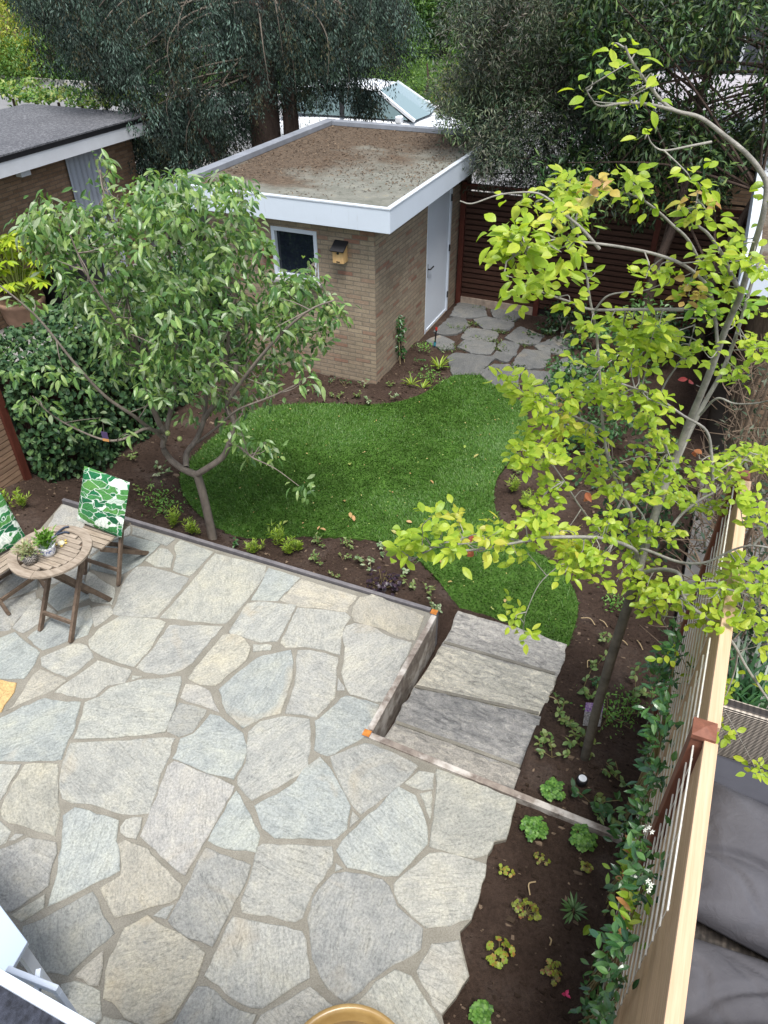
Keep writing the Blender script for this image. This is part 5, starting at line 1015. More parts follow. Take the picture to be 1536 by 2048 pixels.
# --- thin serviceberry tree on the right
rng = np.random.default_rng(202)
BB = np.array([0.05, 3.36, -0.20])
bl_ = [
 (.032, .028, [(1163, 1545, 0), (1185, 1452, 0), (1214, 1345, 0), (1244, 1248, 0), (1266, 1180, 0), (1275, 1148, 0)]),
 (.011, .004, [(1275, 1155, 0), (1272, 1120, .05), (1262, 1030, .1), (1245, 990, .1), (1220, 930, .15), (1207, 862, .2), (1200, 760, .2), (1192, 660, .2), (1180, 600, .2), (1172, 540, .2), (1160, 480, .2), (1140, 440, .2), (1128, 395, .2)]),
 (.023, .004, [(1275, 1150, 0), (1300, 1062, .1), (1330, 970, .15), (1352, 915, .2), (1376, 850, .2), (1402, 788, .15), (1422, 738, .1), (1442, 682, .05), (1462, 632, 0), (1482, 588, -.1), (1506, 500, -.15), (1526, 430, -.2), (1533, 372, -.2), (1518, 338, -.2), (1490, 305, -.2), (1450, 272, -.2), (1400, 235, -.2), (1352, 222, -.2), (1322, 200, -.2), (1290, 160, -.2), (1262, 120, -.2), (1250, 92, -.2)]),
 (.006, .002, [(1360, 224, -.2), (1300, 209, -.22), (1250, 206, -.25), (1200, 212, -.28), (1182, 196, -.3), (1172, 178, -.3)]),
 (.005, .002, [(1422, 284, -.2), (1380, 292, -.25), (1328, 301, -.3), (1304, 288, -.3), (1294, 266, -.3)]),
 (.015, .007, [(1335, 965, .15), (1372, 880, .3), (1404, 815, .35), (1438, 755, .35), (1462, 700, .35), (1482, 640, .3), (1505, 560, .3), (1530, 480, .3)]),
 (.009, .0025, [(1432, 650, .05), (1424, 600, -.1), (1410, 566, -.2), (1370, 532, -.3), (1316, 510, -.4), (1243, 494, -.5), (1163, 484, -.6), (1106, 480, -.65), (1054, 497, -.7), (1013, 523, -.7)]),
 (.008, .0025, [(1436, 700, .0), (1425, 600, 0), (1385, 494, -.1), (1344, 449, -.15), (1304, 413, -.2), (1268, 391, -.25), (1231, 385, -.3), (1187, 396, -.3)]),
 (.006, .002, [(1199, 498, -.5), (1163, 457, -.5), (1130, 429, -.5), (1098, 399, -.5), (1066, 385, -.5), (1001, 389, -.5), (945, 407, -.5), (920, 402, -.5)]),
 (.008, .003, [(1368, 619, -.2), (1270, 619, -.15), (1183, 619, -.1), (1138, 603, -.15), (1082, 584, -.2), (1055, 572, -.2)]),
 (.005, .002, [(1188, 622, -.1), (1219, 590, -.15), (1284, 582, -.2), (1320, 570, -.2)]),
 (.010, .003, [(1482, 588, -.1), (1462, 548, -.15), (1445, 510, -.2), (1417, 469, -.25), (1395, 449, -.3), (1391, 421, -.3), (1396, 383, -.3)]),
 (.007, .003, [(1250, 990, .1), (1210, 950, 0), (1163, 1017, -.1), (1128, 962, -.2), (1088, 907, -.3)][:1] + [(1205, 1060, 0), (1163, 1017, -.1), (1128, 962, -.2), (1088, 905, -.3)]),
 (.007, .003, [(1208, 862, .2), (1175, 845, .1), (1138, 827, 0), (1098, 807, -.1), (1060, 795, -.15)]),
 (.009, .004, [(1425, 960, -.1), (1423, 912, -.1), (1413, 862, -.1), (1368, 832, -.15), (1308, 792, -.2), (1243, 767, -.25)]),
 (.008, .003, [(1335, 905, .1), (1323, 872, 0), (1306, 842, 0), (1328, 772, 0), (1373, 702, 0), (1393, 637, 0)]),
 (.006, .003, [(1400, 830, .1), (1433, 797, 0), (1468, 807, -.1), (1508, 807, -.2), (1545, 800, -.3)]),
 (.012, .003, [(1275, 1120, 0), (1268, 1099, -.1), (1218, 1079, -.25), (1168, 1074, -.35), (1078, 1076, -.5), (1038, 1084, -.55), (933, 1101, -.65), (893, 1084, -.7), (848, 1106, -.75), (823, 1121, -.75)]),
 (.009, .004, [(1278, 1110, 0), (1288, 1099, -.1), (1358, 1124, -.3), (1413, 1124, -.4), (1468, 1099, -.45), (1508, 1091, -.5), (1560, 1100, -.55)]),
 (.006, .003, [(1508, 1090, -.5), (1530, 1058, -.5), (1488, 1051, -.55)]),
 (.012, .005, [(1276, 1148, 0), (1318, 1139, -.15), (1356, 1146, -.3), (1364, 1176, -.4), (1378, 1209, -.5), (1433, 1249, -.6), (1468, 1289, -.7), (1493, 1334, -.8), (1533, 1394, -.9), (1570, 1450, -.95)]),
 (.008, .003, [(1370, 1190, -.45), (1418, 1176, -.5), (1478, 1184, -.6), (1540, 1215, -.7)]),
 (.003, .0015, [(1120, 1129, -.4), (1078, 1169, -.45), (1053, 1224, -.5), (1048, 1246, -.5)]),
 (.003, .0015, [(1310, 1210, -.3), (1318, 1224, -.3), (1343, 1274, -.35), (1368, 1324, -.4), (1378, 1349, -.4), (1388, 1345, -.4)]),
 (.006, .002, [(1290, 1100, 0), (1230, 1000, .05), (1262, 990, -.1), (1300, 940, -.2)][:1] + [(1290, 1040, 0), (1250, 985, 0), (1243, 960, 0)]),
 (.010, .004, [(1330, 1075, .1), (1362, 1030, .2), (1400, 1000, .2), (1440, 975, .2), (1500, 905, .2)]),
 (.005, .002, [(1476, 1300, -.7), (1470, 1340, -.7), (1452, 1390, -.75), (1440, 1405, -.75)]),
]
btub, bpts = skel(BB, bl_)
CLU = """1240 92 30 5;1256 126 18 4;1300 160 30 7;1180 168 26 5;1190 203 20 3;1277 195 28 6;1292 268 26 3;1395 363 24 5;1400 425 28 8;1530 380 22 4;1400 402 20 3 o
1128 362 34 10;1160 390 38 12;1145 428 40 12;1090 412 24 5;1040 405 20 3;1255 362 24 6;1277 385 28 6;1105 442 26 6 y;1020 470 30 8;1055 482 28 9;1040 495 38 12;1130 500 32 10;1072 560 40 12;1060 600 28 5;1025 555 20 4;1140 600 28 3;1175 560 24 3;1195 375 22 4 o
1300 550 28 7;1340 560 28 6;1372 582 24 5 o;1420 508 36 8;1450 560 40 10;1480 520 36 8;1520 540 32 7;1482 478 28 5;1430 610 40 6 g;1490 600 44 8 g;1400 600 32 5 g;1412 640 24 4;1520 620 28 4;1470 642 16 2
1190 665 32 7;1240 640 38 9;1280 670 42 14;1330 650 38 10;1350 690 42 12;1300 700 34 10;1190 700 20 4;1205 730 24 4;1240 702 28 6;1265 740 28 6;1150 725 20 2;1400 700 38 8;1470 750 28 6;1530 700 36 8;1508 690 38 9;1440 735 24 4
1010 755 20 4;1040 772 36 10;1060 800 38 13;1080 832 38 13;1112 812 24 6 o;1130 790 36 8;1170 790 42 11;1210 780 42 10;1250 800 38 10;1290 800 34 8;1330 812 34 6
1140 850 46 14 y;1110 890 46 12;1075 880 42 10;1045 905 36 8;1060 922 28 6;1102 930 28 4;1170 882 38 10;1180 930 34 8;1225 832 34 6;1282 830 30 7;1310 862 32 6;1340 882 28 6;1300 910 28 6;1290 960 38 8;1100 980 38 8;1085 1000 28 6;1212 950 34 9;1230 980 34 8;1282 1000 38 8;1180 985 18 3 r;1392 770 16 2 r;1400 900 20 3 r;1220 940 20 3 r
1330 950 46 12;1350 980 46 13;1382 1000 38 8;1412 942 42 10;1450 962 38 8;1500 902 42 12;1470 922 38 10;1532 930 38 10;1420 1010 38 8;1500 1000 34 8;1522 1040 28 6
800 1090 30 7;840 1075 30 8;865 1045 30 7;922 1045 26 6 y;900 1090 32 8;942 1076 28 6;985 1080 36 10 y;1010 1076 34 8;1040 1110 28 6;1060 1050 34 9;1090 1040 36 9;952 1112 14 3 r
1120 1080 46 14 y;1150 1092 42 14;1150 1122 38 10;1180 1112 34 8;1190 1150 32 7;1130 1145 26 4;1220 1052 46 14;1260 1070 46 12;1300 1052 38 8;1340 1060 28 6;1280 1112 36 8
1250 1152 36 8;1290 1160 38 11;1310 1200 38 11;1270 1190 34 6;1330 1182 28 6;1300 1232 20 3;1360 1200 34 6;1400 1182 38 8;1440 1152 42 10;1480 1142 42 10;1520 1170 42 10;1440 1200 42 10;1500 1232 42 11;1460 1252 38 9;1400 1230 34 8;1520 1282 28 6
1390 1340 32 4;1430 1372 28 5;1520 1360 20 2;1030 1215 18 3;1032 1238 18 3;1052 1270 14 2;1335 1310 24 3;1450 1465 24 4;1510 1530 32 6;1440 1395 18 3"""
lfm = {'': [], 'g': [], 'y': [], 'o': [], 'r': []}; tw = []
for row in CLU.replace('\n', ';').split(';'):
    f_ = row.split(); x, y, r_, n_ = map(float, f_[:4]); hue = f_[4] if len(f_) > 4 else ''
    c0 = atd(x, y, BB, 0); ppx = np.array([[IMG_W / 2 + FPX * ((p - CAM_C) @ CAM_R) / ((p - CAM_C) @ CAM_F), IMG_H / 2 - FPX * ((p - CAM_C) @ CAM_U) / ((p - CAM_C) @ CAM_F)] for p in bpts]) if not len(tw) and hue == '' and x == 1240 and y == 92 else ppx
    i = ((ppx - [x, y]) ** 2).sum(1).argmin(); q = bpts[i]; d = (q - BB) @ HEAD + rng.normal(0, .08)
    nsub = max(1, int(round(n_ / 2.7))) if hue != 'r' else 1
    for s in range(nsub):
        a = rng.uniform(0, 6.28); rr = r_ * 0.62 * math.sqrt(rng.random()) if nsub > 1 else 0
        c = atd(x + rr * math.cos(a), y + rr * math.sin(a) * .8, BB, d + rng.normal(0, .06)); dd = np.linalg.norm(bpts - c, axis=1); j = dd.argmin()
        if dd[j] > .03:
            mid = (bpts[j] + c) / 2 + rng.normal(0, .015, 3); tw.append(smooth_path([bpts[j], mid, c], 4))
        m_ = (int(round(n_ / nsub * 2.7)) + 4 if y > 330 else int(round(n_ / nsub)) + 1) if hue != 'r' else 2
        lfm[hue] += rosette(rng, c, m_, 0.078, 0.056, 0.0305, 0.02, FACE * 1.3, 4, 0, 0.18, 0.25)
sb = empty('serviceberry_tree', tuple(BB), 'slender yellow-green leaved young tree by the timber fence', 'tree')
mk('trunk', [tube(P, R, 12) for P, R in btub[:1]], plain('olive_bark', (0.085, 0.075, 0.058), 0.85, 0.2, 0.35, 14, 0.6, 0, 0.008), sb, True)
mk('branches', [tube(P, R, 8) for P, R in btub[1:]] + [tube(P, np.linspace(.003, .0015, len(P)), 5) for P in tw], m_barkpale, sb, True)
LM = [leafmat('serviceberry_leaf', [(0.24, 0.36, 0.03), (0.30, 0.42, 0.035), (0.36, 0.46, 0.045), (0.42, 0.48, 0.06), (0.26, 0.38, 0.04)], 0.5, 0.4, 0.4, (1.35, 1.4, 0.6)),
      leafmat('serviceberry_leaf_green', [(0.14, 0.27, 0.03), (0.20, 0.33, 0.035), (0.27, 0.39, 0.045)], 0.45, 0.4, 0.4),
      leafmat('serviceberry_leaf_yellow', [(0.36, 0.45, 0.04), (0.44, 0.48, 0.06), (0.50, 0.46, 0.08), (0.32, 0.42, 0.04)], 0.5, 0.4, 0.4, (1.35, 1.4, 0.6)),
      leafmat('serviceberry_leaf_orange', [(0.42, 0.34, 0.08), (0.36, 0.20, 0.08), (0.32, 0.38, 0.05), (0.40, 0.27, 0.10)], 0.4, 0.4, 0.4, (1.3, 1.2, 0.7)),
      leafmat('serviceberry_leaf_red', [(0.30, 0.04, 0.04), (0.32, 0.09, 0.05), (0.30, 0.12, 0.05)], 0.35, 0.4, 0.4, (1.4, 1.0, 0.8))]
mk('crown', [tuple(list(p[:2]) + [k]) for k, h in enumerate(['', 'g', 'y', 'o', 'r']) for p in lfm[h]], LM, sb)

# --- clump based crowns for the bigger trees behind
def crown(rng, centres, radii, per, L, Wd, droop=-0.2, k=1, flat=1.0, hang=0.0, curl=0.1, face=0.3, out=0.7):
    """leaves clumped on shells round many clump centres"""
    C_ = np.repeat(centres, per, 0); Rr = np.repeat(radii, per); n = len(C_)
    U = rand_dirs(rng, n); U[:, 2] *= flat
    P = C_ + U * (Rr * rng.uniform(0.35, 1.0, n) ** 0.6)[:, None]
    D = nrm(U * out + rand_dirs(rng, n) * 0.7 + np.array([0, 0, droop]))
    if hang: D = nrm(D + np.array([0, 0, -hang]))
    N = nrm(U * 0.6 + np.array([0, 0, 0.8]) + rand_dirs(rng, n) * 0.5)
    return leaves(P, D, N, L * rng.uniform(.7, 1.2, n), Wd * rng.uniform(.7, 1.2, n), k, 0.3, curl)
def clump_tint(rng, ncl, per, nv, lo_=.5, hi_=1.5, pale=0.0, palec=(1.6, 1.7, 1.6)):
    """every clump has its own shade of green: old and young growth"""
    b = rng.uniform(lo_, hi_, (ncl, 1)); c = b * np.array([1.0, 1.0, 1.0]) * (1 + rng.normal(0, .08, (ncl, 3)))
    if pale: m_ = rng.random(ncl) < pale; c[m_] = np.array(palec) * rng.uniform(.8, 1.2, (m_.sum(), 1))
    return np.c_[np.repeat(c, per * nv, 0), np.ones(ncl * per * nv)]
# dark evergreen behind and over the slat fence
rng = np.random.default_rng(303)
def evergreen(base, spots, label, cols, per, L, Wd, trunks, seed, group=None, name='evergreen_tree', trans=0.12, rough=0.5, spec=0.35):
    rng = np.random.default_rng(seed)
    C_, R_ = [], []
    for x, y, d, r in spots:
        C_.append(atd(x, y, base, d)); R_.append(r)
    C_ = np.array(C_); R_ = np.array(R_)
    e = empty(name, tuple(base), label, 'tree', group)
    tb_ = []
    for P, r0_, r1_ in trunks: Q = smooth_path(P, 4); tb_.append(tube(Q, np.linspace(r0_, r1_, len(Q)), 7))
    for c in C_[rng.permutation(len(C_))[:60]]:
        P, r0_, r1_ = trunks[rng.integers(len(trunks))]; q = np.asarray(P[rng.integers(1, len(P))]); Q = smooth_path([q, (q + c) / 2 + [0, 0, .15], c], 4); tb_.append(tube(Q, np.linspace(.022, .006, len(Q)), 5))
    mk('trunk', tb_, m_barkdark, e, True)
    mk('crown', crown(rng, C_, R_, per, L, Wd), leafmat(label.split()[0] + '_leaf', cols, trans, rough, spec, None, True), e, tint=clump_tint(rng, len(C_), per, 5, .45, 1.45))
    return e
def scatter(rng, poly, n, dlo, dhi, rlo, rhi, gaps=()):
    poly = np.asarray(poly, float); lo_, hi_ = poly.min(0), poly.max(0); out = []
    while len(out) < n:
        x, y = rng.uniform(lo_[0], hi_[0]), rng.uniform(lo_[1], hi_[1])
        if not inpoly(np.array([x]), np.array([y]), poly)[0]: continue
        if any(((x - gx_) / a) ** 2 + ((y - gy_) / b) ** 2 < 1 and rng.random() < .93 for gx_, gy_, a, b in gaps): continue
        out.append((x, y, rng.uniform(dlo, dhi), rng.uniform(rlo, rhi)))
    return out
LB = np.array([-1.6, 12.6, -0.5])
fine_spots = scatter(rng, [(930, -60), (1215, -60), (1215, 330), (1120, 392), (1010, 372), (950, 345), (905, 262), (885, 180), (905, 60)], 330, -1.0, 1.3, .22, .42, ((1070, 180, 28, 16), (1000, 150, 18, 10)))
evergreen(LB, fine_spots, 'fine-leaved dark evergreen tree overhanging the shed roof and slat fence', [(0.020, 0.038, 0.022), (0.036, 0.058, 0.034), (0.058, 0.082, 0.046), (0.085, 0.095, 0.058), (0.12, 0.13, 0.09)], 210, 0.085, 0.016,
          [([(-2.2, 12.8, -.6), (-2.3, 12.7, .8), (-2.1, 12.6, 2.2), (-2.4, 12.5, 3.6)], .09, .03), ([(-1.3, 12.9, -.6), (-1.2, 12.8, 1.2), (-1.5, 12.7, 3.4)], .08, .03)], 304)
broad_spots = scatter(rng, [(1150, -60), (1600, -60), (1600, 300), (1490, 330), (1430, 395), (1330, 402), (1240, 432), (1130, 425), (1110, 340), (1190, 240)], 250, -1.3, 1.0, .24, .46,
                      ((1440, 175, 85, 36), (1500, 110, 40, 42), (1330, 185, 42, 20), (1480, 360, 60, 40), (1370, 110, 30, 22)))
evergreen(np.array([-0.5, 12.2, -0.5]), broad_spots, 'glossy dark green laurel like tree rising behind the slat fence at upper right', [(0.011, 0.029, 0.010), (0.019, 0.046, 0.014), (0.032, 0.070, 0.021), (0.056, 0.105, 0.029), (0.10, 0.15, 0.04)], 110, 0.115, 0.034,
          [([(-0.6, 10.9, -.5), (-.65, 11.0, .6), (-.5, 11.2, 1.6), (-.6, 11.8, 2.8), (-.4, 12, 4)], .085, .03), ([(0.2, 10.9, -.5), (.15, 11.0, .7), (.4, 11.3, 1.8), (.9, 11.7, 3.0)], .08, .03), ([(1.2, 12.5, -.5), (1.25, 12.6, 1.2), (1.0, 12.5, 3)], .09, .04)], 305)

# --- drooping blue-grey conifer
rng = np.random.default_rng(404)
CB = np.array([-8.35, 13.4, -0.55])
poly = [(40, -70), (800, -70), (822, 40), (815, 88), (760, 92), (700, 100), (640, 118), (600, 125), (555, 150), (520, 165), (485, 195), (430, 215), (395, 300), (330, 320), (268, 310), (262, 270), (268, 200), (240, 130), (190, 140), (150, 112), (120, 120), (90, 100), (75, 60), (45, 10)]
spots = scatter(rng, poly, 520, -1.5, 1.6, .2, .36, ((462, 205, 26, 22),))
spots += scatter(rng, [(180, 110), (260, 110), (260, 165), (190, 165)], 10, -.6, .6, .15, .25) + scatter(rng, [(705, 165), (748, 165), (742, 215), (715, 215)], 9, -.2, .3, .08, .15) + scatter(rng, [(560, 110), (800, 85), (790, 125), (700, 160), (560, 190)], 46, -.6, .6, .14, .26)
spots += scatter(rng, [(262, 230), (400, 190), (510, 185), (520, 230), (400, 310), (272, 315)], 90, -.9, .9, .16, .28, ((455, 205, 34, 26),))
C_ = np.array([atd(x, y, CB, d) for x, y, d, r in spots]); R_ = np.array([r for *_, r in spots])
cf = empty('conifer_tree', tuple(CB), 'large drooping blue-green conifer standing behind the shed', 'tree')
tb_ = []
for P, r0_, r1_ in (([(-8.35, 13.4, -.6), (-8.3, 13.4, 1.4), (-8.25, 13.4, 4.5), (-8.2, 13.4, 8)], .34, .20), ([(-7.95, 13.6, -.6), (-7.85, 13.6, 1.2), (-7.8, 13.5, 4.2)], .20, .12), ([(-8.8, 13.0, -.6), (-9.0, 12.8, 1.0), (-9.6, 12.4, 2.6)], .09, .05), ([(-8.6, 12.9, -.6), (-8.7, 12.5, .9), (-9.0, 12.0, 2.1)], .07, .03)):
    Q = smooth_path(P, 5); tb_.append(tube(Q, np.linspace(r0_, r1_, len(Q)), 10))
mk('trunk', tb_, m_barkdark, cf, True)
tb_ = []
for c in C_[rng.permutation(len(C_))[:120]]:
    q = np.array([-8.25, 13.4, min(7.5, c[2] + rng.uniform(.6, 1.8))]); m_ = (q * .3 + c * .7) + [0, 0, .35]; Q = smooth_path([q, m_, c + [0, 0, .15], c + [rng.normal(0, .05), rng.normal(0, .05), -.5]], 4); tb_.append(tube(Q, np.linspace(.022, .003, len(Q)), 5))
mk('branches', tb_, plain('grey_brown_twig', (0.13, 0.112, 0.09), 0.9, 0.1, 0.3, 12), cf, True)
# pendulous sprays: hanging fans of flat scale-leaf twigs, each fan with its own shade
nsp = 6; C2 = np.repeat(C_, nsp, 0); R2 = np.repeat(R_, nsp); n = len(C2)
top = C2 + rand_dirs(rng, n) * R2[:, None] * [1, 1, .7]; Ls = rng.uniform(.22, .52, n); nb = 44
th = rng.uniform(0, math.pi, n); axis = np.c_[np.cos(th), np.sin(th), np.zeros(n)]; lean = rng.normal(0, .14, (n, 2))
t_ = np.repeat(((np.arange(nb) + .5) / nb)[None], n, 0) + rng.uniform(-.4, .4, (n, nb)) / nb
side = rng.uniform(-1, 1, (n, nb)); wid = (.045 + .19 * np.sin(np.clip(t_, 0, 1) * 2.6)) * rng.uniform(.6, 1.1, (n, 1))
P = top[:, None] + axis[:, None] * (side * wid)[..., None] + np.stack([lean[:, :1] * t_ ** 1.4, lean[:, 1:] * t_ ** 1.4, -Ls[:, None] * t_ - .10 * np.abs(side) * Ls[:, None]], -1) + rng.normal(0, .012, (n, nb, 3))
D = nrm(axis[:, None] * (side * .75)[..., None] + np.array([0, 0, -.8]) + rng.normal(0, .22, (n, nb, 3)))
Nn = nrm(np.stack([-axis[:, 1], axis[:, 0], np.full(n, .35)], -1)[:, None] + rng.normal(0, .3, (n, nb, 3)))
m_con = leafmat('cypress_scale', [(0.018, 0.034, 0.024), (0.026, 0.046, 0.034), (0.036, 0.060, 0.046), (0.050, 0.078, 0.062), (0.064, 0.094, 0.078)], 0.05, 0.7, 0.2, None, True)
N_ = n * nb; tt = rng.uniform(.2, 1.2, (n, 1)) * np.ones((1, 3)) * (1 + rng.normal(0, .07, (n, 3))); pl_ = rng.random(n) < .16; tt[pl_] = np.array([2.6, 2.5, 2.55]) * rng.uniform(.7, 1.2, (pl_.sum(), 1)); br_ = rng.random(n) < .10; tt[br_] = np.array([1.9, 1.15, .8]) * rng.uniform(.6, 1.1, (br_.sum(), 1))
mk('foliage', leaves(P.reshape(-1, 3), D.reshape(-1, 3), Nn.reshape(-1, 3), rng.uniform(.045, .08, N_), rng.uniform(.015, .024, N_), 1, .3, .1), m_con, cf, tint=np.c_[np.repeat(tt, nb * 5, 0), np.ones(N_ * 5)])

# --- ivy covered fence on the left
rng = np.random.default_rng(505)
iv = empty('ivy_hedge', (-6.15, 6.3, -0.45), 'thick dark ivy covered fence between the garden and the left neighbour', 'hedge')
mk('support_fence', [box(-6.30, -6.05, 4.62, 8.25, -0.5, 1.0)], m_hardd, iv)
n = 13000
fc = rng.uniform(0, 1, n); y_ = rng.uniform(4.55, 8.25, n); bulge = fbm(y_, fc * 3, .9, 2.0, 3)
side_ = fc < .52; P = np.zeros((n, 3)); NN = np.zeros((n, 3))
z_ = rng.uniform(-.45, 1.15, n); topx = rng.uniform(-6.75, -5.85, n)
bz = fbm(y_, z_, 1.3, 6.0, 3)
P[side_] = np.c_[-5.88 + .14 * bz - .10 * np.clip(z_ - .9, 0, 1) + rng.uniform(-.12, .06, n), y_, z_][side_]; NN[side_] = (1, -.1, .5)
tp = (fc >= .52) & (fc < .88); bz2 = fbm(topx, y_, 1.5, 9.0, 3)
P[tp] = np.c_[topx, y_, 1.13 + .12 * bz2 + rng.uniform(-.1, .04, n)][tp]; NN[tp] = (.1, 0, 1)
en = fc >= .88; ze = rng.uniform(-.45, 1.12, n)
P[en] = np.c_[topx, 4.56 + .12 * fbm(topx, ze, 1.5, 3.0, 2) + rng.uniform(-.05, .1, n), ze][en]; NN[en] = (.1, -1, .4)
D = nrm(rand_dirs(rng, n) * .8 + np.array([.1, -.1, -.7])); N = nrm(NN + rand_dirs(rng, n) * .45)
m_ivy = leafmat('ivy_leaf', [(0.016, 0.045, 0.018), (0.026, 0.066, 0.026), (0.040, 0.090, 0.034), (0.065, 0.12, 0.05), (0.09, 0.16, 0.05)], 0.12, 0.5, 0.25)
mk('foliage', leaves(P, D, N, rng.uniform(.04, .075, n), rng.uniform(.036, .066, n), 2, .2, .15, 0, .35), m_ivy, iv)

# --- shrubs and far greenery
def shrub(name, label, base, r, h, n, L, Wd, cols, seed, cat='shrub', k=2, ncl=26, droop=0.0, stems=6, trans=0.3, group=None, flat=.8):
    rng = np.random.default_rng(seed); base = np.asarray(base, float)
    e = empty(name, tuple(base), label, cat, group)
    U = rand_dirs(rng, ncl); U[:, 2] = np.abs(U[:, 2]); rad = rng.uniform(.45, 1, ncl) ** .6
    C_ = base + U * rad[:, None] * np.array([r, r, h * .85]) + [0, 0, h * .12]
    R_ = rng.uniform(.22, .38, ncl) * r
    st = [tube(smooth_path([base + [rng.normal(0, .05 * r), rng.normal(0, .05 * r), -.03], (base + c) / 2 + [0, 0, .1 * h], c], 4), np.linspace(.016 * max(r, .35), .004, 9), 5) for c in C_[:stems]]
    mk('stems', st, m_bark, e, True)
    mk('foliage', crown(rng, C_, R_, max(4, n // ncl), L, Wd, droop, k, flat), leafmat(name + '_leaf', cols, trans, .4, .4), e)
    return e
LG = [(0.045, 0.12, 0.03), (0.07, 0.16, 0.045), (0.10, 0.20, 0.065), (0.13, 0.23, 0.09)]
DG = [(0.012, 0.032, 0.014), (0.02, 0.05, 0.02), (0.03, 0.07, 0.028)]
shrub('leafy_shrub', 'light green leafy shrub in front of the slat fence', (-0.72, 10.3, -.45), .55, 1.05, 700, .085, .045, LG, 1)
shrub('leafy_shrub', 'mid green shrub behind the path under the yellow-green branches', (-1.05, 8.9, -.45), .62, .75, 900, .075, .045, [(0.03, 0.085, 0.03), (0.05, 0.12, 0.04), (0.08, 0.16, 0.06)], 2)
shrub('leafy_shrub', 'dark green shrub in the right bed behind the thin tree stems', (-0.45, 7.7, -.45), .6, .75, 900, .07, .04, [(0.022, 0.065, 0.022), (0.035, 0.09, 0.03), (0.06, 0.13, 0.045)], 3)
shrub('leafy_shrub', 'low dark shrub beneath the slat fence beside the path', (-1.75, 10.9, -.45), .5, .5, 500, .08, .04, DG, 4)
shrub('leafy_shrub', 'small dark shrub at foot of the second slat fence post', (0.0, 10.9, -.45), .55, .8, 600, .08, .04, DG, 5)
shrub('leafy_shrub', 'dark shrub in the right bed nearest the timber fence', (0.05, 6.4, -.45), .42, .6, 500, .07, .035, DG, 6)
# half bare conifer hedge beyond the fence
rng = np.random.default_rng(606)
hb = empty('conifer_hedge', (0.75, 6.2, -.45), 'half bare brown twiggy hedge behind the far end of timber fence', 'hedge')
tb_ = []
for _ in range(560):
    b = np.array([rng.uniform(.46, 1.0), rng.uniform(4.35, 7.6), rng.uniform(-.35, 1.35)]); d = nrm(np.array([rng.normal(-.1, .5), rng.normal(0, .6), rng.uniform(.0, .9)])); L_ = rng.uniform(.15, .45)
    tb_.append(tube([b, b + d * L_ * .5 + rng.normal(0, .02, 3), b + d * L_], np.linspace(.007, .002, 3), 4))
for y in np.arange(4.6, 7.6, .45): tb_.append(tube([(.72, y, -.5), (.70, y + .05, .5), (.72, y, 1.45)], [.03, .025, .012], 6))
mk('twigs', tb_, plain('dry_brown_twig', (0.115, 0.085, 0.06), 0.9, 0.1, 0.35, 10), hb)
n = 3600; P = np.c_[rng.uniform(.5, 1.7, n), rng.uniform(4.5, 7.7, n), rng.uniform(-.2, 1.5, n)]; P = P[(P[:, 0] > .9) | (rng.random(n) < .25)]; n = len(P)
mk('foliage', leaves(P, nrm(rand_dirs(rng, n) + [0, 0, .3]), rand_dirs(rng, n) + [0, 0, .6], .09, .03, 1), leafmat('grey_green_leaf', [(0.03, 0.06, 0.035), (0.06, 0.09, 0.055), (0.14, 0.15, 0.11)], .15, .6, .3), hb)
# strap leaved plant and others on the neighbour's side
rng = np.random.default_rng(707)
sp_ = empty('strap_leaf_plant', (1.0, 4.15, -.43), "clump of long arching strap leaves on the neighbour's side of the timber fence", 'plant')
bl2 = []
for _ in range(130):
    a = rng.uniform(0, 6.28); b = np.array([1.0, 4.15, -.43]) + [rng.normal(0, .1), rng.normal(0, .12), 0]; L_ = rng.uniform(.8, 1.25); e_ = rng.uniform(.15, .55)
    dirh = np.array([math.cos(a), math.sin(a), 0]); ts = np.linspace(0, 1, 8)[:, None]
    C2 = b + dirh * L_ * e_ * ts ** 1.6 + np.array([0, 0, 1]) * L_ * (ts - .42 * ts ** 2.6); sd_ = np.array([-dirh[1], dirh[0], 0]); wv_ = .016 * (1 - ts ** 2.5)
    V = np.hstack([C2 + sd_ * wv_, C2 - sd_ * wv_]).reshape(-1, 3); i = np.arange(7) * 2; bl2.append((V, np.stack([i, i + 1, i + 3, i + 2], 1)))
mk('leaf_blades', bl2, leafmat('strap_leaf', [(0.02, 0.065, 0.025), (0.035, 0.10, 0.035), (0.06, 0.15, 0.05)], .25, .35, .5), sp_)
shrub('leafy_shrub', "dark bush on the neighbour's side just past the strap leaf plant", (1.15, 5.2, -.43), .55, .9, 700, .07, .035, DG, 8)

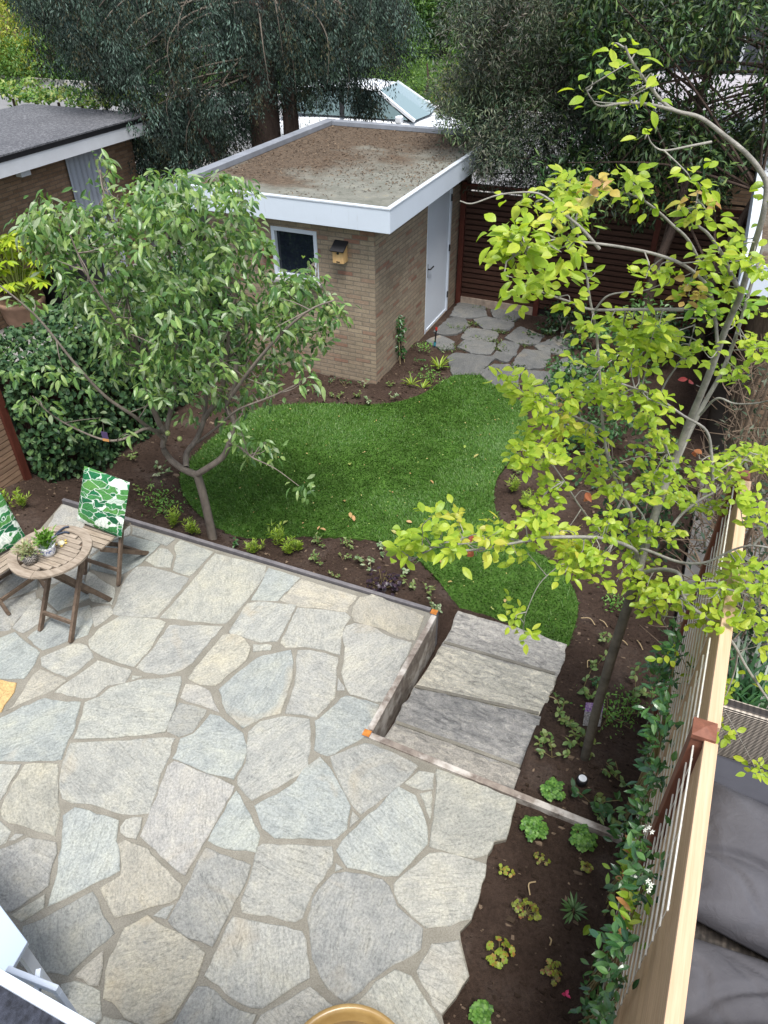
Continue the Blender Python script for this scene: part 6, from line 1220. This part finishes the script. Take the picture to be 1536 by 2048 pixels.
# left neighbour: potted plant, bins, low hedge
pp = at(34, 622, -.47); pp = np.array([-9.72, 8.02, -.47])
fp = empty('potted_plant', tuple(pp), 'yellow-green hand shaped leaf plant in large terracotta pot at left edge', 'potted plant')
mk('pot', [lathe([(0, 0), (.24, 0), (.31, .18), (.345, .42), (.36, .44), (.36, .5), (.32, .5), (.31, .42), (0, .42)], pp, 36)], plain('terracotta', (0.20, 0.125, 0.085), .8, .2, .2, 6, .2), fp, True)
rng = np.random.default_rng(808); fl_ = []; st = []
for _ in range(46):
    c = pp + [rng.normal(0, .26), rng.normal(0, .26), rng.uniform(.65, 1.55)]; st.append(tube(smooth_path([pp + [0, 0, .42], (pp + c) / 2 + [0, 0, .25], c], 4), .008, 5))
    n = 8; a = np.linspace(-2.3, 2.3, n) + rng.uniform(0, 6.28); D = np.c_[np.cos(a), np.sin(a), np.full(n, -.15)]; N = np.tile(nrm(np.array([rng.normal(0, .3) + .1, rng.normal(0, .3) - .3, 1.0])), (n, 1))
    fl_ += leaves(np.tile(c, (n, 1)), D, N, .19 * (1 - .18 * np.abs(np.linspace(-1, 1, n))), .06, 3, .25, .2)
mk('stems', st, plain('pale_green_stem', (0.25, 0.30, 0.08), .6), fp, True)
mk('foliage', fl_, leafmat('fatsia_leaf', [(0.22, 0.33, 0.02), (0.32, 0.42, 0.025), (0.42, 0.48, 0.04), (0.14, 0.22, 0.02)], .35, .4, .4), fp)
bn = empty('storage_box', (-9.3, 8.6, -.47), 'black covered box standing by the left shed wall beside the pot', 'box')
mk('body', [box(-9.75, -9.0, 8.5, 9.2, -.47, .38)], m_black, bn, bevel=.02); mk('lid', [box(-9.80, -8.95, 8.45, 9.25, .384, .43)], m_black, bn, bevel=.02)
lh = empty('garden_hedge', (-11.5, 12.7, -.6), 'bright green hedge just behind the left shed roof', 'hedge')
rng = np.random.default_rng(909); n = 5200
P = np.c_[rng.uniform(-16.5, -9.9, n), rng.uniform(12.25, 13.3, n), np.zeros(n)]; P[:, 2] = np.where(rng.random(n) < .6, 2.08 + .16 * fbm(P[:, 0], P[:, 1], .9, 4, 3) + rng.uniform(-.1, .06, n), rng.uniform(.4, 2.05, n)); P[P[:, 2] < 1.85, 1] = 12.27 + rng.uniform(0, .15, (P[:, 2] < 1.85).sum())
mk('foliage', leaves(P, nrm(rand_dirs(rng, n) + [0, 0, .4]), nrm(rand_dirs(rng, n) * .6 + [0, -.2, 1]), .10, .06, 2), leafmat('hedge_leaf', [(0.06, 0.14, 0.03), (0.11, 0.22, 0.04), (0.20, 0.30, 0.06), (0.36, 0.38, 0.14), (0.05, 0.12, 0.03)], .3), lh)
mk('stems', [tube([(x, 12.75, -.6), (x + .05, 12.75, 1.9)], .03, 5) for x in np.arange(-16.3, -9.9, .6)], m_barkdark, lh)

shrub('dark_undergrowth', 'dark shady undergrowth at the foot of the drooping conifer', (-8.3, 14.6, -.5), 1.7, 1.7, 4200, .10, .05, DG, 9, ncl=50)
def far_tree(label, base, r, h, cols, seed, n=5200, L=.22, Wd=.11, cat='tree', low=.1, name='tree', group='trees beyond the street'):
    rng = np.random.default_rng(seed); base = np.asarray(base, float); e = empty(name, tuple(base), label, cat, group)
    ncl = 44; U = rand_dirs(rng, ncl); rad = rng.uniform(.5, 1, ncl) ** .5
    C_ = base + U * rad[:, None] * np.array([r, r, h * (1 - low) / 2]) + [0, 0, h * (1 + low) / 2]
    mk('trunk', [tube(smooth_path([base, base + [.1, 0, h * .4], base + [0, .1, h * .8]], 4), np.linspace(.05 * h, .02 * h, 9), 7)], m_barkdark, e, True)
    mk('crown', crown(rng, C_, rng.uniform(.28, .42, ncl) * r, n // ncl, L, Wd), leafmat('far_leaf', cols, .3, .45, .4), e)
MG = [(0.03, 0.075, 0.02), (0.05, 0.12, 0.03), (0.09, 0.18, 0.04), (0.15, 0.26, 0.06)]
YG = [(0.28, 0.30, 0.03), (0.36, 0.38, 0.05), (0.22, 0.30, 0.04), (0.42, 0.42, 0.10)]
FB = lambda x, y: at(x, y, .12)
far_tree('bright yellow-green shrub at the upper left beyond the street', FB(2, 150), 2.5, 3.3, YG, 11, 6500, .17, .07, cat='shrub', low=.05)
far_tree('mid green bush between the yellow shrub and the conifer', FB(84, 156), 2.0, 1.9, [(0.05, 0.12, 0.02), (0.08, 0.17, 0.03), (0.12, 0.21, 0.04)], 12, 5200, .16, .08, cat='shrub', low=.0)
for i, (x, y, r, h, lb) in enumerate(((250, 140, 3, 5.5, 'dense green tree directly behind the conifer crown'), (520, 130, 2.6, 5.5, 'green tree behind the conifer trunk'), (700, 125, 2.6, 6.0, 'green tree beyond the parked car roof'), (800, 118, 2.2, 5.0, 'dark green tree above the parked car windscreen'), (885, 112, 2.3, 5.5, 'bright green tree in the gap between conifer and evergreen'), (990, 100, 2.6, 6, 'green tree behind the fine-leaved evergreen'), (140, 128, 2.4, 5, 'tall green tree behind the mid green bush'))):
    far_tree(lb, FB(x, y), r, h, MG if i % 2 == 1 else [(0.045, 0.10, 0.022), (0.07, 0.145, 0.035), (0.13, 0.22, 0.055), (0.028, 0.06, 0.014)], 20 + i, 7000, .19, .09)
far_tree('low bright green hedge beyond the parked car', FB(850, 196), 1.9, 1.3, [(0.055, 0.12, 0.018), (0.085, 0.165, 0.025), (0.12, 0.20, 0.035)], 31, 4200, .12, .05, 'hedge', 0.0, 'bush', None)
far_tree('yellowish bush at the right of the parked car bonnet', FB(930, 250), 0.9, 1.5, [(0.06, 0.10, 0.03), (0.12, 0.17, 0.05), (0.20, 0.20, 0.06)], 32, 3000, .11, .05, 'shrub', 0.0, 'bush', None)
# ------------------------------------------------------------------ small plants, each one a thing
m_f = leafmat('feathery_leaf', [(0.16, 0.26, 0.02), (0.24, 0.34, 0.025), (0.32, 0.42, 0.05), (0.12, 0.20, 0.02)], .35)
m_s = leafmat('sprig_leaf', [(0.07, 0.13, 0.035), (0.12, 0.20, 0.05), (0.20, 0.27, 0.10), (0.16, 0.20, 0.06)], .3)
m_v = leafmat('variegated_leaf', [(0.12, 0.20, 0.09), (0.25, 0.33, 0.18), (0.40, 0.44, 0.30), (0.10, 0.17, 0.07)], .3)
m_gm = leafmat('geranium_leaf', [(0.08, 0.20, 0.03), (0.13, 0.28, 0.045), (0.18, 0.34, 0.07), (0.06, 0.15, 0.03)], .3)
m_h = leafmat('coral_bell_leaf', [(0.20, 0.26, 0.03), (0.26, 0.32, 0.04), (0.17, 0.15, 0.05), (0.13, 0.17, 0.03), (0.22, 0.10, 0.04)], .25)
m_hr = leafmat('coral_bell_red_leaf', [(0.20, 0.30, 0.03), (0.28, 0.36, 0.05), (0.40, 0.13, 0.05), (0.24, 0.30, 0.04)], .25)
m_p = leafmat('black_purple_leaf', [(0.012, 0.007, 0.012), (0.022, 0.011, 0.022), (0.04, 0.02, 0.035)], .05, .35, .5)
m_l = leafmat('lance_leaf', [(0.05, 0.12, 0.035), (0.09, 0.18, 0.06), (0.14, 0.24, 0.10)], .3)
m_d = leafmat('deep_green_leaf', [(0.02, 0.07, 0.02), (0.035, 0.10, 0.03), (0.06, 0.15, 0.04)], .25, .35, .5)
m_stem = plain('thin_stem', (0.16, 0.13, 0.06), .8, .1, .2, 20, 0)
def ground(px, py, z0=-.3):
    z = z0
    for _ in range(6):
        p = at(px, py, z); z = float(soilz(p[0], p[1])) + 0.012
    return at(px, py, z)
def palmate(rng, C_, N, r, k=5, m=0):
    out = []
    n = len(C_); N = nrm(N); A = nrm(np.cross(N, rand_dirs(rng, n))); B = np.cross(N, A)
    for a in np.linspace(-2.2, 2.2, k):
        D = A * math.cos(a) + B * math.sin(a); out += leaves(C_, D, N + rand_dirs(rng, n) * .15, r * (1 - .12 * abs(a)), r * .72, 2, .15, .12, m, .6)
    return out
def small(kind, px, py, s, label, cat='plant', group='young plants in the beds', seed=None):
    rng = np.random.default_rng(seed or int(px * 7 + py)); s = s * {'mound': .72, 'heuch': .82, 'heuchr': .85}.get(kind, 1.0); b = ground(px, py)
    nm = {'feather': 'feathery_plant', 'sprig': 'seedling', 'vari': 'variegated_seedling', 'mound': 'geranium', 'heuch': 'coral_bells', 'heuchr': 'coral_bells', 'black': 'dark_coral_bells', 'lance': 'lance_leaf_plant', 'strap': 'strappy_plant', 'deep': 'seedling', 'bush': 'small_bush'}[kind]
    P = []; m = None
    if kind == 'feather':
        m = m_f; n = int(46 * s + 20)
        st = [b + [rng.normal(0, .02 * s), rng.normal(0, .02 * s), 0] for _ in range(7)]
        for q in st:
            lean = np.array([rng.normal(0, .25), rng.normal(0, .25), 1]); h = .17 * s * rng.uniform(.7, 1.15); t_ = np.linspace(.15, 1, 26)[:, None]
            A = q + nrm(lean) * h * t_; a = rng.uniform(0, 6.28, 26); D = np.c_[np.cos(a), np.sin(a), rng.uniform(.4, 1.2, 26)]
            P += leaves(A, D, nrm(np.c_[-np.cos(a), -np.sin(a), np.ones(26)]), .045 * s, .010, 1, .1, .1)
    elif kind in ('sprig', 'vari', 'deep'):
        m = {'sprig': m_s, 'vari': m_v, 'deep': m_d}[kind]; k = rng.integers(3, 6)
        for _ in range(k):
            a = rng.uniform(0, 6.28); L_ = rng.uniform(.05, .12) * s; e = b + [math.cos(a) * L_, math.sin(a) * L_, rng.uniform(.03, .09) * s]
            Q = smooth_path([b, (b + e) / 2 + [0, 0, .02], e], 4); P.append(tube(Q, .0022, 4, 1)); n = rng.integers(5, 9); t_ = rng.uniform(.35, 1, n)[:, None]; A = b + (e - b) * t_ + [0, 0, .012]
            D = nrm(rand_dirs(rng, n) * [1, 1, .4] + [0, 0, .2]); P += leaves(A, D, nrm(rand_dirs(rng, n) * .5 + [0, 0, 1]), rng.uniform(.028, .05, n) * s, rng.uniform(.016, .03, n) * s, 2, .2, .2)
    elif kind == 'mound':
        m = m_gm; n = int(100 * s); a = rng.uniform(0, 6.28, n); r = np.sqrt(rng.uniform(0, 1, n)) * .115 * s
        C_ = b + np.c_[np.cos(a) * r, np.sin(a) * r, (.115 - r * .55) * s + rng.normal(0, .012, n)]; P += palmate(rng, C_, np.c_[np.cos(a) * r * 3.5, np.sin(a) * r * 3.5, np.ones(n)] + rand_dirs(rng, n) * .35, .027)
        for c in C_[::4]: P.append(tube([b, (b + c) / 2, c], .0025, 4, 1))
    elif kind in ('heuch', 'heuchr', 'black'):
        m = {'heuch': m_h, 'heuchr': m_hr, 'black': m_p}[kind]; n = int((17 if kind != 'black' else 60) * s + 6); a = rng.uniform(0, 6.28, n); r = np.sqrt(rng.uniform(.02, 1, n)) * .062 * s * (1.7 if kind == 'black' else 1)
        el = np.array([rng.uniform(.6, 1.3), rng.uniform(.6, 1.3)])
        C_ = b + np.c_[np.cos(a) * r * el[0], np.sin(a) * r * el[1], .03 + rng.uniform(0, .05, n) * s * (2 if kind == 'black' else 1)]; P += palmate(rng, C_, np.c_[np.cos(a) * .5, np.sin(a) * .5, np.ones(n)] + rand_dirs(rng, n) * .5, .021 * min(s, 1.2), 6)
        for c in C_[::2]: P.append(tube([b, (b + c) / 2, c], .002, 4, 1))
    elif kind == 'lance':
        m = m_l; n = int(26 * s); a = rng.uniform(0, 6.28, n); P += leaves(b + np.c_[np.cos(a) * .012, np.sin(a) * .012, rng.uniform(.01, .07, n)], np.c_[np.cos(a), np.sin(a), rng.uniform(.1, .9, n)], np.c_[-np.cos(a) * .5, -np.sin(a) * .5, np.ones(n)], rng.uniform(.045, .08, n) * s, .013 * s, 3, .25, .2)
        P.append(tube([b, b + [0, 0, .07]], .004, 5, 1))
    elif kind == 'strap':
        m = m_f; n = int(20 * s); a = rng.uniform(0, 6.28, n); P += leaves(b + np.c_[np.cos(a) * .015, np.sin(a) * .015, np.zeros(n)], np.c_[np.cos(a), np.sin(a), rng.uniform(.5, 1.8, n)], np.c_[-np.cos(a), -np.sin(a), np.ones(n)], rng.uniform(.14, .25, n) * s, .024 * s, 4, .2, .35)
    elif kind == 'bush':
        m = m_gm; n = int(120 * s); C_ = b + np.c_[rng.normal(0, .085, (n, 2)) * s, rng.uniform(.01, .11, n) * s]; P += leaves(C_, rand_dirs(rng, n) + [0, 0, .5], rand_dirs(rng, n) * .5 + [0, 0, 1], .035, .016, 2, .2, .1)
        for c in C_[::9]: P.append(tube([b, c], .002, 4, 1))
    o = mk(nm, P, [m, m_stem]); me = o.data
    me.transform(Matrix.Translation(Vector(-b))); o.location = b
    return tag(o, label, cat, group)
SM = [
 ('feather', 511, 1106, 1.0, 'yellow-green feathery plant nearest the patio edge, right of the apple trunk'),
 ('feather', 559, 1090, 1.35, 'tallest yellow-green feathery plant of three together right of the apple trunk'),
 ('feather', 579, 1108, 1.0, 'middle low yellow-green feathery plant of three together'),
 ('feather', 598, 1102, .85, 'smallest yellow-green feathery plant, right of the three together'),
 ('deep', 472, 1090, 1.0, 'small dark green sprig just right of the apple trunk foot'),
 ('sprig', 636, 1090, .9, 'pale green seedling on the lawn side of the front bed, left one'),
 ('sprig', 698, 1092, .9, 'pale green upright seedling close to the lawn curve of front bed'),
 ('vari', 771, 1103, 1.1, 'grey-green straggly seedling touching the lawn edge under branch tip'),
 ('sprig', 631, 1125, .9, 'straggly seedling with dry stalk in middle of the front bed'),
 ('sprig', 685, 1119, .75, 'left of two little seedlings in line left of the black plant'),
 ('sprig', 720, 1121, .75, 'right of two little seedlings in line left of the black plant'),
 ('sprig', 668, 1152, .55, 'tiny lone seedling near the patio board of front bed'),
 ('vari', 741, 1140, 1.2, 'pale variegated seedling directly behind the black-purple plant'),
 ('black', 766, 1178, 1.25, 'black-purple leafy plant close to the patio edging'),
 ('vari', 806, 1144, 1.2, 'grey-green tall seedling right of the black-purple plant'),
 ('sprig', 818, 1174, 1.1, 'green seedling in front and right of the black-purple plant'),
 ('sprig', 856, 1189, 1.0, 'green seedling near the lawn edge above the patio corner'),
 ('vari', 867, 1222, .9, 'light green seedling right beside the orange patio corner'),
 ('feather', 346, 1055, 1.25, 'yellow-green feathery plant behind the chair, left of apple trunk'),
 ('feather', 391, 1070, 1.15, 'yellow-green feathery plant touching the left side of apple trunk'),
 ('bush', 318, 1002, 1.1, 'leafy green clump in the bed behind the cushion'),
 ('vari', 320, 950, 1.4, 'pale spreading seedling in the soil left of apple trunk'),
 ('sprig', 262, 920, 1.0, 'small seedling at the soil edge near the ivy'),
 ('sprig', 286, 982, 1.0, 'green sprig just behind the top corner of cushion'),
 ('bush', 340, 1022, .9, 'low leafy sprig between the chair and the lawn'),
 ('feather', 48, 1014, 1.2, 'yellow-green feathery plant in the soil left of the patio'),
 ('feather', 4, 1012, 1.0, 'yellow-green feathery plant half cut by the left edge'),
 ('vari', 609, 790, .9, 'leftmost pale seedling in the bed below shed window'),
 ('deep', 640, 790, 1.0, 'green seedling with dark hollow beside it under shed wall'),
 ('sprig', 672, 796, .9, 'green seedling in shed bed near the lawn line'),
 ('deep', 661, 768, .8, 'small plant against the shed front wall, left of two'),
 ('deep', 688, 773, .9, 'small plant against the shed front wall, right of two'),
 ('vari', 727, 777, 1.1, 'pale seedling beside the shed wall corner'),
 ('sprig', 714, 794, .8, 'flat seedling in front of shed wall corner'),
 ('vari', 743, 808, 1.0, 'grey-green seedling at the lawn edge below shed corner'),
 ('sprig', 779, 773, .8, 'seedling just right of the shed wall corner'),
 ('vari', 781, 799, .8, 'flat pale seedling beside the lawn right of shed corner'),
 ('strap', 823, 769, .75, 'yellow-green grassy tuft, left one beside the curved lawn edge'),
 ('strap', 845, 777, .65, 'yellow-green grassy tuft, lower one beside the curved lawn edge'),
 ('bush', 858, 757, 1.2, 'grey-green low clump inside curved corner of shed bed'),
 ('strap', 878, 735, 1.0, 'largest strappy yellow-green plant in shed bed near the path'),
 ('deep', 839, 726, 1.0, 'thin green seedling between the cane plant and strappy plant'),
 ('bush', 846, 698, .8, 'low green patch by the shed door corner'),
 ('feather', 1024, 985, 1.1, 'feathery plant in the right bed nearest the lawn, upper'),
 ('feather', 1048, 1018, 1.1, 'feathery plant in the right bed, lower and further from the lawn'),
 ('sprig', 1034, 946, .9, 'small seedling at the top left of the right bed'),
 ('bush', 1230, 1212, .75, 'yellowish clump behind the trunk of the thin tree'),
 ('sprig', 1195, 1285, 1.0, 'seedling in bare soil right of the lowest step, far one'),
 ('sprig', 1196, 1328, 1.2, 'curling seedling with pale stalk right of the steps'),
 ('sprig', 1166, 1378, 1.4, 'straggly seedling beside the printed card, left one'),
 ('deep', 1192, 1380, .9, 'green seedling between straggly one and the trunk'),
 ('sprig', 1271, 1385, 1.4, 'thin grassy sprig right of the trunk, towards the fence'),
 ('bush', 1215, 1432, 1.25, 'bushy green plant around the printed card behind trunk'),
 ('bush', 1255, 1422, .8, 'small green clump just right of the bushy card plant'),
 ('sprig', 1124, 1427, 1.2, 'wilted seedling close to the second step'),
 ('sprig', 1142, 1446, 1.1, 'wilted seedling right below the other by second step'),
 ('sprig', 1154, 1487, 1.4, 'pale leafy seedling left of the trunk foot'),
 ('sprig', 1080, 1500, 1.3, 'green seedling touching the side of the top steps'),
 ('sprig', 1104, 1515, 1.1, 'small seedling near the top steps, right of the touching one'),
 ('mound', 1105, 1588, .88, 'round bright green geranium beyond the timber board'),
 ('sprig', 1236, 1560, 1.2, 'seedling right of the black spotlight'),
 ('deep', 1186, 1612, 1.6, 'straggly plant with yellow leaf just beyond timber board'),
 ('sprig', 1214, 1620, 1.3, 'green sprig beyond timber board near the fence climber'),
 ('mound', 1067, 1662, .92, 'bright green geranium just in front of the timber board'),
 ('mound', 1164, 1684, .90, 'bright green geranium in front of the board, nearer the fence'),
 ('heuch', 1080, 1724, .9, 'two lobed yellow-green coral bells below the left geranium'),
 ('heuchr', 1012, 1750, .85, 'coral bells with a red tipped leaf nearest the patio, upper'),
 ('heuch', 1170, 1741, .95, 'small brownish coral bells below the right geranium'),
 ('heuch', 1052, 1826, 1.25, 'elongated yellow-brown coral bells with dry stalk'),
 ('lance', 1145, 1828, 1.1, 'grey-green plant with narrow pointed leaves in near bed'),
 ('heuchr', 999, 1912, 1.35, 'largest coral bells with red leaf beside patio stones'),
 ('heuch', 1102, 1952, 1.2, 'dark yellow-green coral bells in the middle of near bed'),
 ('mound', 961, 2030, .62, 'loose light green plant at the very bottom of near bed'),
]
for a in SM: small(*a)
# plant tied to canes on the shed side wall
b = ground(800, 722); cp_ = empty('climbing_plant', tuple(b), 'young climber tied to thin canes against shed side wall', 'climber', None)
rng = np.random.default_rng(77)
mk('cane', [tube([b + [.02, .05 * k - .04, -.05], b + [-.03, .03 * k, .62]], .006, 5)for k in (0,)], plain('bamboo_cane', (0.42, 0.34, 0.18), .6), cp_)
mk('cane', [tube([b + [.04, .08, -.05], b + [-.02, .05, .5]], .006, 5)], plain('bamboo_cane_pale', (0.42, 0.34, 0.18), .6), cp_)
n = 150; z_ = np.where(rng.random(n) < .55, rng.uniform(.42, .68, n), rng.uniform(.05, .4, n)); mk('foliage', leaves(b + np.c_[rng.normal(0, .04, n), rng.normal(0, .05, n), z_], rand_dirs(rng, n) + [0, 0, -.3], rand_dirs(rng, n) * .5 + [.4, -.3, 1], .06, .032, 2, .2, .2), m_d, cp_)

# evergreen climbers at the foot of the timber fence
m_j = leafmat('jasmine_leaf', [(0.022, 0.075, 0.022), (0.035, 0.105, 0.03), (0.055, 0.14, 0.04), (0.09, 0.19, 0.05), (0.03, 0.085, 0.045)], .2, .25, .55)
m_jy = leafmat('jasmine_young_leaf', [(0.16, 0.30, 0.03), (0.26, 0.38, 0.03), (0.22, 0.34, 0.03), (0.40, 0.20, 0.08)], .3, .3, .5)
m_fl = leafmat('white_flower', [(0.75, 0.75, 0.70), (0.80, 0.80, 0.74)], .2, .6, .3)
JP = [('glossy dark green climber at the near end of the timber fence', [(1185, 1978), (1215, 2000), (1238, 1975), (1222, 1935), (1160, 1985), (1245, 1890), (1232, 1910), (1200, 1950), (1212, 2040), (1180, 2010), (1255, 1862)], 15, 0),
      ('climber with young yellow leaves and white flowers on the trellis', [(1250, 1722), (1270, 1700), (1290, 1690), (1275, 1735), (1255, 1755), (1285, 1770), (1262, 1790), (1268, 1820), (1245, 1775), (1300, 1745), (1258, 1840)], 13, 1),
      ('climber beside the end of the timber board at the fence', [(1250, 1655), (1270, 1640), (1285, 1620), (1292, 1600), (1268, 1665), (1300, 1585), (1242, 1668)], 12, 0),
      ('thick dark climber behind the thin tree trunk along the fence', [(1308, 1560), (1320, 1530), (1298, 1500), (1318, 1480), (1330, 1440), (1312, 1455), (1322, 1400), (1340, 1375), (1318, 1350), (1345, 1330), (1330, 1310), (1352, 1300), (1300, 1345), (1335, 1340), (1352, 1270)], 16, 0)]
for label, pts, per, yng in JP:
    rng = np.random.default_rng(len(label) * 3)
    C_ = []
    for x, y in pts:
        c = atX(x, y, .345 + rng.normal(0, .02)); C_.append(c)
    C_ = np.array(C_); ym = C_[:, 1].mean(); b = np.array([FX(ym) - .09, ym, float(soilz(.3, ym))])
    e = empty('star_jasmine', tuple(b), label, 'climber', 'climbers along the timber fence')
    mk('stems', [tube(smooth_path([b + [0, rng.normal(0, .05), -.02], [FX(c[1]) - .05, (c[1] + ym) / 2, (max(c[2], b[2]) + b[2]) / 2 + .05], c], 4), np.linspace(.006, .003, 9), 5) for c in C_], m_stem, e)
    n = int(per * 1.5); lf = []; ly = []
    for i, c in enumerate(C_):
        lfx = leaves(c + rng.normal(0, .042, (n, 3)) * [.7, 1.1, 1.1], nrm(rand_dirs(rng, n) * .8 + [-.5, -.1, .15]), nrm(rand_dirs(rng, n) * .5 + [-.5, -.2, 1]), rng.uniform(.042, .070, n), rng.uniform(.018, .029, n), 3, .22, .2, 1 if (yng and i % 3 == 1) else 0)
        lf += lfx
    mk('foliage', lf, [m_j, m_jy], e)
    if yng:
        fl = []
        for x, y in ((1296, 1762), (1302, 1770), (1298, 1780), (1290, 1660), (1298, 1655), (1304, 1664)):
            c = atX(x, y, .30); a = np.arange(5) * 2 * math.pi / 5; A = np.array([0, 1, 0]); B = nrm(np.array([.7, 0, .7])); N = np.cross(A, B); fl += leaves(np.tile(c, (5, 1)), np.cos(a)[:, None] * A + np.sin(a)[:, None] * B, np.tile(-N, (5, 1)), .012, .006, 1, .1, .1)
        mk('flowers', fl, m_fl, e)

# weeds in the path joints
rng = np.random.default_rng(12); P = []
for x, y in ((940, 605), (948, 650), (925, 660), (905, 655), (955, 617), (982, 682), (998, 690), (1000, 700), (985, 740), (1035, 735), (1095, 668), (1112, 705), (1100, 730), (1117, 770), (1034, 733), (960, 680), (1000, 665), (1048, 690), (1062, 672), (915, 695), (890, 700), (1020, 640), (1110, 650)):
    c = at(x, y, -.44); n = 46; A = c + np.c_[rng.normal(0, .07, n), rng.normal(0, .045, n), np.zeros(n)]; P += leaves(A, rand_dirs(rng, n) * .7 + [0, 0, .8], rand_dirs(rng, n) * .5 + [0, 0, 1], rng.uniform(.03, .07, n), .016, 1, .2, .2)
tag(mk('path_weeds', P, leafmat('weed_leaf', [(0.03, 0.06, 0.015), (0.06, 0.10, 0.02), (0.10, 0.15, 0.03)], .2)), 'small weeds and moss growing between the shaded path flags', 'weeds', kind='stuff')

# fallen leaves on the lawn and soil
rng = np.random.default_rng(13); n = 240
P = rng.uniform(lo, hi, (n * 3, 2)); P = P[inpoly(P[:, 0], P[:, 1], lawn)][:n]; P = np.c_[P, np.full(len(P), -.395)]; n = len(P)
q = np.array([at(x, y, -.395) for x, y in ((603, 1005), (706, 1030), (710, 1036), (700, 1024), (566, 1048), (582, 818), (640, 1052), (690, 1003), (782, 1060), (812, 1042), (880, 1125), (905, 1163), (1010, 1205), (860, 960), (700, 930), (930, 890), (652, 1061), (958, 908))])
L_ = np.r_[rng.uniform(.012, .026, n), rng.uniform(.045, .085, len(q))]; P = np.vstack([P, q]); n = len(P)
tag(mk('fallen_leaves', leaves(P, rand_dirs(rng, n) * [1, 1, .15], rand_dirs(rng, n) * .3 + [0, 0, 1], L_, L_ * .55, 2, .3, .2), leafmat('fallen_leaf', [(0.22, 0.30, 0.06), (0.34, 0.36, 0.12), (0.45, 0.28, 0.14), (0.40, 0.22, 0.10), (0.28, 0.34, 0.10)], .15, .6, .3)), 'pale and brown fallen leaves scattered on the lawn', 'fallen leaves', kind='stuff')
b = ground(1168, 1862); o = mk('fallen_leaf', leaves(np.zeros((1, 3)), [[.35, 1, .15]], [[.2, 0, 1]], .075, .04, 4, .25, .2), m_jy); o.location = b + [0, -.03, .01]; tag(o, 'single light green leaf lying on soil beside the narrow leaved plant', 'leaf')
b = ground(1131, 1990); o = mk('fallen_petal', leaves(np.zeros((3, 3)), [[.3, 1, .5], [1, -.2, .6], [-.5, -.3, .8]], [[0, 0, 1], [0, .3, 1], [.3, 0, 1]], .03, .02, 2, .4, .3), plain('pink_petal', (0.55, 0.05, 0.14), .6)); o.location = b; tag(o, 'tiny bright pink petal lying on the near bed', 'petal')
rng = np.random.default_rng(14); P = []
for x, y, L_ in ((1190, 1250, .13), (1215, 1254, .08), (1286, 1300, .10), (1175, 1335, .10), (1060, 1790, .10), (1100, 1890, .03), (1255, 1290, .07), (1118, 1408, .09)):
    b = ground(x, y); a = rng.uniform(0, 3.14); d = np.array([math.cos(a), math.sin(a), 0]); P.append(tube(smooth_path([b, b + d * L_ * .5 + [0, 0, .03], b + d * L_ + [rng.normal(0, .02), rng.normal(0, .02), .004]], 5), .0045, 5))
tag(mk('dry_stalks', P, plain('straw_stalk', (0.36, 0.27, 0.15), .8)), 'pale dry plant stalks lying about on the right hand bed', 'stalks', kind='stuff')
